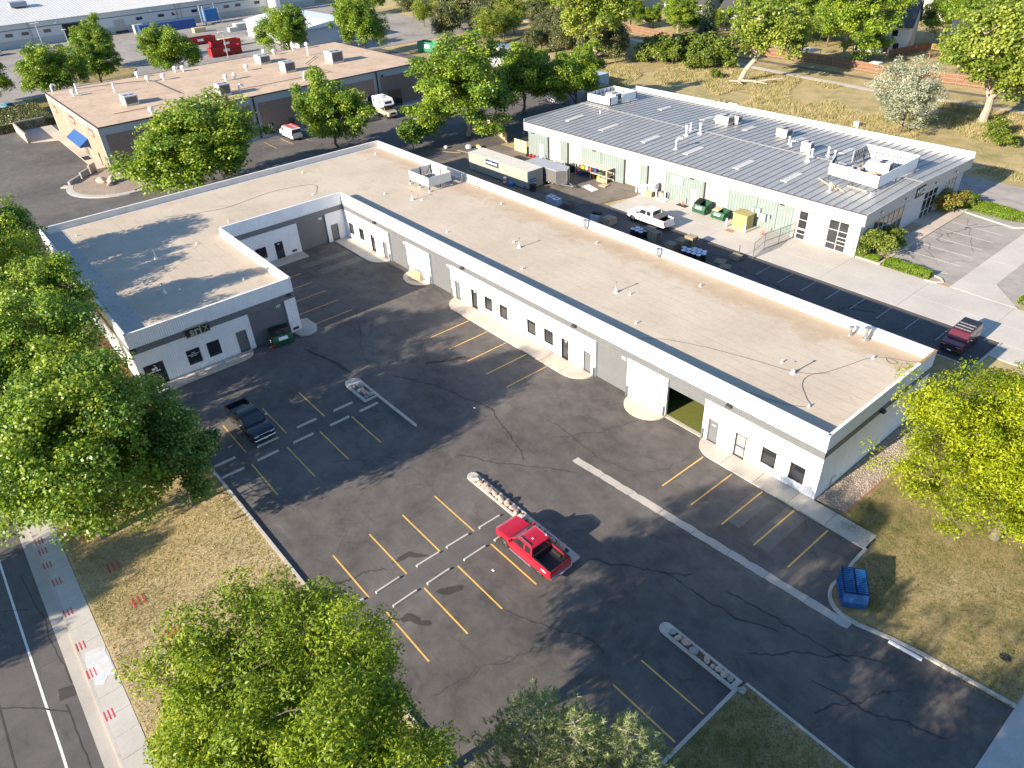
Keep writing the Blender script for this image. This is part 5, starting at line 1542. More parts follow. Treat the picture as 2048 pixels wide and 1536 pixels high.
def slab_solid(outline, y0, y1, fy, cx=(), cz=(), cy=()):
    "extrude xz outline from y0 to y1, slice, then scale y by fy(x,z)"
    bm = bmesh.new()
    A = [bm.verts.new((x, y0, z)) for x, z in outline]
    f = bm.faces.new(A)
    bmesh.ops.triangulate(bm, faces=[f])
    r = bmesh.ops.extrude_face_region(bm, geom=bm.faces[:])
    for v in r["geom"]:
        if isinstance(v, bmesh.types.BMVert): v.co.y = y1
    for ax, vals in ((0, cx), (2, cz), (1, cy)):
        for c in vals:
            co = [0, 0, 0]; no = [0, 0, 0]
            co[ax] = c; no[ax] = 1
            bmesh.ops.bisect_plane(bm, geom=bm.verts[:] + bm.edges[:] + bm.faces[:], plane_co=co, plane_no=no, dist=1e-5)
    bmesh.ops.remove_doubles(bm, verts=bm.verts, dist=1e-4)
    for v in bm.verts: v.co.y *= fy(v.co.x, v.co.z)
    bmesh.ops.recalc_face_normals(bm, faces=bm.faces)
    return bm


def bm_obj(bm, name, mat, parent, angle=38):
    me = bpy.data.meshes.new(name)
    bm.to_mesh(me); bm.free()
    me.materials.append(mat)
    me.shade_smooth(); me.set_sharp_from_angle(angle=math.radians(angle))
    return link(name, me, parent)


def wheel_mesh(r, w, rimf=.62):
    ty = MB(); 
    prof = [(r * rimf, -w / 2), (r * .93, -w / 2), (r, -w * .36), (r, w * .36), (r * .93, w / 2), (r * rimf, w / 2)]
    n = 20
    vs = []; fs = []
    for rr, y in prof:
        for k in range(n):
            t = 2 * math.pi * k / n
            vs.append((rr * math.cos(t), y, rr * math.sin(t)))
    for i in range(len(prof) - 1):
        for k in range(n): fs.append((i * n + k, (i + 1) * n + k, (i + 1) * n + (k + 1) % n, i * n + (k + 1) % n))
    ty.add(vs, fs)
    t_me = ty.mesh("tyre", m_tyre, None, True, 50)
    rm = MB()
    R = r * rimf
    # dish with spokes
    d0 = w * .28
    rm.add([(R * math.cos(2 * math.pi * k / n), d0 + .02, R * math.sin(2 * math.pi * k / n)) for k in range(n)] + [(R * .86 * math.cos(2 * math.pi * k / n), d0 + .02, R * .86 * math.sin(2 * math.pi * k / n)) for k in range(n)],
           [(k, n + k, n + (k + 1) % n, (k + 1) % n) for k in range(n)])
    for k in range(6):
        a = 2 * math.pi * k / 6
        rm.bar((R * .1 * math.cos(a), d0, R * .1 * math.sin(a)), (R * .9 * math.cos(a), d0, R * .9 * math.sin(a)), R * .2, .03, (0, 1, 0))
    rm.lathe([(R * .2, 0), (R * .2, .03)], 10, (0, 0, 0))
    rm.v[-20:] = [(x, d0 + z, y) for x, y, z in rm.v[-20:]]
    r_me = rm.mesh("rim", m_rim)
    bk = MB().add([(R * math.cos(2 * math.pi * k / n), d0 - .06, R * math.sin(2 * math.pi * k / n)) for k in range(n)], [tuple(range(n))]).mesh("brake_disc", m_black)
    return t_me, r_me, bk


def vehicle(name, label, cat, loc, rot, sp):
    t = thing(name, label, cat, loc, rot)
    W = sp["W"] / 2
    pm = sp["paint"]
    xf, xr = sp["xf"], sp["xr"]

    def fy(x, z):
        g = 1.0
        if x > xf - .75: g *= 1 - .16 * ((x - (xf - .75)) / .75) ** 2
        if x < xr + .5: g *= 1 - .05 * ((xr + .5 - x) / .5) ** 2
        zb = sp.get("belt", 1.1)
        if z < .6: g *= 1 - .035 * (.6 - z) / .3
        if z > zb - .25: g *= 1 - .045 * min(1, (z - zb + .25) / .3)
        return g

    def cy(z, x=0):
        zb, zt = sp["belt"], sp["top"]
        f = min(1, max(0, (z - zb) / (zt - zb)))
        return W * (.935 - sp.get("tumble", .17) * f)
    wl = [(x, sp["r"]) for x in sp["wheels"]]
    ar = sp.get("arch", sp["r"] + .085)
    fx = sp.get("bed")         # x where the bed starts (None for closed bodies)
    zb = sp["zb"]
    body_x0 = fx if fx is not None else xr
    btm = arches(zb, [w for w in wl if w[0] > body_x0], ar, body_x0, xf - .06)
    out = btm + sp["front"] + sp["hood"] + ([(fx, sp["belt"])] if fx is not None else sp["rear"])
    cxs = [xf - .2, xf - .4, xf - .6, xf - .75] + ([xr + .2, xr + .4] if fx is None else [])
    bm_obj(slab_solid(out, -W, W, fy, cxs, [.6, sp["belt"] - .25, sp["belt"] - .1], [0]), "body", pm, t)
    if fx is not None:
        h = sp["bedh"]
        bw = [w for w in wl if w[0] < fx]
        so = arches(zb + .02, bw, ar, xr + .06, fx - .012) + [(fx - .012, h), (xr + .02, h - .01), (xr, h - .08), (xr, zb + .12)]
        for s in (-1, 1):
            bm_obj(slab_solid(so, s * W, s * (W - .11), fy, [xr + .2, xr + .4], [.6, h - .25], []), "bed_side", pm, t)
        MB().box(xr + .05, fx - .01, -W + .1, W - .1, zb + .25, zb + .32).build("bed_floor", sp.get("bedmat", m_black), t, False)
        MB().box(fx - .06, fx - .012, -W + .12, W - .12, zb + .3, h - .02).build("bed_front_wall", sp.get("bedmat", m_black), t, False)
        tg = MB().box(xr - .01, xr + .07, -W * .93 + .02, W * .93 - .02, zb + .2, h - .015).build("tailgate", pm, t, False, bevel=.015)
        MB().box(xr + .07, xr + .085, -W * .93 + .08, W * .93 - .08, zb + .32, h - .05).build("tailgate_liner", m_black, tg, False)
        for s in (-1, 1):
            MB().box(xr + .1, fx - .05, s * (W - .118) - .004, s * (W - .118) + .004, zb + .3, h - .02).build("bed_liner", m_black, t, False)
            MB().box(bw[0][0] - .42, bw[0][0] + .42, min(s * (W - .12), s * (W - .33)), max(s * (W - .12), s * (W - .33)), zb + .3, zb + .52).build("wheel_well", m_black, t, False, bevel=.04)
            MB().box(xr + .05, fx - .03, min(s * (W * .955), s * (W * .955 - .1)), max(s * (W * .955), s * (W * .955 - .1)), h, h + .022).build("bed_rail_cap", m_black, t, False)
    # greenhouse
    cab = sp["cab"]

    def fcab(x, z): return cy(z) / W
    zt = sp["top"]
    bm_obj(slab_solid(cab, -W, W, fcab, [], [sp["belt"] + (zt - sp["belt"]) * k for k in (.3, .6, .85)], [0]), "cab", sp.get("cabpaint", pm), t, 30)
    if sp.get("roofmat"):
        rx = [p[0] for p in cab if p[1] > zt - .09]
        MB().box(min(rx) + .05, max(rx) - .25, -cy(zt) + .04, cy(zt) - .04, zt - .02, zt + .025).build("roof_panel", sp["roofmat"], t, False)
    # glazing
    for poly in sp["side_glass"]:
        for s in (-1, 1):
            vs = [(x, s * (cy(z) + .012), z) for x, z in poly] + [(x, s * (cy(z) - .01), z) for x, z in poly]
            n = len(poly)
            f1 = tuple(range(n)); f2 = tuple(range(2 * n - 1, n - 1, -1))
            fs = [f1, f2] + [(i, n + i, n + (i + 1) % n, (i + 1) % n) for i in range(n)]
            MB().add(vs, fs).build("side_window", m_cglass, t, False)
    for nm, (a, b) in (("windshield", sp["wind"]), ("rear_window", sp["back"])):
        dx, dz = b[0] - a[0], b[1] - a[1]
        L = math.hypot(dx, dz)
        nx, nz = (dz / L, -dx / L)
        sgn = 1 if nm == "windshield" else -1
        if nx * sgn < 0: nx, nz = -nx, -nz
        o = .012
        q = [(a[0] + nx * o, -(cy(a[1]) - .07), a[1] + nz * o), (a[0] + nx * o, cy(a[1]) - .07, a[1] + nz * o), (b[0] + nx * o, cy(b[1]) - .06, b[1] + nz * o), (b[0] + nx * o, -(cy(b[1]) - .06), b[1] + nz * o)]
        q2 = [(x - nx * .02, y, z - nz * .02) for x, y, z in q]
        MB().add(q + q2, [(0, 1, 2, 3), (7, 6, 5, 4), (0, 4, 5, 1), (1, 5, 6, 2), (2, 6, 7, 3), (3, 7, 4, 0)]).build(nm, m_cglass, t, False)
    # wheels
    tm, rmm, bk = wheel_mesh(sp["r"], sp.get("tw", .25), sp.get("rimf", .62))
    for x in sp["wheels"]:
        for s in (-1, 1):
            w = link("wheel", tm, t, (x, s * (W - sp.get("tw", .25) / 2 - .015), sp["r"]), (0, 0, 0 if s > 0 else math.pi))
            link("rim", rmm, w); link("brake_disc", bk, w)
    # lamps, bumpers, mirrors
    hz0, hz1 = sp["lampz"]
    for s in (-1, 1):
        yy = W * .84
        MB().box(xf - .28, xf - .015, min(s * yy, s * (yy - .36)), max(s * yy, s * (yy - .36)), hz0, hz1).build("headlight", m_headl, t, False, bevel=.02)
        zt0, zt1 = sp["tailz"]
        MB().box(xr - .012, xr + .2, min(s * W * .96, s * (W * .96 - .13)), max(s * W * .96, s * (W * .96 - .13)), zt0, zt1).build("tail_light", m_taill, t, False, bevel=.015)
        mx, mz = sp["mirror"]
        MB().box(mx - .09, mx + .07, min(s * (W + .02), s * (W + .24)), max(s * (W + .02), s * (W + .24)), mz, mz + .2).build("mirror", sp.get("mirmat", pm), t, False, bevel=.03)
    MB().box(xf - .16, xf + .02, -W * .9, W * .9, zb + .05, zb + .24).build("front_bumper", sp.get("bumper", pm), t, False, bevel=.05)
    MB().box(xr - .1, xr + .06, -W * .92, W * .92, zb + .03, zb + .2).build("rear_bumper", sp.get("rbumper", m_chrome), t, False, bevel=.03)
    MB().box(xf - .02, xf + .012, -W * .48, W * .48, hz0 - .12, hz1 - .01).build("grille", sp.get("grille", m_black), t, False)
    MB().box(xf + .005, xf + .03, -.16, .16, zb + .1, zb + .21).build("number_plate", m_plate, t, False)
    MB().box(xr - .115, xr - .1, -.16, .16, zb + .06, zb + .17).build("number_plate", m_plate, t, False)
    MB().box(xr + .2, xf - .3, -W * .82, W * .82, zb - .1, zb + .06).build("chassis", m_black, t, False)
    for s in (-1, 1):
        if sp.get("steps"): MB().tube([(sp["wheels"][0] - .6, s * (W + .05), zb - .03), (sp["wheels"][1] + .6, s * (W + .05), zb - .03)], .05, 8).build("running_board", sp["steps"], t, False)
        if sp.get("rails"): 
            rx = sp["rails"]
            MB().tube([(rx[0], s * (cy(zt) - .04), zt - .01), (rx[0] - .12, s * (cy(zt) - .05), zt + .06), (rx[1] + .12, s * (cy(zt) - .05), zt + .05), (rx[1], s * (cy(zt) - .04), zt - .02)], .028, 6).build("roof_rail", m_chrome, t, False)
        # door seams and handles
        for x in sp.get("seams", []):
            MB().box(x - .006, x + .006, min(s * (W * .999), s * (W * 1.002)), max(s * (W * .999), s * (W * 1.002)), zb + .1, sp["belt"] - .12).build("door_seam", m_black, t, False)
        for x in sp.get("handles", []):
            MB().box(x - .1, x + .1, min(s * W * .985, s * (W * .985 + .03)), max(s * W * .985, s * (W * .985 + .03)), sp["belt"] - .2, sp["belt"] - .165).build("door_handle", sp.get("hmat", pm), t, False)
    return t


def pickup(xf=2.7, xr=-2.7, W=1.9, r=.39, wheels=(1.72, -1.58), bed=-.72, belt=1.16, top=1.80, bedh=1.2, zb=.42, cabx=(1.28, .58, .2, -.42, -.62, -.70), **k):
    a = cabx
    sp = dict(xf=xf, xr=xr, W=W, r=r, wheels=wheels, bed=bed, belt=belt, top=top, bedh=bedh, zb=zb,
              front=[(xf, zb + .1), (xf, belt - .32), (xf - .05, belt - .14)],
              hood=[(xf - .28, belt - .045), (xf - .8, belt + .005), (a[0] + .05, belt + .03), (a[0], belt)],
              cab=[(a[5], belt - .06), (a[0], belt - .06), (a[0], belt), (a[1], top - .07), (a[2], top), (a[3], top - .01), (a[4], top - .09), (a[5], belt)],
              wind=((a[0] - .03, belt + .03), (a[1] + .02, top - .085)), back=((a[5] + .005, belt + .06), (a[4] - .005, top - .13)),
              lampz=(belt - .38, belt - .16), tailz=(zb + .35, bedh - .05), mirror=(a[0] - .28, belt + .02))
    m_ = (a[1] + a[4]) / 2 - .02
    sp["side_glass"] = [[(a[0] - .27, belt + .05), (a[1] - .04, top - .12), (m_ + .06, top - .09), (m_ + .06, belt + .05)][::-1],
                        [(m_ - .06, belt + .05), (m_ - .06, top - .09), (a[4] + .1, top - .14), (a[5] + .14, belt + .07)][::-1]]
    sp["seams"] = [a[0] - .15, m_, a[5] + .02]
    sp["handles"] = [m_ + .2, a[5] + .22]
    sp.update(k)
    return sp


m_red = paint("red_paint", (0.42, 0.010, 0.028))
rt_ = vehicle("pickup_truck", "bright red crew-cab pickup with roof rails and open black bed beside the long island", "pickup truck", (-9.55, -17.62, 0), math.pi + .01,
        pickup(paint=m_red, steps=m_chrome, rails=(.42, -.72), rimf=.66, tailz=(.85, 1.13), grille=m_chrome, bed=-.98, cabx=(1.28, .52, .12, -.70, -.88, -.96)))
MB().box(-2.3, -1.9, .945, .952, .82, .95).build("bed_decal", M("white_decal", (.75, .75, .75), .5), rt_, False)
MB().box(-2.3, -1.9, -.952, -.945, .82, .95).build("bed_decal", M("white_decal", (.75, .75, .75), .5), rt_, False)
MB().lathe([(.06, 1.8), (.04, 1.84), (.012, 1.9)], 8, (-.3, .15, 0)).build("antenna", m_pvc, rt_, False)
m_blk = paint("black_paint", (0.006, 0.008, 0.010), .2)
bt_ = vehicle("pickup_truck", "black older pickup with chrome trim parked under the tree shade", "pickup truck", (-35.55, -25.72, 0), 0.02,
        pickup(xf=2.85, xr=-2.85, wheels=(1.8, -1.75), bed=-.95, cabx=(1.25, .55, .15, -.62, -.82, -.92), top=1.78, paint=m_blk, mirmat=m_chrome, bumper=m_chrome, grille=m_black, W=1.98))
MB().box(2.80, 2.87, -.9, .9, .98, 1.02).build("chrome_strip", m_chrome, bt_, False)
MB().box(-2.6, -1.0, -.8, .8, .75, .765).build("bed_mat", M("bed_grey", (.12, .13, .15), .5), bt_, False)
one("paper_sack", MB().box(-37.3, -36.9, -25.3, -24.9, .765, 1.0), M("kraft", (.5, .42, .3), .8), "crumpled pale sack lying in the bed of the black pickup", "sack", bevel=.05)
m_wht = paint("white_paint", (0.78, 0.78, 0.77), .35)
wt_ = vehicle("pickup_truck", "white heavy-duty crew-cab work pickup with half-covered bed behind the L-shaped building", "pickup truck", (-40.55, 29.42, 0), math.pi - .02,
        pickup(xf=3.05, xr=-3.15, W=2.03, r=.43, tw=.29, wheels=(1.98, -1.95), bed=-1.05, belt=1.36, top=2.02, bedh=1.4, zb=.52, cabx=(1.45, .75, .3, -.72, -.92, -1.02), paint=m_wht, bumper=m_wht, mirmat=m_black, grille=m_chrome))
MB().box(-2.15, -1.08, -.88, .88, 1.40, 1.46).build("bed_cover", M("grey_canvas", (.10, .10, .095), .8), wt_, False, bevel=.03)
MB().bar((-1.15, -.85, 1.5), (-1.15, .85, 1.5), .06).build("headache_rack", m_pvc, wt_, False)
for s in (-1, 1): MB().bar((-1.12, s * .85, 1.35), (-1.12, s * .85, 2.05), .06).build("headache_rack", m_pvc, wt_, False)
MB().bar((-1.12, -.85, 2.05), (-1.12, .85, 2.05), .06).build("headache_rack", m_pvc, wt_, False)
for s in (-1, 1): letters("SCAPES", .2, M("decal_blue", (.03, .05, .12), .5), wt_, wt_.location + Vector((0.62, s * 1.02, 1.05)), '+y' if s > 0 else '-y', .003, .004, "door_decal")

m_mar = paint("maroon_paint", (0.085, 0.008, 0.014), .22)
def suv(xf=2.25, xr=-2.2, W=1.88, r=.40, wheels=(1.42, -1.38), belt=1.18, top=1.82, zb=.45, boxy=True, **k):
    a = (1.02, .58, .35, xr + .1, xr + .03, xr + .01) if boxy else (1.05, .35, .0, xr + .75, xr + .45, xr + .08)
    sp = dict(xf=xf, xr=xr, W=W, r=r, wheels=wheels, belt=belt, top=top, zb=zb, bed=None,
              front=[(xf, zb + .12), (xf, belt - .25), (xf - .03, belt - .1)],
              hood=[(xf - .15, belt - .03), (xf - .8, belt + .0), (a[0] + .04, belt + .02), (a[0], belt)],
              rear=[(xr + .01, belt), (xr, belt - .2), (xr, zb + .15)],
              cab=[(a[5], belt - .06), (a[0], belt - .06), (a[0], belt), (a[1], top - .05), (a[2], top), (a[3], top - .01), (a[4], top - .07), (a[5], belt)],
              wind=((a[0] - .03, belt + .03), (a[1] + .02, top - .07)), back=((a[5], belt + .06), (a[4], top - .12)),
              lampz=(belt - .34, belt - .14), tailz=(belt - .35, belt - .03), mirror=(a[0] - .25, belt + .03), tumble=.10 if boxy else .2)
    x1_, x2_ = -.02, -.85
    sp["side_glass"] = [[(a[0] - .24, belt + .05), (a[1] - .04, top - .1), (x1_ + .05, top - .08), (x1_ + .05, belt + .05)][::-1],
                        [(x1_ - .05, belt + .05), (x1_ - .05, top - .08), (x2_ + .05, top - .08), (x2_ + .05, belt + .05)][::-1],
                        [(x2_ - .05, belt + .05), (x2_ - .05, top - .08), (a[4] + .12, top - .12), (a[5] + .14, belt + .06)][::-1]]
    sp["seams"] = [a[0] - .1, x1_, x2_]; sp["handles"] = [.2, -.65]
    sp.update(k)
    return sp
sv = vehicle("off_road_suv", "dark maroon boxy off-road vehicle with black roof parked at the end of the rear drive", "car", (-2.1, 27.05, 0), -math.pi / 2 + .02, suv(paint=m_mar, roofmat=m_black, mirmat=m_black, bumper=m_black, grille=m_black, rbumper=m_black, rimf=.55))
for x in (.2, -.35, -.9): MB().bar((x, -.68, 1.87), (x, .68, 1.87), .05, .03).build("roof_bar", m_metal, sv, False)
MB().lathe([(.36, 0), (.4, .05), (.4, .2), (.36, .25)], 16).build("spare_wheel", m_tyre, sv, False).location = (-2.22, 0, 1.05)
bpy.data.objects[sv.children[-1].name].rotation_euler = (0, -math.pi / 2, 0)
# camper truck
m_tan = paint("tan_paint", (0.42, 0.36, 0.27), .3)
ct = vehicle("camper_truck", "tan pickup carrying a tall white slide-in camper beside the brown building", "camper", (-111.8, 35.0, 0), -.12,
        pickup(xf=3.05, xr=-3.15, W=2.03, r=.43, tw=.29, wheels=(1.98, -1.95), bed=-.95, belt=1.36, top=2.02, bedh=1.4, zb=.52, cabx=(1.45, .75, .3, -.62, -.82, -.92), paint=m_tan, bumper=m_chrome, grille=m_black))
co = [(-3.6, 1.42), (-1.05, 1.42), (-1.05, 2.12), (1.35, 2.12), (1.55, 2.35), (1.0, 3.25), (.6, 3.35), (-3.45, 3.35), (-3.6, 3.2)]
bm_obj(slab_solid(co, -1.12, 1.12, lambda x, z: 1.0, [], [], []), "camper_shell", M("camper_white", (.80, .80, .78), .4, var=.03), ct)
for s in (-1, 1):
    MB().box(-3.2, -2.5, min(s * 1.12, s * 1.135), max(s * 1.12, s * 1.135), 2.3, 2.8).build("camper_window", m_cglass, ct, False)
    MB().box(-.5, .1, min(s * 1.12, s * 1.135), max(s * 1.12, s * 1.135), 2.5, 2.85).build("camper_window", m_cglass, ct, False)
MB().add([(1.46 + .02, -.7, 2.52), (1.46 + .02, .7, 2.52), (1.2 + .02, .7, 2.94), (1.2 + .02, -.7, 2.94)], [(0, 1, 2, 3)]).build("camper_window", m_cglass, ct, False)
MB().box(-2.2, -1.3, -.45, .45, 3.35, 3.6).build("roof_air_conditioner", m_pvc, ct, False, bevel=.08)
MB().box(-.6, .0, -.3, .3, 3.35, 3.45).build("roof_hatch", M("grey_hatch", (.35, .35, .36), .5), ct, False)
vehicle("parked_suv", "dark silver car squeezed between the camper truck and the green tree", "car", (-112.6, 29.4, 0), -.05, suv(paint=paint("dark_silver", (.10, .105, .11)), boxy=False, top=1.72))
# van with red roof ladder rack
vn = vehicle("cargo_van", "white cargo van with red ladder rack parked nose-in at the aggregate wall", "van", (-112.7, 15.3, 0), math.pi,
        dict(xf=2.8, xr=-2.75, W=2.0, r=.37, wheels=(1.85, -1.75), belt=1.25, top=2.1, zb=.42, bed=None, paint=m_wht, front=[(2.8, .6), (2.8, .98), (2.74, 1.1)], hood=[(2.3, 1.2), (1.95, 1.26), (1.9, 1.25)], rear=[(-2.74, 1.25), (-2.75, 1.0), (-2.75, .55)],
             cab=[(-2.72, 1.19), (1.9, 1.19), (1.9, 1.25), (1.2, 2.0), (.95, 2.1), (-2.6, 2.09), (-2.7, 2.0), (-2.72, 1.25)], wind=((1.87, 1.29), (1.22, 1.98)), back=((-2.72, 1.35), (-2.705, 1.9)),
             lampz=(.85, 1.05), tailz=(.95, 1.6), mirror=(1.6, 1.3), tumble=.08, side_glass=[[(1.58, 1.32), (1.1, 1.88), (.75, 1.88), (.75, 1.32)][::-1]], seams=[1.75, .6, -.5], handles=[.75]))
for x in (.6, -.9, -2.3): MB().bar((x, -.8, 2.22), (x, .8, 2.22), .06).build("rack_bar", M("rack_red", (.55, .03, .03), .5), vn, False)
for y in (-.75, -.45, .4, .75): MB().bar((.75, y, 2.27), (-2.5, y, 2.27), .06, .05).build("ladder_rail", M("rack_red", (.55, .03, .03), .5), vn, False)
vehicle("hatchback_car", "small light blue hatchback parked past the dark juniper hedge", "car", (-181.5, -18.0, 0), .35, suv(paint=paint("sky_blue", (.05, .22, .36)), boxy=False, top=1.58, belt=1.0, zb=.32, r=.32, W=1.76, xf=2.05, xr=-2.0, wheels=(1.28, -1.25)))
for i, (x, y, c, n) in enumerate([(-265.5, -6.5, (.62, .62, .62), "white"), (-265.8, .8, (.10, .105, .11), "dark grey"), (-265.5, 4.4, (.55, .56, .57), "silver"), (-259.0, 9.0, (.03, .03, .035), "black")]):
    vehicle("parked_car", "%s car parked along the grey warehouse wall behind the street trees" % n, "car", (x, y, 0), math.pi + .05 * i, suv(paint=paint("far_car_%d" % i, c), boxy=False, top=1.55, belt=1.0, zb=.32, r=.33, W=1.8))
vehicle("parked_car", "pale blue car parked by the far two-storey white house", "car", (-57, 182, 0), .4, suv(paint=paint("pale_blue_far", (.35, .55, .65)), boxy=False, top=1.55, belt=1.0, zb=.32, r=.33, W=1.8))
# ================================================================ TREES AND PLANTS
m_bark = M("grey_brown_bark", (0.14, 0.11, 0.085), 0.95, var=0.3, scale=6, bumps=0.7, bscale=14)
m_barkpale = M("pale_bark", (0.34, 0.29, 0.23), 0.95, var=0.3, scale=5, bumps=0.8, bscale=12)
lf_maple = mat_leaf("maple_leaves", (0.087, 0.165, 0.018), (0.183, 0.285, 0.028), (0.327, 0.406, 0.038), 0.28)
lf_dark = mat_leaf("dark_leaves", (0.057, 0.121, 0.022), (0.115, 0.198, 0.028), (0.211, 0.285, 0.038), 0.22)
lf_locust = mat_leaf("locust_leaves", (0.094, 0.160, 0.011), (0.198, 0.281, 0.018), (0.341, 0.407, 0.029), 0.36, 0.5, 0.3)
lf_lime = mat_leaf("lime_leaves", (0.15, 0.21, 0.008), (0.29, 0.35, 0.012), (0.45, 0.49, 0.02), 0.36, 0.5, 0.3)
lf_cotton = mat_leaf("cottonwood_leaves", (0.128, 0.192, 0.026), (0.243, 0.307, 0.045), (0.384, 0.435, 0.077), 0.30)
lf_silver = mat_leaf("silver_leaves", (0.256, 0.294, 0.192), (0.397, 0.422, 0.301), (0.550, 0.563, 0.435), 0.2)
lf_pine = mat_leaf("pine_needles", (0.12, 0.18, 0.055), (0.27, 0.33, 0.13), (0.46, 0.47, 0.23), 0.1, 0.5, 0.3)
lf_spruce = mat_leaf("spruce_needles", (0.064, 0.096, 0.045), (0.122, 0.160, 0.077), (0.205, 0.243, 0.128), 0.05)
lf_juni = mat_leaf("juniper_foliage", (0.070, 0.090, 0.028), (0.147, 0.160, 0.058), (0.243, 0.237, 0.102), 0.1)
lf_bush = mat_leaf("shrub_leaves", (0.064, 0.109, 0.015), (0.154, 0.205, 0.028), (0.269, 0.301, 0.051), 0.2)
lf_hedge = mat_leaf("hedge_leaves", (0.070, 0.134, 0.010), (0.147, 0.237, 0.013), (0.243, 0.333, 0.019), 0.2)
lf_rust = mat_leaf("rusty_shrub_leaves", (0.115, 0.154, 0.019), (0.256, 0.243, 0.038), (0.435, 0.256, 0.077), 0.2)


def np_mesh(name, V, faces, mat, var=None):
    "V (n,3) float, faces (m,k) int"
    me = bpy.data.meshes.new(name)
    n, m, k = len(V), len(faces), faces.shape[1]
    me.vertices.add(n); me.vertices.foreach_set("co", np.asarray(V, np.float32).ravel())
    me.loops.add(m * k); me.loops.foreach_set("vertex_index", np.asarray(faces, np.int32).ravel())
    me.polygons.add(m)
    me.polygons.foreach_set("loop_start", np.arange(0, m * k, k, dtype=np.int32))
    me.polygons.foreach_set("loop_total", np.full(m, k, np.int32))
    if var is not None:
        a = me.attributes.new("leaf_variation", 'FLOAT', 'FACE')
        a.data.foreach_set("value", np.asarray(var, np.float32))
    me.materials.append(mat)
    me.update(calc_edges=True)
    return me


def unit(a):
    return a / np.maximum(1e-9, np.linalg.norm(a, axis=1, keepdims=True))


def leaves_from(rng, P, Nrm, size, aspect, mat, name, var, droop=0.15):
    n = len(P)
    r = unit(rng.normal(size=(n, 3)))
    T = unit(np.cross(Nrm, r))
    B = np.cross(Nrm, T)
    L = size * rng.uniform(0.65, 1.35, (n, 1))
    W = L * aspect
    V = np.empty((n, 4, 3))
    V[:, 0] = P - T * L * .5
    V[:, 1] = P + B * W * .5 + Nrm * L * .06
    V[:, 2] = P + T * L * .5 - Nrm * L * droop
    V[:, 3] = P - B * W * .5 + Nrm * L * .06
    F = np.arange(n * 4).reshape(n, 4)
    return np_mesh(name, V.reshape(-1, 3), F, mat, var)


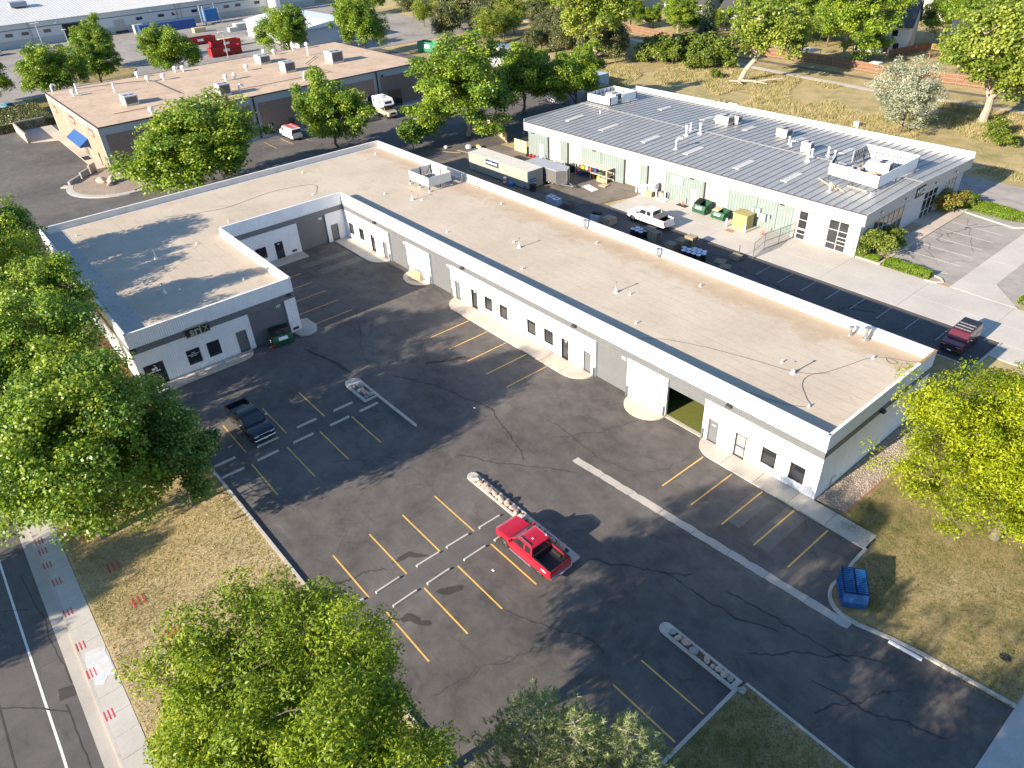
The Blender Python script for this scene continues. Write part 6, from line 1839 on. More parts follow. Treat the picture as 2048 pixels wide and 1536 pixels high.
def tree_meshes(seed, R, z0, z1, nclump, cr, nleaf, lsize, lmat, bark, aspect=0.8, trunk_r=0.25, lean=(0, 0), gaps=0.25, fill=0.55, flat=0.75, lobes=9, limbs=7, spiky=0.0):
    "returns (trunk mesh, crown mesh); base at origin"
    rng = np.random.default_rng(seed)
    zc, rz = (z0 + z1) / 2, (z1 - z0) / 2
    lob = unit(rng.normal(size=(lobes, 3)))
    la = rng.uniform(0.22, 0.55, lobes)
    C = []
    tries = 0
    while len(C) < nclump and tries < nclump * 30:
        tries += 1
        d = unit(rng.normal(size=(1, 3)))[0]
        if d[2] < -0.75: continue
        k = 0.58 + sum(a * max(0, d @ l) ** 4 for a, l in zip(la, lob))
        k = min(k, 1.08)
        rr = k * rng.uniform(0, 1) ** (1 - fill)
        p = np.array([d[0] * R * rr + lean[0], d[1] * R * rr + lean[1], zc + d[2] * rz * rr])
        if p[2] < z0: continue
        c_r = cr * rng.uniform(0.6, 1.35)
        if any(np.linalg.norm(p - q[0]) < gaps * (c_r + q[1]) for q in C): continue
        C.append((p, c_r))
    cen = np.array([c[0] for c in C]); rad = np.array([c[1] for c in C])
    w = rad ** 2; w /= w.sum()
    idx = rng.choice(len(C), nleaf, p=w)
    d = unit(rng.normal(size=(nleaf, 3)))
    d[:, 2] = np.where(d[:, 2] < -0.35, -d[:, 2], d[:, 2])
    rr = rng.uniform(0.35, 1.0, (nleaf, 1)) ** 0.6
    # secondary twiggy lumps give a broken edge
    sub = rng.normal(size=(len(C), 7, 3)) * 0.38
    sub_i = rng.integers(0, 7, nleaf)
    P = cen[idx] + d * rr * rad[idx][:, None] * np.array([1, 1, flat]) * 0.78 + sub[idx, sub_i] * rad[idx][:, None] * (0.9 + spiky)
    Nn = unit(d * 0.55 + np.array([0, 0, 0.55]) + rng.normal(size=(nleaf, 3)) * 0.5)
    var = np.clip(0.5 + rng.normal(0, 0.20, nleaf) + rng.normal(0, 0.22, len(C))[idx], 0, 1)
    crown = leaves_from(rng, P, Nn, lsize, aspect, lmat, "crown", var)
    # trunk and limbs
    mb = MB()
    top = np.array([lean[0] * .8, lean[1] * .8, zc + rz * .25])
    kx, ky = rng.normal(0, .25, 2)
    tr = [(0, 0, -0.15), (lean[0] * .12 + kx * .3, lean[1] * .12 + ky * .3, z0 * .5), (lean[0] * .4 + kx, lean[1] * .4 + ky, max(z0, 1.2)), tuple((np.array([lean[0] * .55 + kx, lean[1] * .55 + ky, z0]) + top) / 2), tuple(top)]
    mb.tube(tr, [trunk_r * 1.35, trunk_r, trunk_r * .85, trunk_r * .6, trunk_r * .18], 9)
    order = rng.permutation(len(C))
    ends = [cen[i] for i in order[:limbs]]
    nodes_ = [np.array(tr[2]), np.array(tr[3]), top]
    for e in ends:
        st = np.array(tr[2]) * (1 - .0) + (np.array(tr[3]) - np.array(tr[2])) * rng.uniform(0, 1)
        mid = (st + e) / 2 + np.array([0, 0, .12 * np.linalg.norm(e - st)]) + rng.normal(0, .2, 3)
        mb.tube([tuple(st), tuple(mid), tuple(e)], [trunk_r * .5, trunk_r * .3, trunk_r * .08], 6, False)
        nodes_ += [mid, e, (st + mid) / 2, (mid + e) / 2]
    nd = np.array(nodes_)
    for i in order[limbs:]:
        e = cen[i]
        j = np.argmin(np.linalg.norm(nd - e, axis=1) + np.maximum(0, nd[:, 2] - e[2]) * 1.5)
        st = nd[j]
        mid = (st + e) / 2 + rng.normal(0, .12, 3)
        mb.tube([tuple(st), tuple(mid), tuple(e)], [trunk_r * .18, trunk_r * .11, trunk_r * .04], 4, False)
    return mb.mesh("trunk", bark, None, True), crown


def put_tree(name, ms, loc, rotz, scale, label, group=None, cat="tree"):
    t = thing(name, label, cat, loc, rotz, group)
    s = (scale, scale, scale) if not isinstance(scale, tuple) else scale
    link("trunk", ms[0], t, None, None, s)
    link("crown", ms[1], t, None, None, s)
    return t


# near trees along the street verge
tA = tree_meshes(11, 6.7, 1.4, 13.9, 150, 1.4, 110000, 0.21, lf_maple, m_bark, trunk_r=.3)
put_tree("maple_tree", tA, (-30.9, -38.7, .1), 0, 1.0, "broad full-crowned green tree on the verge shading the black pickup's row")
tB = tree_meshes(12, 5.6, 2.3, 12.8, 90, 1.3, 58000, 0.21, lf_maple, m_bark, trunk_r=.26)
put_tree("maple_tree", tB, (-42.6, -38.4, .1), .5, 1.05, "green tree beside the dark-doored corner of the wing")
tC = tree_meshes(13, 2.7, .7, 9.2, 45, .95, 27000, 0.2, lf_dark, m_bark, trunk_r=.16)
put_tree("ash_tree", tC, (-29.6, -32.9, .1), 0, 1.0, "small dark green tree at the lot kerb under the broad green tree")
tD = tree_meshes(14, 3.9, 2.6, 11.2, 62, 1.15, 36000, 0.2, lf_maple, m_bark, trunk_r=.2)
put_tree("maple_tree", tD, (-54.3, -34.4, .1), 1, 1.0, "green tree close against the shaded side wall of the wing")
put_tree("maple_tree", tB, (-63.2, -36.8, .1), 2.4, .9, "tree with a visible dark trunk behind the wing's side wall")
put_tree("maple_tree", tD, (-72.0, -35.2, .1), 3.4, 1.12, "dark green tree at the far end of the wing's side wall")
tL = tree_meshes(15, 6.0, 4.0, 15.8, 190, .92, 150000, 0.175, lf_locust, m_bark, aspect=.42, trunk_r=.28, gaps=.30, spiky=.35, limbs=14, lobes=9)
put_tree("locust_tree", tL, (-2.3, -36.0, .1), 0, (1.03, 1.03, .93), "large bright yellow-green locust tree on the dry verge by the empty stalls")
tL2 = tree_meshes(16, 6.6, 1.4, 10.8, 150, 1.0, 95000, 0.19, lf_lime, m_bark, aspect=.42, trunk_r=.25, gaps=.27, spiky=.35, limbs=12, lobes=9)
put_tree("locust_tree", tL2, (9.6, 5.2, .1), 1.0, 1.05, "bright yellow-green locust tree on the lawn beside the end wall")
# trees out of frame whose shade falls into the lot
put_tree("locust_tree", tL2, (7.6, -40.2, .1), 2.0, 1.12, "yellow-green locust tree on the verge nearer the cross street", "verge locusts")
put_tree("locust_tree", tL2, (13.0, -41.0, .1), 5.0, 1.2, "tall yellow-green locust tree where the verge meets the cross street")
put_tree("locust_tree", tL2, (14.2, -31.0, .1), 4.0, .95, "yellow-green locust tree on the corner lawn of the cross street", "verge locusts")
put_tree("maple_tree", tB, (-31.0, -64.0, 0), 4.0, .9, "green tree across the street from the dry verge")
put_tree("maple_tree", tA, (-60.0, -68.0, 0), 2.0, .9, "full green tree across the street from the wing")


def pine_meshes(seed, H, R):
    rng = np.random.default_rng(seed)
    mb = MB()
    mb.tube([(0, 0, -.1), (.05, 0, H * .4), (0, .05, H * .75), (0, 0, H * .97)], [.16, .12, .07, .02], 7)
    tufts = []
    z = H * .12
    while z < H * .97:
        nb = rng.integers(4, 7)
        L = R * (1 - (z / H) ** 1.6) * rng.uniform(.85, 1.1) + .25
        a0 = rng.uniform(0, 6.28)
        for k in range(nb):
            a = a0 + 6.283 * k / nb + rng.uniform(-.3, .3)
            l = L * rng.uniform(.75, 1.15)
            d = np.array([math.cos(a), math.sin(a), 0])
            tip = np.array([0, 0, z]) + d * l + np.array([0, 0, l * rng.uniform(.15, .45)])
            mid = np.array([0, 0, z]) + d * l * .5 + np.array([0, 0, l * .05])
            mb.tube([(0, 0, z), tuple(mid), tuple(tip)], [.035, .025, .01], 5, False)
            for q in range(int(5 + l * 7)):
                f = rng.uniform(.3, 1.05)
                base = (1 - f) * mid + f * tip if f > .5 else np.array([0, 0, z]) * (1 - 2 * f) + mid * 2 * f
                off = rng.normal(0, .16 + .05 * l, 3) * np.array([1, 1, .6])
                dirv = d * .7 + np.array([0, 0, .8]) + rng.normal(0, .35, 3)
                tufts.append((base + off, dirv / np.linalg.norm(dirv)))
        z += rng.uniform(.28, .42)
    for q in range(10): tufts.append((np.array([rng.normal(0, .1), rng.normal(0, .1), H * rng.uniform(.9, 1.0)]), np.array([0, 0, 1.])))
    tp = np.array([t[0] for t in tufts]); td = np.array([t[1] for t in tufts])
    nn = 26
    idx = np.repeat(np.arange(len(tp)), nn)
    D = unit(td[idx] * .75 + rng.normal(size=(len(idx), 3)) * .55)
    L = rng.uniform(.13, .24, (len(idx), 1))
    base = tp[idx] + td[idx] * rng.uniform(-.12, .12, (len(idx), 1))
    S_ = unit(np.cross(D, rng.normal(size=D.shape))) * .011
    V = np.empty((len(idx), 3, 3))
    V[:, 0] = base - S_; V[:, 1] = base + S_; V[:, 2] = base + D * L
    var = np.clip(.45 + rng.normal(0, .2, len(idx)) + rng.normal(0, .15, len(tp))[idx], 0, 1)
    return mb.mesh("trunk", m_barkpale, None, True), np_mesh("crown", V.reshape(-1, 3), np.arange(len(idx) * 3).reshape(-1, 3), lf_pine, var)


pn = pine_meshes(21, 9.4, 2.7)
put_tree("pine_tree", pn, (3.3, -28.2, .05), 0, 1.12, "tallest pale green pine at the bottom of the stalls, beside the yellow-green locust")
put_tree("pine_tree", pn, (5.9, -26.0, .05), 2.0, 1.02, "pine standing at the kerb corner nearest the driveway lawn")
put_tree("pine_tree", pn, (4.6, -27.6, .05), 4.0, 1.1, "pine standing between the other two pines of the kerb group")

# mid and far broadleaf trees
tM1 = tree_meshes(31, 8.6, 1.2, 12.8, 120, 1.6, 65000, 0.30, lf_maple, m_bark, trunk_r=.3)
put_tree("maple_tree", tM1, (-92.5, -8.0, 0), 0, (1.3, 1.3, 1.0), "broad green tree between the wing roof and the brown aggregate building")
tM2 = tree_meshes(32, 6.0, 1.0, 12.4, 95, 1.35, 46000, 0.29, lf_maple, m_bark, trunk_r=.26)
put_tree("maple_tree", tM2, (-99.0, 17.6, 0), 0, 1.0, "upright green tree half hiding the white van")
tM3 = tree_meshes(33, 8.8, 1.0, 15, 125, 1.6, 60000, 0.31, lf_maple, m_barkpale, trunk_r=.34, gaps=.36, limbs=11)
put_tree("cottonwood_tree", tM3, (-89.0, 37.5, 0), 0, (1.18, 1.18, 1.0), "tallest open-branched green tree beside the camper truck drive")
put_tree("maple_tree", tM2, (-93.0, 53.5, 0), 2.2, (1.1, 1.1, 1.02), "dense green tree by the fence behind the far roof corner")
put_tree("maple_tree", tM2, (-86.0, 60.5, 0), 4.2, (.95, .95, .95), "yellow-green tree touching the tall cottonwood behind the seam roof")
tS = tree_meshes(34, 2.5, .3, 5.4, 30, .85, 9000, 0.30, lf_dark, m_bark, trunk_r=.1)
put_tree("small_tree", tS, (-89.2, 26.2, 0), 0, 1.0, "small dark green bushy tree at the rear corner of the L-shaped roof")
tCt = tree_meshes(35, 8.6, 5.0, 20, 95, 1.9, 30000, 0.48, lf_cotton, m_barkpale, trunk_r=.55, gaps=.42, limbs=16, spiky=.3)
put_tree("cottonwood_tree", tCt, (-111, 91, 0), 0, 1.0, "tall pale cottonwood with bare grey trunk behind the far roof corner")
tCl = tree_meshes(36, 7.6, 4.5, 15, 70, 1.7, 20000, 0.46, lf_cotton, m_barkpale, trunk_r=.55, lean=(4.5, 3.0), gaps=.45, limbs=14, spiky=.35)
put_tree("cottonwood_tree", tCl, (-76.2, 98.2, 0), 0, 1.0, "leaning half-fallen cottonwood in the dry grass behind the seam roof")
put_tree("cottonwood_tree", tM3, (-70.5, 127.5, 0), 1.0, (1.15, 1.15, 1.2), "large dense cottonwood leaning over the backyard of the white house")
tO = tree_meshes(37, 5.0, .4, 10.5, 85, 1.15, 30000, 0.30, lf_silver, m_bark, aspect=.35, trunk_r=.2, gaps=.3, spiky=.3)
put_tree("russian_olive_tree", tO, (-36.2, 84.5, 0), 0, 1.02, "silvery grey-green olive tree in the dry field")
tCb = tree_meshes(38, 9.5, 2.2, 19, 120, 1.8, 36000, 0.46, lf_cotton, m_barkpale, trunk_r=.7, gaps=.36, limbs=16, spiky=.3)
put_tree("cottonwood_tree", tCb, (-29.5, 99.0, 0), 2.0, 1.0, "big yellow-green cottonwood with split trunk beyond the silver tree")
put_tree("cottonwood_tree", tCb, (-17.0, 98.0, 0), 4.0, (1.0, 1.0, .95), "yellow-green cottonwood next to the split-trunk cottonwood")
put_tree("maple_tree", tM1, (-168, 63, 0), 3, (.9, .9, 1.1), "tall dark green tree at the far corner of the brown building")
put_tree("maple_tree", tM1, (-184, 50, 0), 1, (.95, .95, .9), "round green tree in front of the white-roofed shed")
put_tree("maple_tree", tM1, (-179, -9, 0), 5, .9, "green street tree beside the small blue car")
put_tree("maple_tree", tM1, (-190, -20, 0), 2, .85, "green street tree beyond the dark juniper hedge")
put_tree("maple_tree", tM2, (-214, 10, 0), 5.5, 1.0, "tree on a grass island by the warehouse bay door")
put_tree("maple_tree", tM1, (-182, 18, 0), 4, .9, "wide green tree behind the brown building's rear parapet")
put_tree("maple_tree", tM2, (-192, 4, 0), 1.5, .85, "lower green tree between the street trees and the wide tree")
# junipers and scrub along the drainage field
def blob_meshes(seed, R, h, n, nl, ls, lmat, flat=1.0):
    return tree_meshes(seed, R, .15, h, n, R * .38, nl, ls, lmat, m_bark, trunk_r=.09, fill=.6, gaps=.2, limbs=5)
tJ = tree_meshes(41, 3.2, .3, 8.0, 50, 1.1, 14000, .34, lf_juni, m_bark, aspect=.5, trunk_r=.16, gaps=.25, spiky=.2)
for i, (x, y, s) in enumerate([(-131, 101, 1.1), (-126, 96, .95), (-122, 100, 1.25), (-117, 95, .9), (-114, 101, 1.05), (-136, 97, .8), (-146, 106, .9), (-128, 104, 1.2), (-120, 105, 1.1), (-110, 97, 1.0), (-140, 103, 1.0), (-134, 92, .8)]):
    put_tree("juniper_tree", tJ, (x, y, 0), i * 1.3, s, "olive-brown juniper in the clump beyond the drive end", "juniper clump")
put_tree("juniper_tree", tJ, (-168, 90, 0), 2, 1.3, "broad olive juniper standing behind the tall dark green tree")
tW = tree_meshes(42, 3.0, .4, 7.5, 45, 1.1, 12000, .34, lf_cotton, m_bark, aspect=.3, trunk_r=.16, gaps=.25, spiky=.3)
put_tree("willow_tree", tW, (-152, 93, 0), 0, 1.25, "light green feathery willow beside the green roll-off container")
put_tree("willow_tree", tW, (-140, 110, 0), 2, 1.0, "yellowish feathery willow between the junipers and the path")
for i, (x, y, s) in enumerate([(-160, 108, 1.0), (-172, 106, .9), (-150, 118, .9), (-182, 112, 1.1), (-194, 100, 1.1), (-164, 120, 1.0), (-205, 118, 1.2), (-190, 126, 1.1), (-155, 100, 1.1), (-162, 98, 1.2), (-178, 98, 1.1), (-186, 106, 1.3), (-170, 116, 1.2), (-148, 112, 1.0), (-198, 110, 1.2), (-212, 108, 1.2)]):
    put_tree("scrub_tree", tJ if i % 2 else tW, (x, y, 0), i * 1.7, s, "scrubby olive-green tree in the thicket by the far path", "far thicket trees")
tK = blob_meshes(43, 2.2, 3.0, 26, 7000, .30, lf_bush)
for i, (x, y, s) in enumerate([(-98, 103, 1.2), (-94, 107, 1.0), (-102, 108, 1.1), (-90, 103, .9), (-106, 103, 1.0), (-87, 108, .8), (-98, 111, 1.2), (-94, 112, 1.3), (-103, 104, 1.3), (-91, 110, 1.2)]):
    put_tree("scrub_bush", tK, (x, y, 0), i, s * 1.25, "tangled green bush in the thicket beside the leaning cottonwood", "thicket bushes", "bush")
for i, (x, y, s) in enumerate([(-22, 88, .7), (-14, 84, .6), (-25, 92, .8), (-82, 98, .5)]):
    put_tree("field_shrub", tK, (x, y, 0), i * 2, s, "low scrubby bush dotted in the dry field", "field bushes", "bush")
# garden trees by the houses
tSp = None
def spruce_meshes(seed, H, R):
    rng = np.random.default_rng(seed)
    mb = MB().tube([(0, 0, -.1), (0, 0, H * .5), (0, 0, H)], [.25, .15, .02], 7)
    P = []; D = []
    z = .6
    while z < H * .985:
        L = R * (1 - z / H) + .15
        nb = max(5, int(11 * (1 - z / H)) + 4)
        a0 = rng.uniform(0, 6.28)
        for k in range(nb):
            a = a0 + 6.283 * k / nb
            l = L * rng.uniform(.7, 1.12)
            d = np.array([math.cos(a), math.sin(a), -.22])
            m_ = int(16 * l) + 6
            f = rng.uniform(.15, 1, m_)
            pts = np.array([0, 0, z]) + d * (l * f)[:, None] + rng.normal(0, .14, (m_, 3)) * np.array([1, 1, .5])
            P.append(pts); D.append(np.repeat(d[None], m_, 0))
        z += .33
    P = np.concatenate(P); D = np.concatenate(D)
    Nn = unit(np.array([0, 0, .9]) + D * .5 + rng.normal(0, .4, P.shape))
    return mb.mesh("trunk", m_bark), leaves_from(rng, P, Nn, .42, .4, lf_spruce, "crown", np.clip(rng.normal(.5, .22, len(P)), 0, 1))
tSp = spruce_meshes(44, 13, 3.4)
put_tree("spruce_tree", tSp, (-108, 128, 0), 0, 1.0, "conical grey-green spruce behind the dark fence")
put_tree("spruce_tree", tSp, (-99, 130, 0), 2, .9, "second conical spruce beside the dense cottonwood")
for i, (x, y, s) in enumerate([(-128, 140, .6), (-120, 138, .55), (-116, 142, .6), (-134, 138, .6)]):
    put_tree("garden_tree", tM2, (x, y, 0), i * 1.5, s * .8, "small bright green garden tree behind the fence of the grey houses", "garden trees")
for i, (x, y, s) in enumerate([(-88, 150, 1.2), (-95, 165, 1.2), (-60, 190, 1.1), (-45, 175, 1.2), (-110, 185, 1.2), (-140, 190, 1.2), (-170, 150, 1.1), (-185, 165, 1.2), (-200, 150, 1.1), (-215, 170, 1.2), (-225, 140, 1.1), (-30, 150, 1.1), (-20, 128, 1.1), (-240, 160, 1.2), (-38, 200, 1.2), (-150, 165, 1.1), (-240, 125, 1.0), (-232, 105, .9), (-122, 134, .8), (-138, 133, .75), (-90, 137, 1.1), (-82, 141, 1.0), (-100, 141, 1.2), (-60, 158, 1.1), (-105, 152, 1.2), (-125, 165, 1.1), (-160, 142, .9), (-45, 128, .9), (-36, 133, 1.1), (-175, 133, .8)]):
    put_tree("far_tree", tM1 if i % 2 else tM3, (x, y, 0), i * 1.1, s * .85, "green tree among the houses beyond the far fence", "trees beyond the far fence")
# shrubs of the grey-roofed building
tR = blob_meshes(45, 1.5, 2.6, 26, 9000, .16, lf_bush)
put_tree("round_shrub", tR, (-16.9, 39.4, .1), 0, 1.15, "large dark round shrub at the stucco corner by the parking stalls", cat="shrub")
put_tree("round_shrub", tR, (-16.6, 43.2, .1), 2, (1.0, 1.0, .75), "second round shrub below the bronze windows", cat="shrub")
tR2 = blob_meshes(46, 1.6, 2.4, 26, 9000, .16, lf_rust)
put_tree("round_shrub", tR2, (-16.4, 57.4, .1), 0, (1.15, 1.3, 1.0), "rust-tinged shrub beside the glass entrance", cat="shrub")
put_tree("round_shrub", tR, (-15.6, 60.2, .1), 3, (.8, 1.0, .75), "low green shrub behind the rust-tinged one", cat="shrub")


def hedge(x0, x1, y0, y1, h, n, label, lmat=lf_hedge, name="clipped_hedge", rot=0.0, taper=0.0, ls=.11):
    rng = np.random.default_rng(int(abs(x0 * 10)))
    cx, cy = (x0 + x1) / 2, (y0 + y1) / 2
    t = thing(name, label, "hedge", (cx, cy, .0), rot)
    hx, hy = (x1 - x0) / 2, (y1 - y0) / 2
    P = rng.uniform(-1, 1, (n, 3))
    fc = rng.random(n)
    P[fc < .62, 2] = rng.uniform(.82, 1.05, (fc < .62).sum())
    m1 = (fc >= .62) & (fc < .81); P[m1, 1] = np.sign(P[m1, 1])
    m2 = fc >= .81; P[m2, 0] = np.sign(P[m2, 0])
    P[:, 2] -= .5 * np.maximum(0, np.abs(P[:, 1]) - .7) * (P[:, 2] > .5)
    P[:, 0] *= hx; P[:, 1] *= hy * (1 - taper * np.clip(P[:, 0] / hx, 0, 1) ** 2)
    P[:, 2] = (P[:, 2] * .5 + .5) * h * (1 + .06 * np.sin(P[:, 0] * 3))
    Nn = unit(np.stack([P[:, 0] / hx, P[:, 1] / hy, np.full(n, .9)], 1) * .5 + rng.normal(0, .5, (n, 3)))
    cr = leaves_from(rng, P + rng.normal(0, .04, P.shape), Nn, ls, .6, lmat, "foliage", np.clip(rng.normal(.55, .2, n), 0, 1))
    link("foliage", cr, t)
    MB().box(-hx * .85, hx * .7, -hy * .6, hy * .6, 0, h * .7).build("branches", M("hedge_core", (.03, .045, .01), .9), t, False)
    return t


hedge(-14.6, -9.9, 37.75, 39.0, .75, 9000, "clipped green hedge island at the end of the stalls", rot=0.0, taper=.3)
hedge(-15.6, -8.6, 59.3, 62.2, .7, 14000, "wide rounded green hedge island at the far end of the stalls", rot=-.12, taper=.75)
hedge(-17.9, -15.4, 37.95, 38.9, .5, 3500, "small ground hedge at the foot of the large round shrub")
hedge(-1.6, 3.2, 38.7, 40.0, .6, 5000, "short hedge at the edge of the side parking lot")
hedge(-178, -160, -24.5, -13.5, 1.5, 16000, "dark low juniper hedge beyond the cream walls", lf_juni, "juniper_hedge", ls=.35)
kerb([(-16.0, 58.9), (-9.0, 57.5), (-7.9, 58.6), (-8.3, 59.8)], .18, .13)
kerb([(-10.0, 37.55), (-9.0, 37.7), (-8.5, 38.4), (-9.0, 39.0), (-10, 39.2)], .16, .13)

# ---------------------------------------------------------------- grass (uncountable)
def grass(name, label, rng, pts, z, hmin, hmax, lmat, nb=3, width=.02, leanv=.5):
    n = len(pts)
    idx = np.repeat(np.arange(n), nb)
    b = np.column_stack([pts[idx, 0], pts[idx, 1], np.full(len(idx), z)]) + np.column_stack([rng.normal(0, .05, (len(idx), 2)), np.zeros(len(idx))])
    h = rng.uniform(hmin, hmax, (len(idx), 1))
    d = np.column_stack([rng.normal(0, leanv, (len(idx), 2)), np.ones(len(idx))])
    s = unit(np.cross(d, rng.normal(size=d.shape))) * width
    V = np.empty((len(idx), 3, 3))
    V[:, 0] = b - s; V[:, 1] = b + s; V[:, 2] = b + d * h
    patch = .5 + .35 * np.sin(b[:, 0] * .9 + 1.3 * np.sin(b[:, 1] * .5)) * np.sin(b[:, 1] * 1.1 + np.sin(b[:, 0] * .6))
    var = np.clip(patch * .6 + rng.normal(.2, .2, len(idx)), 0, 1)
    o = link(name, np_mesh(name, V.reshape(-1, 3), np.arange(len(idx) * 3).reshape(-1, 3), lmat, var))
    tag(o, label, "grass", None, "stuff")


gl_dry = mat_leaf("dry_grass_blades", (0.17, 0.18, 0.05), (0.48, 0.39, 0.19), (0.72, 0.58, 0.34), .15, .7, .1)
gl_grn = mat_leaf("lawn_blades", (0.07, 0.115, 0.022), (0.19, 0.185, 0.06), (0.40, 0.32, 0.16), .2, .7, .1)
gl_fld = mat_leaf("field_grass_blades", (0.20, 0.22, 0.07), (0.40, 0.34, 0.17), (0.58, 0.48, 0.28), .2, .7, .1)
rg = np.random.default_rng(5)
P = np.column_stack([rg.uniform(-46, 2, 42000), rg.uniform(-41.0, -30.4, 42000)])
grass("dry_grass", "straw-coloured dry grass of the street verge", rg, P, .115, .04, .12, gl_dry, 3, .014, .9)
P = np.concatenate([np.column_stack([rg.uniform(2.4, 15, 24000), rg.uniform(-6.6, 14, 24000)]), np.column_stack([rg.uniform(5.2, 14.5, 10000), rg.uniform(-23, -15.4, 10000)])])
P = P[(P[:, 0] > 5.0) | (P[:, 1] > -1)]
P = P[~((P[:, 1] < -5.6) & (P[:, 1] > -10) & (P[:, 0] < 8.6))]
grass("lawn_grass", "green lawn grass with dry patches around the end wall", rg, P, .10, .04, .10, gl_grn, 3, .013, .8)
P = np.column_stack([rg.uniform(-115, 5, 60000), rg.uniform(68, 108, 60000)])
k = np.sin(P[:, 0] * .11 + 1) * np.sin(P[:, 1] * .17) + .35 * np.sin(P[:, 0] * .5 + P[:, 1] * .3)
P = P[(k > -.25) & (P[:, 1] > 74)]
grass("field_grass", "tall dry field grass behind the grey-roofed building", rg, P, -.08, .2, .75, gl_fld, 3, .04, .55)
# ================================================================ SMALL THINGS
m_dgreen = paint("dumpster_green", (0.012, 0.085, 0.035), .5, 0)
m_dblue = paint("dumpster_blue", (0.008, 0.075, 0.24), .45, 0)
m_dred = paint("container_red", (0.34, 0.012, 0.014), .55, 0)
m_label = M("white_label", (.74, .75, .76), .5)


def dumpster(loc, rot, L, W_, H1, H2, mat, label, lid='closed', lidmat=m_black, sticker=m_label, slant=True, ribs='x'):
    "front-load dumpster: long axis y, slanted front at +x"
    t = thing("dumpster", label, "dumpster", loc, rot)
    hl = L / 2
    x0, x1, xt = -W_ / 2, W_ / 2, W_ / 2 - (.25 if slant else 0)
    th = .05
    mb = MB()
    out = [(x0, .14), (x1 - .1, .14), (x1, H1 * .55), (xt, H1), (x0, H2)]
    n = 5
    V = []
    for s in (-1, 1):
        for x, z in out: V.append((x, s * hl, z))
    # hull without top
    mb.add(V, [(0, 1, 2, 3, 4)[::1], (9, 8, 7, 6, 5)] + [(i, i + 5, (i + 1) % 5 + 5, (i + 1) % 5) for i in range(5) if i != 3])
    inn = [(x0 + th, .2), (x1 - .1 - th, .2), (x1 - th, H1 * .55), (xt - th, H1 - .01), (x0 + th, H2 - .01)]
    V = []
    for s in (-1, 1):
        for x, z in inn: V.append((x, s * (hl - th), z))
    mb.add(V, [(4, 3, 2, 1, 0), (5, 6, 7, 8, 9)] + [((i + 1) % 5, (i + 1) % 5 + 5, i + 5, i) for i in range(5) if i != 3])
    mb.build("hull", mat, t, False)
    rim = MB()
    for a, b in (((x0, -hl, H2), (x0, hl, H2)), ((xt, -hl, H1), (xt, hl, H1)), ((x0, -hl, H2), (xt, -hl, H1)), ((x0, hl, H2), (xt, hl, H1))): rim.bar(a, b, .07)
    rim.build("rim", mat, t, False)
    for s in (-1, 1):
        MB().box(x0 + .2, x1 - .35, min(s * hl, s * (hl + .14)), max(s * hl, s * (hl + .14)), H1 * .45, H1 * .45 + .14).build("fork_pocket", mat, t, False)
    for x in (x0 + .2, x1 - .3):
        for s in (-1, 1): MB().tube([(x, s * hl * .8 - .03, .09), (x, s * hl * .8 + .03, .09)], .09, 10).build("caster", m_black, t, False)
    if lid != 'open':
        for s in ((-1, 1) if lid == 'closed' else (-1,)):
            y0, y1 = (0.01, hl) if s > 0 else (-hl, -.01)
            l = MB().add([(x0 - .02, y0, H2 + .05), (xt + .05, y0, H1 + .05), (xt + .05, y1, H1 + .05), (x0 - .02, y1, H2 + .05), (x0 - .02, y0, H2 + .09), (xt + .05, y0, H1 + .09), (xt + .05, y1, H1 + .09), (x0 - .02, y1, H2 + .09)],
                     [(3, 2, 1, 0), (4, 5, 6, 7), (0, 1, 5, 4), (1, 2, 6, 5), (2, 3, 7, 6), (3, 0, 4, 7)]).build("lid", lidmat, t, False)
            nr = int((y1 - y0) / .1)
            if ribs == 'y':
                for k in range(13):
                    f_ = (k + .5) / 13
                    x_, z_ = x0 + .04 + (xt - x0 - .04) * f_, H2 + (H1 - H2) * f_ + .10
                    MB().bar((x_, y0 + .05, z_), (x_, y1 - .05, z_), .07, .06).build("lid_rib", mat, l, False)
                continue
            for k in range(nr):
                y = y0 + (k + .5) * (y1 - y0) / nr
                MB().bar((x0 + .06, y, H2 + .10), (xt - .02, y, H1 + .10), .05, .04).build("lid_rib", lidmat, l, False)
    if sticker:
        zc = H1 * .72
        MB().add([(x1 + .012 - .0, -.45, H1 * .60), (x1 + .012, .45, H1 * .60), (x1 - .11, .45, H1 * .86), (x1 - .11, -.45, H1 * .86)], [(0, 1, 2, 3)]).build("label", sticker, t, False)
    return t


dumpster((-46.55, -17.75, 0), -.12, 1.9, 1.5, 1.15, 1.45, m_dgreen, "dark green lidded dumpster before the roll-up door numbered 107")
bd_ = dumpster((5.95, -5.85, .1), -.93, 1.35, 1.95, 1.2, 1.45, m_dblue, "bright blue dumpster with ribbed lid on the lawn beside the driveway kerb", 'closed', M("lid_rib_shade", (.004, .014, .035), .35), None, ribs='y')  # near-black lid under blue ribs: shade and highlights put into the colours
MB().add([(.96, -.2, .62), (.96, .25, .62), (.9, .25, .78), (.9, -.2, .78)], [(0, 1, 2, 3)]).build("label", M("yellow_sticker", (.72, .55, .08), .5), bd_, False)
dumpster((-38.1, 36.6, .016), -math.pi / 2, 1.9, 1.5, 1.15, 1.45, m_dgreen, "open green dumpster with one black lid by the pale green wall", 'half')
dumpster((-35.2, 36.5, .016), -math.pi / 2, 1.9, 1.3, 1.0, 1.15, m_dgreen, "open green dumpster with wooden sheet over half of it", 'half', M("plywood_lid", (.58, .48, .34), .7))
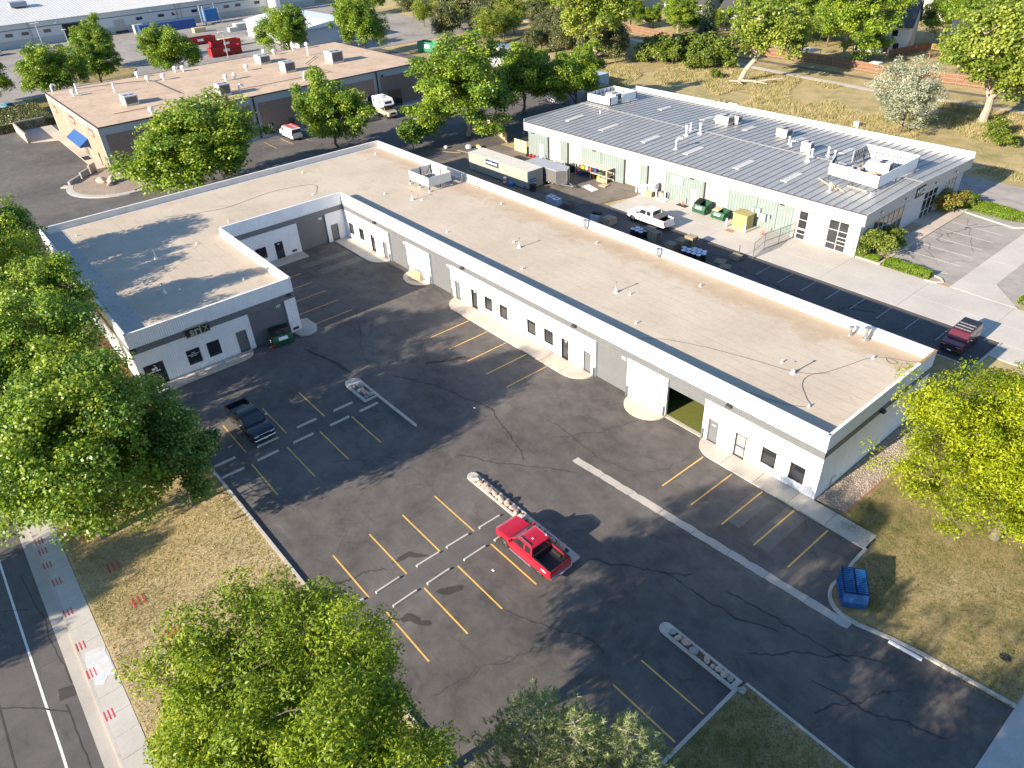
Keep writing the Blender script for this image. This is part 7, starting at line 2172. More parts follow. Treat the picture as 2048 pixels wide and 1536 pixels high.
# yellow transformer cabinet with bollards
tc = thing("electrical_cabinet", "yellowish steel electrical cabinet between white bollards", "cabinet", (-31.8, 36.5, .016))
MB().box(-32.75, -30.75, 35.7, 37.2, .016, 1.75).build("casing", M("faded_yellow", (.36, .305, .12), .6, var=.12), tc, bevel=.03)
MB().box(-31.76, -31.74, 35.68, 35.70, .2, 1.6).build("door_seam", m_dark, tc)
MB().box(-32.85, -30.65, 35.6, 37.3, 1.75, 1.83).build("cap", M("faded_yellow", (.55, .47, .20), .6, var=.12), tc)
for x, y, l in ((-33.1, 35.0, "white bollard at the near corner of the yellow cabinet facing the dumpsters"), (-30.4, 35.0, "white bollard at the corner of the yellow cabinet facing the wire gate"), (-49.2, 36.6, "white bollard beside the overhead door and the wrapped pallets"), (-45.9, 36.9, "white bollard in front of the wrapped pallets"), (-44.5, 37.0, "white bollard by the dismounted air unit"), (-69.2, 36.9, "white bollard beside the pale door at the far end"), (-65.9, 36.6, "white bollard at the first overhead door of the yard"), (-64.0, 36.6, "white bollard with clutter at its foot between two overhead doors")):
    b_ = one("bollard", MB().lathe([(.1, 0), (.1, 1.05), (.07, 1.12)], 10, (x, y, .01)), m_pvc, l, "bollard", smooth=True)
struct("rust_stain_plate", MB().sheet([(-32.6, 34.0), (-31.5, 34.0), (-31.5, 34.8), (-32.6, 34.8)], .022), M("rusty_plate", (.36, .21, .12), .8))
# chain link gate
fg_ = thing("chain_link_gate", "open chain-link gate of thin grey posts across the concrete apron", "gate", (-25.7, 34, 0))
def mat_chain():
    m, nt, b = nodes("chain_link")
    b.inputs["Base Color"].default_value = (.30, .30, .30, 1); b.inputs["Metallic"].default_value = .6; b.inputs["Roughness"].default_value = .5
    return m
m_chain = mat_chain()
def chain_panel(root, a, b, h, step=.11, nm="wire_mesh"):
    "diagonal wires as thin bars"
    (xa, ya), (xb, yb) = a, b
    L = math.hypot(xb - xa, yb - ya)
    mb = MB()
    k = -h
    def P(u, z): return (xa + (xb - xa) * u / L, ya + (yb - ya) * u / L, z)
    step = .16
    while k < L:
        for sgn in (0, 1):
            u0, u1 = max(0, k), min(L, k + h)
            z0, z1 = u0 - k, u1 - k
            if sgn: z0, z1 = h - z0, h - z1
            if u1 - u0 > .05: mb.bar(P(u0, z0 + .06), P(u1, z1 + .06), .010)
        k += step
    o = mb.build(nm, m_chain, root)
    o["kind"] = "stuff"
    return o
pts = [(-25.45, 37.9), (-25.75, 35.0), (-26.05, 32.5), (-25.5, 29.6)]
for i, p in enumerate(pts): MB().tube([(*p, 0), (*p, 2.05)], .035, 8).build("post", M("gate_post", (.18, .18, .18), .5, .5), fg_)
for a, b in zip(pts[:-1], pts[1:]):
    for z in (.12, 1.05, 1.95): MB().bar((*a, z), (*b, z), .04).build("rail", M("gate_post", (.18, .18, .18), .5, .5), fg_)
    chain_panel(fg_, a, b, 1.85)
one("gate_post", MB().tube([(-26.85, 28.85, 0), (-26.85, 28.85, 1.5)], .05, 8), M("gate_post", (.18, .18, .18), .5, .5), "lone grey post standing in the stacked pallets by the gate", "post")

# pallets
m_pal = M("pallet_wood", (.30, .235, .155), .85, var=.3, scale=4)
m_palnew = M("fresh_pallet_wood", (.40, .31, .19), .8, var=.15, scale=4)


def pallet_mesh(mat):
    mb = MB()
    for k in range(7): mb.box(-.6, .6, -.5 + k * .15, -.5 + k * .15 + .1, .12, .14)
    for y in (-.5, -.05, .4): mb.box(-.6, .6, y, y + .1, .02, .12)
    for x in (-.6, -.05, .5): mb.box(x, x + .1, -.5, .5, 0, .02)
    return mb.mesh("pallet", mat)


PM, PN = pallet_mesh(m_pal), pallet_mesh(m_palnew)
def pallet(x, y, z, rz, label, group=None, me=PM, rx=0.0):
    tag(link("pallet", me, None, (x, y, z), (rx, 0, rz)), label, "pallet", group)


for (x, y, n, lab) in ((-37.9, 26.3, 8, "weathered pallet in the stack between the black drums and the white work truck"), (-36.7, 25.9, 8, "weathered pallet in the tall stack beside the white work truck's tail"), (-33.4, 24.9, 7, "grey pallet in the stack nearest the larger drum group"), (-33.0, 26.2, 8, "grey pallet in the middle stack of the pallet row"), (-32.6, 27.5, 9, "grey pallet in the tallest stack by the concrete edge"), (-26.9, 28.4, 3, "grey pallet in the low stack under the lone post")):
    for k in range(n): pallet(x + random.uniform(-.05, .05), y + random.uniform(-.05, .05), k * .145, random.uniform(-.06, .06), lab, lab.split(" pallet ")[1].split(" the ")[1] if False else "stack: " + lab[lab.find("in the"):])
pallet(-27.6, 26.5, 0, .3, "single pallet lying flat on the shaded drive"); pallet(-26.4, 25.8, 0, .5, "broken pallet lying beside the flat one on the shaded drive")
pallet(-36.6, 24.0, .0, .2, "pallet lying under the blue wrap near the parapet"); pallet(-35.4, 23.9, .0, -.2, "loose pallet lying next to the blue wrap")
for k in range(5): pallet(-55.7 + .12 * k, 36.1 + .05 * k, .05, .1, "fresh pine pallet leaning upright against the rack", "upright pine pallets", PN, 1.25)
pallet(-54.2, 35.3, 0, .1, "fresh pine pallet lying flat in front of the rack", None, PN)
for k in range(5): pallet(-46.9, 36.8 - .0 * k, .016 + k * .145, .05, "pine pallet in the sunny stack by the white wrapped bales", "pine pallets by the bales", PN)
# leaning pallets on the kerbed apron of the long facade
for (x, l, r) in ((-49.1, "pallet standing on edge against the white wall beside the roll-up door", .0), (-48.3, "tan pallet leaning at a slant against the white wall", .25)):
    o = link("pallet", PN, None, (x, -.42, .13), (math.pi / 2 - .2, 0, r)); tag(o, l, "pallet"); o.rotation_euler = (1.3, .0, r); o.location = (x, -.62, .66)
# drums
def drum(x, y, label, group):
    t = thing("steel_drum", label, "drum", (x, y, 0), 0, group)
    link("barrel", DB, t); link("lid", DL, t)
DB = MB().lathe([(.27, 0), (.29, .02), (.285, .28), (.297, .3), (.285, .32), (.285, .58), (.297, .6), (.285, .62), (.29, .86)], 16).mesh("barrel", M("drum_black", (.012, .013, .016), .4), None, True)
DL = MB().lathe([(.30, .85), (.30, .885), (.27, .885), (.265, .87), (.02, .872)], 16).mesh("lid", M("drum_white_lid", (.62, .68, .76), .4))
for x, y in ((-39.6, 25.2), (-39.4, 25.85), (-38.9, 25.2), (-38.75, 25.85), (-38.25, 25.15), (-38.1, 25.8)): drum(x, y, "black drum with white lid in the small group near the white work truck", "six drums")
for x, y in ((-31.7, 25.2), (-31.3, 24.6), (-31.05, 25.25), (-30.65, 24.65), (-30.75, 25.85), (-30.4, 25.3), (-30.0, 24.7), (-30.1, 25.9), (-29.75, 25.35), (-29.35, 24.75), (-29.45, 25.95), (-29.1, 25.4)): drum(x, y, "black drum with white lid in the larger group beside the pallet stacks", "twelve drums")
# IBC totes
def ibc(x, y, label):
    t = thing("liquid_tote", label, "tote", (x, y, 0))
    MB().box(-.5, .5, -.5, .5, .16, 1.1).build("tank", M("tote_plastic", (.55, .64, .72), .35, var=.08), t, False, bevel=.08)
    cg = MB()
    for k in range(6):
        u = -.52 + k * .208
        cg.bar((u, -.53, .12), (u, -.53, 1.12), .03); cg.bar((u, .53, .12), (u, .53, 1.12), .03); cg.bar((-.53, u, .12), (-.53, u, 1.12), .03); cg.bar((.53, u, .12), (.53, u, 1.12), .03)
    for z in (.15, .45, .8, 1.12):
        cg.bar((-.54, -.54, z), (.54, -.54, z), .03); cg.bar((-.54, .54, z), (.54, .54, z), .03); cg.bar((-.54, -.54, z), (-.54, .54, z), .03); cg.bar((.54, -.54, z), (.54, .54, z), .03)
    cg.build("cage", m_metal, t, False)
    MB().box(-.55, .55, -.55, .55, 0, .12).build("base", m_pal, t, False)
    MB().lathe([(.12, 1.1), (.12, 1.16)], 10).build("cap", M("tote_red_cap", (.3, .03, .03), .5), t, False)
ibc(-53.3, 25.3, "caged white liquid tote with loose white wrap beside it"); ibc(-45.6, 24.9, "caged white liquid tote with tyres on top behind the parapet")
ibc(-54.6, 25.5, "second caged tote next to the loose white wrap")
for x, y, l in ((-45.8, 24.9, "old tyre lying on top of the caged tote"), (-45.2, 25.2, "old tyre leaning on the tote's rim")):
    o = one("tyre", MB().lathe([(.2, 0), (.36, .0), (.38, .1), (.36, .2), (.2, .2)], 14, (x, y, 1.17)), m_tyre, l, "tyre", smooth=True)
one("wooden_crate", MB().box(-44.9, -43.5, 25.2, 26.6, 0, .85), M("crate_wood", (.36, .27, .16), .8, var=.15), "plywood crate beside the caged tote with tyres", "crate", bevel=.02)
one("wooden_crate", MB().box(-52.4, -51.2, 25.6, 26.6, 0, .6), M("dark_crate", (.10, .08, .06), .8, var=.2), "low dark crate beside the caged totes", "crate", bevel=.02)
def delineator(x, y, label, col=(.62, .10, .04)):
    t = thing("traffic_delineator", label, "delineator", (x, y, .01))
    MB().lathe([(.2, 0), (.2, .05), (.06, .07), (.05, .95), (.06, 1.0)], 10).build("post", M("orange_plastic_%d" % int(col[1] * 100), col, .5), t, False, smooth=True)
    for z in (.62, .82): MB().lathe([(.058, z), (.058, z + .1)], 10).build("reflective_band", m_pvc, t, False)
delineator(-44.1, 26.0, "red delineator post with white bands near the plywood crate", (.45, .02, .03))
delineator(-41.5, 37.1, "orange delineator post beside the pale door mat"); delineator(-28.6, 36.1, "orange delineator post before the meter boxes"); delineator(-48.5, 36.7, "orange delineator post next to the white wrapped bales")
delineator(-46.3, -18.95, "red delineator post leaning on the green lidded dumpster", (.45, .02, .03))
bc = thing("traffic_barrel", "orange and white striped traffic barrel beside the long container", "traffic barrel", (-65.3, 26.2, 0))
for k in range(4): MB().lathe([(.29 - .015 * k, .24 * k + .02), (.285 - .015 * k, .24 * k + .255)], 14).build("stripe", M("barrel_orange", (.68, .13, .04), .5) if k % 2 == 0 else m_pvc, bc, False)
MB().lathe([(.36, 0), (.36, .04), (.3, .05)], 14).build("base", m_black, bc, False)
one("plastic_drum", MB().tube([(-64.4, 26.2, .3), (-63.5, 26.3, .3)], .3, 14), M("bright_blue_plastic", (.01, .16, .42), .4), "bright blue plastic drum lying on its side by the striped barrel", "drum", smooth=True)
one("wheelie_bin", MB().add([(-60.25, 26.65, 0), (-59.7, 26.65, 0), (-59.7, 27.25, 0), (-60.25, 27.25, 0), (-60.35, 26.6, 1.0), (-59.65, 26.6, 1.0), (-59.65, 27.35, 1.08), (-60.35, 27.35, 1.08)], [(0, 3, 2, 1), (4, 5, 6, 7), (0, 1, 5, 4), (1, 2, 6, 5), (2, 3, 7, 6), (3, 0, 4, 7)]), m_black, "black wheelie bin at the end of the long container", "bin", bevel=.03)
ch = thing("folding_chair", "blue folding chair beside the black wheelie bin", "chair", (-61.3, 26.7, 0))
MB().box(-61.6, -61.0, 26.4, 26.95, .42, .46).build("seat", M("blue_canvas", (.02, .07, .22), .7), ch)
MB().box(-61.6, -61.0, 26.95, 27.0, .5, .95).build("backrest", M("blue_canvas", (.02, .07, .22), .7), ch)
for x, y in ((-61.58, 26.42), (-61.02, 26.42), (-61.58, 26.93), (-61.02, 26.93)): MB().bar((x, y, 0), (x, y, .45), .03).build("leg", m_metal, ch)
# container and trailer
cn = thing("storage_container", "long beige steel storage container with blue name plate behind the L-shaped building", "container", (-67.6, 28.2, 0))
m_beige = M("beige_container", (.36, .335, .27), .6, var=.06)
cb_ = MB()
X_0, X_1, Y_0, Y_1 = -74.5, -60.8, 26.7, 29.6
ribbed(cb_, (X_0, Y_0), (1, 0), (0, -1), 0, X_1 - X_0, .12, 2.58, .28, [(0, 0), (.14, 0), (.17, -.04), (.25, -.04)])
ribbed(cb_, (X_1, Y_0), (0, 1), (1, 0), 0, Y_1 - Y_0, .12, 2.58, .28, [(0, 0), (.2, 0), (.22, -.02), (.26, -.02)])
ribbed(cb_, (X_1, Y_1), (-1, 0), (0, 1), 0, X_1 - X_0, .12, 2.58, .28, [(0, 0), (.14, 0), (.17, -.04), (.25, -.04)])
ribbed(cb_, (X_0, Y_1), (0, -1), (-1, 0), 0, Y_1 - Y_0, .12, 2.58, .28, [(0, 0), (.14, 0), (.17, -.04), (.25, -.04)])
cb_.build("side_panel", m_beige, cn)
MB().box(X_0 - .03, X_1 + .03, Y_0 - .03, Y_1 + .03, 2.58, 2.64).build("roof", M("container_roof", (.60, .56, .47), .7, var=.1, dirt=((.4, .34, .26), 1.2, .5)), cn)
MB().box(X_0, X_1, Y_0 + .03, Y_1 - .03, 0, .12).build("floor_frame", m_dark, cn)
np_ = MB().box(-70.2, -67.3, Y_0 - .07, Y_0 - .03, 1.72, 2.5).build("name_plate", M("plate_blue", (.02, .04, .13), .5), cn)
letters("mobile mini", .52, m_lettw, np_, (-68.75, Y_0 - .08, 2.14), '-y', .004, .012, "plate_lettering")
np_ = MB().box(X_1 + .02, X_1 + .05, 27.2, 28.2, 1.0, 1.5).build("name_plate", M("plate_blue2", (.02, .10, .28), .5), cn)
letters("mobile mini", .16, m_lettw, np_, (X_1 + .06, 27.7, 1.25), '+x', .003, .004, "plate_lettering")
for y in (28.5, 28.9, 29.2): MB().bar((X_1 + .05, y, .3), (X_1 + .05, y, 2.4), .035).build("lock_rod", m_metal, cn)
tr = thing("cargo_trailer", "grey enclosed cargo trailer with wedge nose beside the long container", "trailer", (-61.5, 31.3, 0))
TO = [(-65.1, 30.05), (-58.45, 30.05), (-57.6, 31.3), (-58.45, 32.55), (-65.1, 32.55)]
mb = MB().prism(TO, .5, 2.42); mb.build("body", M("trailer_grey", (.17, .165, .155), .4, .2, var=.06), tr)
MB().prism([(x * 1.0, y) for x, y in [(-65.15, 30.0), (-58.4, 30.0), (-57.55, 31.3), (-58.4, 32.6), (-65.15, 32.6)]], 2.42, 2.5).build("roof", M("trailer_roof", (.42, .43, .44), .5, .2), tr)
for x in (-61.6, -60.4): MB().bar((x, 30.03, .55), (x, 30.03, 2.4), .09).build("door_frame", m_metal, tr)
MB().box(-65.1, -58.4, 30.01, 30.04, .45, .62).build("skirt", m_black, tr)
MB().prism([(-58.47, 30.02), (-57.57, 31.3), (-57.55, 31.25), (-58.42, 29.99)], .5, 1.0).build("nose_guard", m_metal, tr)
for a in ((-58.45, 30.04), (-57.6, 31.3), (-58.45, 32.56)): MB().bar((*a, .5), (*a, 2.42), .08).build("corner_trim", m_metal, tr)
for k in range(8): MB().box(-64.6 + .75 * k, -64.45 + .75 * k, 29.99, 30.01, .5, .56).build("marker_light", m_pvc, tr)
MB().bar((-58.3, 30.5, .48), (-56.3, 31.3, .45), .1).build("tongue", m_metal, tr); MB().bar((-58.3, 32.1, .48), (-56.3, 31.3, .45), .1).build("tongue", m_metal, tr)
MB().bar((-56.7, 31.3, 0), (-56.7, 31.3, .7), .07).build("jack", m_metal, tr)
tw_m, rw_m, bk_m = wheel_mesh(.36, .22)
for x in (-62.6, -61.8):
    for y, r_ in ((30.1, math.pi), (32.5, 0)):
        w = link("wheel", tw_m, tr, Vector((x, y, .36)) - tr.location, (0, 0, r_)); link("rim", rw_m, w)
# rack with clutter
rk = thing("pipe_rack", "tan steel canopy rack full of clutter against the pale green wall", "rack", (-57.5, 37, 0))
m_rack = M("tan_steel", (.55, .50, .36), .6)
for x in (-60.9, -57.8, -54.5):
    for y in (36.2, 37.6): MB().bar((x, y, 0), (x, y, 1.85), .09).build("post", m_rack, rk)
for y in (36.2, 37.6):
    for z in (.9, 1.85): MB().bar((-61, y, z), (-54.4, y, z), .09).build("beam", m_rack, rk)
MB().box(-61.0, -54.4, 36.1, 37.7, 1.9, 1.95).build("top_sheet", M("weathered_sheet", (.55, .50, .42), .8, var=.12), rk)
MB().box(-61.0, -54.4, 36.2, 37.6, .92, .96).build("shelf", m_pal, rk)
rc = random.Random(3)
cc = [((.42, .03, .03), "red"), ((.55, .12, .03), "orange"), ((.02, .06, .2), "blue"), ((.6, .5, .05), "yellow"), ((.03, .03, .03), "black"), ((.5, .5, .5), "grey"), ((.02, .1, .06), "green")]
for k in range(16):
    c, cn_ = cc[k % 7]
    x, y, z = -60.6 + .38 * k, 36.3 + rc.uniform(0, .9), (.96 if k % 2 else 0.01)
    sx, sz = rc.uniform(.15, .32), rc.uniform(.25, .7)
    mb = MB().lathe([(sx * .9, 0), (sx, .05), (sx, sz * .75), (sx * .5, sz * .92), (sx * .2, sz)], 9, (x, y, z)) if k % 3 else MB().box(x - sx, x + sx, y - sx * .8, y + sx * .8, z, z + sz)
    one("container_tub", mb, M("clutter_" + cn_, c, .5), "%s tub of gear stored %s of the clutter rack" % (cn_, "on the shelf" if k % 2 else "on the floor"), "tub", "clutter in the rack", bevel=.02)
one("wheelie_bin", MB().add([(-62.1, 36.2, 0), (-61.4, 36.2, 0), (-61.4, 36.9, 0), (-62.1, 36.9, 0), (-62.2, 36.1, 1.05), (-61.3, 36.1, 1.05), (-61.3, 37.0, 1.15), (-62.2, 37.0, 1.15)], [(0, 3, 2, 1), (4, 5, 6, 7), (0, 1, 5, 4), (1, 2, 6, 5), (2, 3, 7, 6), (3, 0, 4, 7)]), M("bin_dark_green", (.012, .03, .022), .5), "dark green wheelie bin at the end of the clutter rack", "bin", bevel=.03)
one("board", MB().add([(-56.3, 33.0, .02), (-53.7, 32.4, .02), (-53.6, 33.6, .03), (-56.1, 34.2, .03), (-56.3, 33.0, .05), (-53.7, 32.4, .05), (-53.6, 33.6, .06), (-56.1, 34.2, .06)], [(3, 2, 1, 0), (4, 5, 6, 7), (0, 1, 5, 4), (1, 2, 6, 5), (2, 3, 7, 6), (3, 0, 4, 7)]), m_coping, "white sheet of board lying flat on the brown yard", "board")
one("board", MB().box(-45.4, -43.9, 36.3, 37.2, .016, .12), m_coping, "white panel lying by the dismounted air unit", "board")
one("rubber_mat", MB().box(-42.2, -40.6, 36.5, 37.3, .017, .04), m_black, "black rubber mat before the pale door", "mat")
one("plywood_panel", MB().box(-76.6, -73.6, 37.6, 37.66, 0, 1.9), M("plywood", (.62, .45, .24), .7, var=.1), "tan plywood panel closing the corner of the green-panelled wall", "panel")
for k, (x, y, sx, sy, sz) in enumerate(((-48.2, 37.1, .7, .5, 1.15), (-46.7, 37.2, .55, .45, 1.05))):
    one("wrapped_bale", MB().box(x - sx, x + sx, y - sy, y + sy, .016 if k == 0 else .75, sz + (.75 if k else 0)), M("white_wrap", (.78, .78, .77), .4, var=.06, bumps=.4, bscale=6), ("large white plastic-wrapped bale against the cream door" if k == 0 else "grey-white wrapped bale on top of the pine pallets"), "bale", bevel=.1)
rtu((-45.2, 37.3, .016), .9, .6, .8, "dismounted rusty air unit standing on the concrete by the wall", 0, False, (.34, .27, .22))
for k, (x, y, c) in enumerate(((-71.8, 36.8, "red"), (-71.0, 36.9, "red"), (-72.6, 36.9, "black"), (-69.0, 37.0, "black"), (-64.8, 36.8, "orange"), (-64.4, 36.9, "yellow"))):
    col = {"red": (.42, .02, .02), "black": (.015, .015, .015), "orange": (.6, .14, .03), "yellow": (.6, .45, .04)}[c]
    one("fuel_can", MB().lathe([(.22, 0), (.24, .05), (.24, .38), (.1, .48), (.05, .56)], 9, (x, y, 0)), M("can_" + c, col, .5), "%s fuel can standing along the green-panelled wall beside the %s" % (c, "plywood panel" if x < -70 else "first overhead doors"), "fuel can", "fuel cans along the wall", smooth=True)
# rubbish in the shaded corner of the yard
for k, (x, y, s, c, n, l) in enumerate(((-83, 33, .5, (.6, .62, .62), "white", "white sack among the debris by the wooden fence"), (-82.2, 34.4, .4, (.5, .4, .05), "yellow", "yellow tub among the debris by the wooden fence"), (-81.5, 34.2, .35, (.55, .55, .55), "grey", "grey bucket next to the yellow tub in the debris"), (-86, 30.5, .35, (.5, .52, .5), "pale", "pale bucket in the shaded weeds behind the rear parapet"))):
    one("tub", MB().lathe([(s * .8, 0), (s, .1), (s, s), (s * .6, s * 1.25)], 9, (x, y, 0)), M("debris_" + n, c, .6), l, "tub", smooth=True)
for k, (a, b) in enumerate((((-83.5, 31.0, .06), (-80.0, 31.8, .06)), ((-84.8, 29.0, .06), (-82.0, 30.6, .06)))):
    one("plank", MB().bar(a, b, .25, .06), m_pal, ("long plank lying in the shaded debris", "shorter plank lying near the rear parapet corner")[k], "plank")
# blue wrap heap
one("tarp_heap", MB().add([(-36.2 + .5 * math.cos(t) * r_, 23.4 + .5 * math.sin(t) * r_, z) for r_, z in ((1.6, .16), (1.1, .42), (.5, .5)) for t in [6.283 * k / 9 + r_ for k in range(9)]], [(i * 9 + k, i * 9 + (k + 1) % 9, (i + 1) * 9 + (k + 1) % 9, (i + 1) * 9 + k) for i in range(2) for k in range(9)] + [tuple(18 + k for k in range(9))]), M("blue_wrap", (.45, .55, .66), .5, bumps=.5, bscale=8), "heap of pale blue wrap on the pallets behind the parapet", "tarp", smooth=False)
# plywood fence in corner, brown picket fences
m_fence = M("cedar_fence", (.21, .105, .055), .85, var=.3, scale=2.5, dirt=((.16, .11, .08), 1.5, .6))
m_fencep = M("pale_fence", (.48, .36, .22), .85, var=.2, scale=2.5)
m_rail = M("fence_rail_pale", (.27, .21, .155), .8, var=.15)


def picket_mesh(L, h, mat):
    mb = MB()
    n = int(L / .15)
    for k in range(n):
        dz = random.uniform(-.03, .03); mb.box(k * L / n + .006, (k + 1) * L / n - .006, -.012, .012, .05, h + dz)
    me = mb.mesh("fence_panel", mat)
    return me


def fence(pts, h, label, mat=m_fence, step=2.4, railside=-1, rails=True):
    t = thing("wooden_fence", label, "fence", (pts[0][0], pts[0][1], 0))
    pmesh = picket_mesh(step, h, mat)
    postm = MB().box(-.05, .05, -.05, .05, 0, h + .06).mesh("post", m_rail)
    for (xa, ya), (xb, yb) in zip(pts[:-1], pts[1:]):
        L = math.hypot(xb - xa, yb - ya); n = max(1, round(L / step)); ang = math.atan2(yb - ya, xb - xa)
        for k in range(n):
            f = k / n
            p = Vector((xa + (xb - xa) * f, ya + (yb - ya) * f, 0)) - t.location
            pan = link("fence_panel", pmesh, t, p, (0, 0, ang), (L / n / step, 1, 1))
            nx, ny = -math.sin(ang) * .07 * railside, math.cos(ang) * .07 * railside
            link("post", postm, t, p + Vector((nx, ny, 0)), (0, 0, ang))
            if rails:
                for z in (.35, h * .55, h - .12):
                    link("rail", RAIL, t, p + Vector((nx * .5, ny * .5, z)), (0, 0, ang), (L / n, 1, 1))
    return t
RAIL = MB().box(0, 1, -.025, .025, -.04, .04).mesh("rail", m_rail)
fence([(-215, 137.5), (-187, 136.5), (-163, 134.5)], 1.9, "orange-brown picket fence beyond the far path")
fence([(-163, 134.5), (-148, 131.5), (-126, 127.5), (-110, 124.5)], 1.9, "weathered picket fence below the grey two-storey houses")
fence([(-110, 124.5), (-95, 122.8), (-76, 122.6), (-70, 122.8)], 1.9, "dark brown picket fence in tree shade by the spruces")
fence([(-70, 122.8), (-58, 120.8), (-41, 121.5), (-15, 121)], 1.9, "sunlit brown fence with pale rails behind the white house")
fence([(-80.4, 39.2), (-88.2, 42.2), (-90.2, 42.6)], 1.8, "short tan board fence in the shaded yard corner", m_fencep, 2.0, 1, False)
fence([(-75.5, 40.5), (-80, 52), (-82, 66), (-80, 74)], 1.8, "brown fence along the far end of the grey-roofed building", m_fence)
fence([(-64.5, 136), (-62, 150)], 1.8, "brown fence running back beside the white house's tall side", m_fence)
fence([(-200, 60), (-150, 62), (-120, 70), (-100, 74)], 1.2, "low dark rail fence at the back of the drive", m_fence) if False else None
ribbon(MB(), [(-215, 127), (-190, 125.5), (-165, 124.5), (-131, 122), (-101, 116.5), (-83, 112), (-65, 109.7), (-53, 108.6), (-30, 109), (0, 112)], 1.7, -.05, -.02).build("footpath", m_conc_pale)["kind"] = "structure"
ribbon(MB(), [(-130, 125.2), (-110, 121), (-90, 118.6), (-70, 117.6), (-55, 116.2), (-30, 116.4), (0, 117)], 1.8, -.05, -.035).build("dirt_path", m_soil)["kind"] = "structure"
# fallen trunk debris at the leaning cottonwood
for k, (a, b, r_) in enumerate((((-76, 97.5, .5), (-70.5, 99.3, .3), .3), ((-75.5, 97, .2), (-74.0, 95.0, .9), .25), ((-73.2, 98.5, .3), (-68.5, 101.5, 1.2), .22), ((-78, 97, .3), (-74, 96, .4), .2))):
    one("fallen_log", MB().tube([a, ((a[0] + b[0]) / 2, (a[1] + b[1]) / 2 + .2, (a[2] + b[2]) / 2 + .2), b], [r_, r_ * .8, r_ * .4], 8), m_barkpale, "grey fallen log at the foot of the leaning cottonwood", "log", "fallen logs", smooth=True)
# utility box, basketball hoop in field
one("utility_box", MB().box(-43.3, -42.4, 83.2, 84.0, -.06, 1.0), M("box_green_white", (.50, .56, .52), .5), "small pale green utility box standing in the mown grass", "utility box", bevel=.04)
bk = thing("basketball_hoop", "white basketball backboard on a pole behind the seam roof parapet", "basketball hoop", (-58.4, 71, -.06))
MB().tube([(-58.4, 71, -.06), (-58.4, 71, 3.4)], .06, 8).build("pole", m_black, bk)
bb = MB().box(-59.3, -57.5, 70.5, 70.56, 2.9, 4.0).build("backboard", m_lettw, bk)
for x0, x1, z0, z1 in ((-59.34, -57.46, 2.86, 2.93), (-59.34, -57.46, 3.97, 4.04), (-59.34, -59.27, 2.86, 4.04), (-57.53, -57.46, 2.86, 4.04), (-58.7, -58.1, 3.05, 3.1), (-58.7, -58.1, 3.45, 3.5)): MB().box(x0, x1, 70.47, 70.5, z0, z1).build("board_line", m_black, bb)
MB().tube([(-58.4 + .23 * math.cos(t), 70.2 + .23 * math.sin(t), 3.05) for t in [6.283 * k / 12 for k in range(13)]], .02, 5).build("rim", M("rim_orange", (.6, .1, .03), .5), bk)
# wall-mounted and ground items by the lawn
one("splash_block", MB().box(3.3, 3.7, 17.0, 17.5, .1, .17), m_coping, "white splash block on the lawn beyond the gravel bed", "block"); one("splash_block", MB().box(3.9, 4.3, 16.8, 17.3, .1, .17), m_coping, "second white splash block beside the lawn tree", "block")
one("tyre", MB().lathe([(.2, 0), (.4, .0), (.42, .12), (.4, .24), (.2, .24)], 16, (1.5, 12.9, .09)), m_tyre, "old tyre lying on the gravel bed by the end wall", "tyre", smooth=True)
one("manhole_cover", MB().lathe([(.3, 0), (.3, .03)], 16, (13.6, -3.4, .1)), m_black, "round black cover in the lawn near the driveway kerb", "cover")
one("manhole_cover", MB().lathe([(.35, 0), (.35, .03)], 16, (-15.6, 40.2, .11)), M("rust_cover", (.32, .15, .10), .8), "rusty round cover in the entrance walk", "cover")
one("door_mat_sign", MB().box(-46.9, -46.4, -30.95, -30.6, .13, .32), m_black, "small black box on the walk at the wing's dark corner door", "box")
for x, y, l in ((-24.9, -10.6, "small white scrap of litter on the shaded asphalt"), (-10.2, -20.4, "tiny pale scrap of litter in the empty stall")): one("litter", MB().box(x - .1, x + .1, y - .06, y + .06, .005, .03), m_coping, l, "litter")

# ---- red roll-off containers and far yard
def rolloff(x, y, L, rot, label, mat=m_dred, h=2.0, group=None):
    t = thing("roll_off_container", label, "container", (x, y, 0), rot, group)
    w = 1.2
    for a in ((-L / 2, L / 2, -w, -w + .08), (-L / 2, L / 2, w - .08, w), (-L / 2, -L / 2 + .08, -w, w), (L / 2 - .08, L / 2, -w, w)): MB().box(*a, .2, h).build("side_wall", mat, t, False)
    MB().box(-L / 2, L / 2, -w, w, .15, .3).build("floor", mat, t, False)
    n = int(L / .7)
    for s in (-1, 1):
        for k in range(n + 1): MB().bar((-L / 2 + k * L / n, s * (w + .05), .2), (-L / 2 + k * L / n, s * (w + .05), h), .12).build("rib", mat, t, False)
        MB().box(-.9, .9, min(s * (w + .1), s * (w + .14)), max(s * (w + .1), s * (w + .14)), h * .45, h * .78).build("label", m_label, t, False)
    return t
rolloff(-228.5, 41.5, 9.0, math.pi / 2, "red roll-off container standing alone near the blue container")
rolloff(-216, 44.5, 8.5, math.pi / 2, "red roll-off container with debris showing behind another red one")
rolloff(-203.6, 39.6, 8.5, math.pi / 2 + .02, "red roll-off container nearest the brown building roof", h=2.3)
rolloff(-158, 77.5, 7, .2, "green roll-off container by the shrubs at the end of the drive", paint("rolloff_green", (.03, .22, .12), .5, 0), 2.6)
bx = one("shipping_container", MB().box(-266.5, -264, 35, 53.5, 0, 2.7), paint("container_blue", (.02, .07, .24), .5, 0), "long blue shipping container in the warehouse yard", "container", bevel=.03)
one("shipping_container", MB().box(-270, -267.5, 34.5, 37.5, 0, 2.7), m_odoor, "white end wall block beside the blue shipping container", "container", bevel=.03)
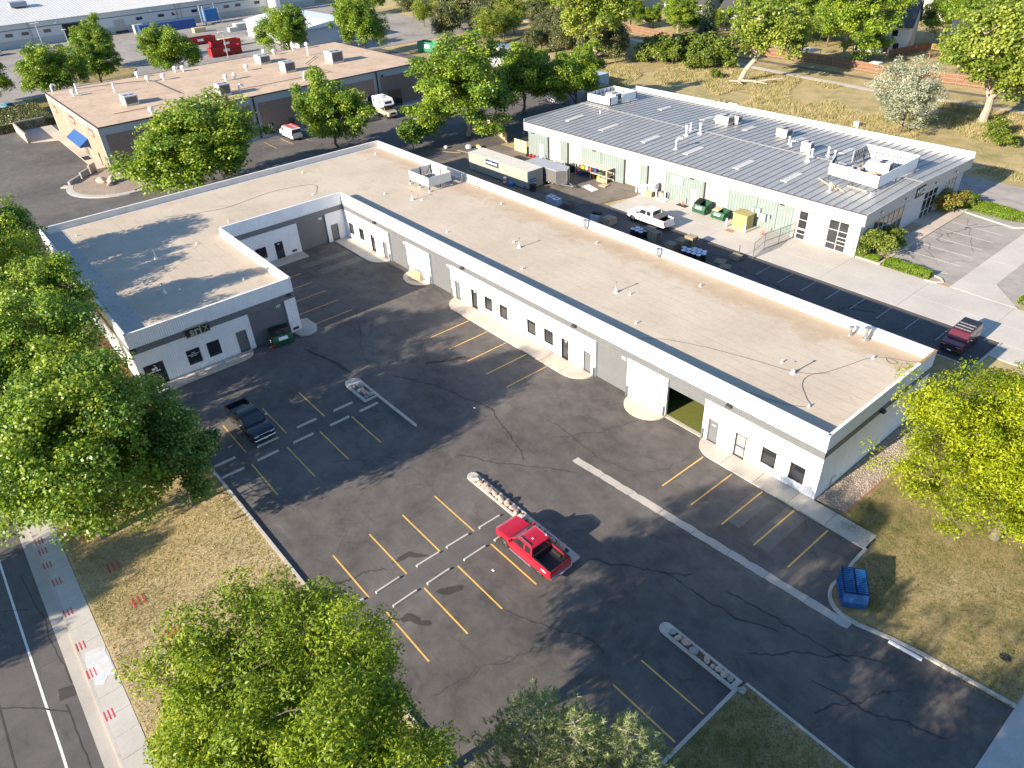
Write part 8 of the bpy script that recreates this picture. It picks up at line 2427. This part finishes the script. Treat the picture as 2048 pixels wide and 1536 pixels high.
hp = thing("blue_hopper", "tall blue steel press between pale posts against the warehouse", "machine", (-268, 60, 0))
MB().box(-269, -266, 58, 62.5, .8, 4.6).build("hopper", paint("press_blue", (.02, .14, .36), .5, 0), hp)
for x in (-269.2, -265.8):
    for y in (57.6, 62.9): MB().bar((x, y, 0), (x, y, 5.8), .35).build("post", m_odoor, hp)
MB().bar((-265.8, 57.6, 5.6), (-265.8, 62.9, 5.6), .4).build("beam", m_odoor, hp)
for k, (x, y, s, l) in enumerate(((-252, 50, 1.2, "tan cardboard stack by the blue container"), (-246, 62, 1.4, "pale wrapped load in the open yard"), (-243, 58, 1.0, "smaller wrapped load beside the pale one"), (-222, 47, 1.2, "timber crate pile beside the red containers"))):
    one("yard_load", MB().box(x - s, x + s, y - s * 1.6, y + s * 1.6, 0, s * 1.2), M("load_%d" % k, ((.5, .38, .22), (.6, .57, .5), (.55, .52, .46), (.55, .42, .22))[k], .8, var=.15), l, "load", bevel=.08)
def lamp(x, y, h, label, arm=1.2):
    t = thing("street_lamp", label, "lamp post", (x, y, 0))
    MB().tube([(0, 0, 0), (0, 0, h)], [.12, .08], 8).build("pole", m_metal, t, False)
    for s in (-1, 1): MB().box(-.25, .25, min(0, s * arm), max(0, s * arm), h - .05, h + .12).build("lamp_head", m_pvc, t, False, bevel=.05)
lamp(-198.5, 38.2, 6.5, "double-headed lamp post in front of the nearest red container"); lamp(-262, 5.5, 7.5, "double-headed lamp post by the warehouse windows"); lamp(-256, 11.5, 5.5, "shorter lamp post by the open warehouse bay", .6)
struct("green_verge", MB().prism([(-214, 2), (-198, 0), (-196, 12), (-206, 16), (-216, 12)], -.05, .12), m_green)
struct("green_verge", MB().prism([(-190, -14), (-176, -14), (-176, 30), (-190, 34)], -.05, .12), m_green)
# trailers beyond the trees
tt = thing("tank_trailer", "white cylindrical tank trailer behind the dense green tree", "trailer", (-124, 76, 0))
tk = MB().tube([(-127, 73, 1.9), (-121, 79, 1.9)], 1.3, 18); tk.build("tank", m_wht, tt, smooth=True)
MB().bar((-127, 73, .5), (-121, 79, .5), .8, .3).build("chassis", m_black, tt)
for x, y in ((-126, 74), (-122, 78)): link("wheel", tw_m, tt, Vector((x + .8, y - .8, .4)) - tt.location, (0, 0, .78), (1.2, 2, 1.2))
ft = thing("utility_trailer", "grey open-sided trailer with dark load at the end of the drive", "trailer", (-133, 83, 0))
MB().box(-138, -129, 81, 84, 1.2, 1.5).build("deck", m_black, ft); MB().box(-138, -129, 81, 84, 3.2, 3.4).build("roof", m_metal, ft)
for x in (-138, -133.5, -129.1): 
    for y in (81.1, 83.9): MB().bar((x, y, .0), (x, y, 3.2), .14).build("post", m_odoor, ft)
MB().box(-137.8, -133.8, 81.3, 83.7, 1.5, 3.0).build("side_box", m_odoor, ft)
one("storage_container", MB().box(-101, -95.5, 74, 79.5, 0, 2.5), M("pale_blue_box", (.42, .52, .60), .5), "pale blue storage box beneath the tall cottonwood", "container", bevel=.03)
one("white_shed", MB().box(-96, -92.5, 62.5, 64.5, 0, 2.4), m_wht, "white tool locker half hidden by the dense tree at the fence", "locker", bevel=.03)
# two-tone light pole shadow caster by the neighbouring drive
# ================================================================ HOUSES
def house(loc, rot, L, W_, h, rise, wallc, roofc, label, wins=(), gable_win=True, porch=False):
    t = thing("house", label, "house", loc, rot)
    mw = M("siding_%d_%d" % (int(wallc[0] * 100), int(wallc[2] * 100)), wallc, .7, var=.04)
    mr = M("shingles_%d" % int(roofc[0] * 1000), roofc, .9, var=.2, scale=3)
    mb = MB()
    hl, hw = L / 2, W_ / 2
    mb.add([(-hl, -hw, 0), (hl, -hw, 0), (hl, hw, 0), (-hl, hw, 0), (-hl, -hw, h), (hl, -hw, h), (hl, hw, h), (-hl, hw, h), (-hl, 0, h + rise), (hl, 0, h + rise)],
           [(0, 1, 5, 4), (2, 3, 7, 6), (1, 2, 6, 9, 5), (3, 0, 4, 8, 7)])
    mb.build("wall", mw, t, False)
    e = .5
    f = rise / hw
    r = MB()
    for s in (-1, 1):
        a = [(-hl - e, s * (hw + e), h - e * f + .05), (hl + e, s * (hw + e), h - e * f + .05), (hl + e, 0, h + rise + .05), (-hl - e, 0, h + rise + .05)]
        b = [(x, y, z + .16) for x, y, z in a]
        r.add(a + b, [(3, 2, 1, 0), (4, 5, 6, 7), (0, 1, 5, 4), (1, 2, 6, 5), (2, 3, 7, 6), (3, 0, 4, 7)] if s < 0 else [(0, 1, 2, 3), (7, 6, 5, 4), (4, 5, 1, 0), (5, 6, 2, 1), (6, 7, 3, 2), (7, 4, 0, 3)])
    ro = r.build("roof", mr, t, False)
    MB().box(-.5, .4, hw * .3, hw * .3 + .7, h + rise * .4, h + rise + .9).build("chimney", M("chimney_brick", (.25, .12, .09), .9), ro, False)
    for (face, u, z, w, hh) in wins:
        c = {'f': lambda u, d: (u, -hw - d), 'b': lambda u, d: (u, hw + d), 'r': lambda u, d: (hl + d, u), 'l': lambda u, d: (-hl - d, u)}[face]
        def q(u0, u1, z0, z1, d):
            p0, p1 = c(u0, d), c(u1, d)
            p2, p3 = c(u1, -.03), c(u0, -.03)
            return MB().prism([p0, p1, p2, p3], z0, z1)
        fr = q(u - w / 2 - .08, u + w / 2 + .08, z - .08, z + hh + .08, .04).build("window", m_lettw, t, False)
        q(u - w / 2, u + w / 2, z, z + hh, .06).build("pane", m_glass, fr, False)
    d_ = MB().box(-.5 + 1.2, .5 + 1.2, -hw - .06, -hw + .02, .1, 2.2).build("door", M("house_door", (.2, .06, .04), .6), t, False)
    MB().box(1.55, 1.62, -hw - .1, -hw - .05, 1.05, 1.15).build("handle", m_metal, d_, False)
    return t


house((-131, 152, 0), .25, 12, 9, 5.6, 2.6, (.36, .36, .34), (.075, .07, .07), "grey two-storey house behind the weathered fence", [('f', -4, .8, 1.4, 1.3), ('f', -3, 3.6, 1.2, 1.3), ('f', 0, 3.6, 1.2, 1.3), ('f', 3.6, 3.6, 1.2, 1.3), ('r', 0, 3.4, 1.2, 1.3), ('f', 4.2, .8, 1.4, 1.3)])
house((-113, 151, 0), .2, 10, 9, 5.2, 2.8, (.62, .58, .52), (.06, .06, .065), "cream house with dark roof behind the conical spruces", [('f', -2.5, 3.2, 1.4, 1.3), ('f', 1.5, 3.2, 1.2, 1.3), ('f', -2.5, .8, 1.4, 1.2), ('r', 0, 3.3, 1.2, 1.2)])
house((-70.5, 146, 0), .28, 11, 10, 5.8, 4.6, (.74, .71, .64), (.09, .085, .085), "tall white gabled house behind the sunlit fence", [('f', -3.5, .9, 1.8, 1.4), ('f', -1.2, .9, .9, 1.6), ('f', 3.2, .9, 1.2, 1.3), ('f', -2.5, 3.6, 1.2, 1.3), ('f', 2.5, 3.6, 1.2, 1.3), ('r', -2, .9, 1.0, 1.4), ('r', 1.5, 3.6, .8, 1.6)])
house((-52.5, 150, 0), .28, 10, 9, 4.6, 2.2, (.48, .34, .26), (.035, .04, .06), "low tan house with dark solar roof beside the tall white one", [('f', -2.5, 2.4, 1.2, 1.4), ('f', -.8, 2.2, .9, 1.8), ('f', 2.6, 2.4, 1.4, 1.3)])
house((-74, 192, 0), .22, 16, 10, 6, 3.4, (.66, .62, .54), (.10, .095, .09), "far two-storey cream house with brick porch", [('f', -5, 3.8, 1.8, 1.5), ('f', 1.5, 3.8, 1.8, 1.5), ('f', 5.5, .9, 2.2, 1.5), ('f', 5.5, 3.8, 1.4, 1.4)])
house((-150, 175, 0), .2, 14, 10, 5.6, 3, (.5, .5, .48), (.08, .08, .085), "far grey house between the trees behind the first fence", [('f', -4, 3.4, 1.4, 1.3), ('f', 2, 3.4, 1.4, 1.3), ('f', 2, .9, 1.4, 1.3)])
dk = thing("wooden_deck", "reddish raised wooden deck at the back of the low tan house", "deck", (-55, 143, 0))
m_deck = M("deck_wood", (.36, .17, .08), .8, var=.2)
MB().box(-58, -53, 141.5, 144.6, 1.9, 2.05).build("floor", m_deck, dk)
for x in (-57.9, -55.5, -53.1): MB().bar((x, 141.6, 0), (x, 141.6, 2.9), .16).build("post", m_deck, dk)
for z in (2.4, 2.65, 2.9): MB().bar((-58, 141.6, z), (-53, 141.6, z), .08, .14).build("rail", m_deck, dk)
one("garden_shed", MB().box(-190.5, -186, 138, 141, 0, 2.2).add([(-190.8, 137.7, 2.2), (-185.7, 137.7, 2.2), (-185.7, 139.5, 3.2), (-190.8, 139.5, 3.2), (-185.7, 141.3, 2.2), (-190.8, 141.3, 2.2)], [(0, 1, 2, 3), (3, 2, 4, 5), (1, 4, 2), (0, 3, 5)]), M("shed_pinkish", (.50, .40, .34), .7), "small pinkish garden shed behind the orange-brown fence", "shed")
one("white_planter", MB().box(-62.4, -60.3, 123.6, 125.4, 0, 1.5), m_lettw, "white box structure just behind the sunlit fence", "planter", bevel=.03)
pa = thing("patio_umbrella", "closed dark blue patio umbrella on the white house's lawn", "umbrella", (-72.5, 136.8, 0))
MB().tube([(-72.5, 136.8, 0), (-72.5, 136.8, 2.6)], .04, 6).build("pole", m_black, pa)
MB().lathe([(.12, .7), (.3, .9), (.22, 1.7), (.05, 2.5)], 9, (-72.5, 136.8, 0)).build("canopy", M("navy_fabric", (.012, .02, .06), .8), pa)
pt_ = thing("patio_cover", "pale corrugated patio cover touching the dark fence", "patio cover", (-79, 125.5, 0))
MB().box(-83, -75.5, 123.6, 127.4, 2.0, 2.1).build("roof_sheet", M("pale_sheet", (.58, .58, .56), .5), pt_)
for x in (-82.8, -75.7): 
    for y in (123.8, 127.2): MB().bar((x, y, 0), (x, y, 2.0), .12).build("post", m_lettw, pt_)

# gravel stones along the end wall (uncountable)
rgv = np.random.default_rng(9)
n = 5200
gx = rgv.uniform(.1, 2.15, n); gy = rgv.uniform(.4, 18.0, n); gr = rgv.uniform(.03, .075, n)
oc = np.array([[1, 0, 0], [0, 1, 0], [-1, 0, 0], [0, -1, 0], [0, 0, .8], [0, 0, -.4]], float)
of = np.array([[0, 1, 4], [1, 2, 4], [2, 3, 4], [3, 0, 4]])
ang = rgv.uniform(0, 6.28, n)
V = oc[None] * gr[:, None, None] * rgv.uniform(.7, 1.3, (n, 6, 1))
ca, sa = np.cos(ang)[:, None], np.sin(ang)[:, None]
V = np.stack([V[..., 0] * ca - V[..., 1] * sa + gx[:, None], V[..., 0] * sa + V[..., 1] * ca + gy[:, None], V[..., 2] + .1], -1)
Fc = (of[None] + (np.arange(n) * 6)[:, None, None]).reshape(-1, 3)
gm = mat_leaf("gravel_stones", (.24, .19, .15), (.42, .34, .27), (.60, .52, .45), 0.0, .9, .2)
o = link("gravel_stones", np_mesh("gravel_stones", V.reshape(-1, 3), Fc, gm, np.repeat(np.clip(rgv.normal(.5, .25, n), 0, 1), 4)))
tag(o, "loose tan and pinkish gravel along the white end wall", "gravel", None, "stuff")
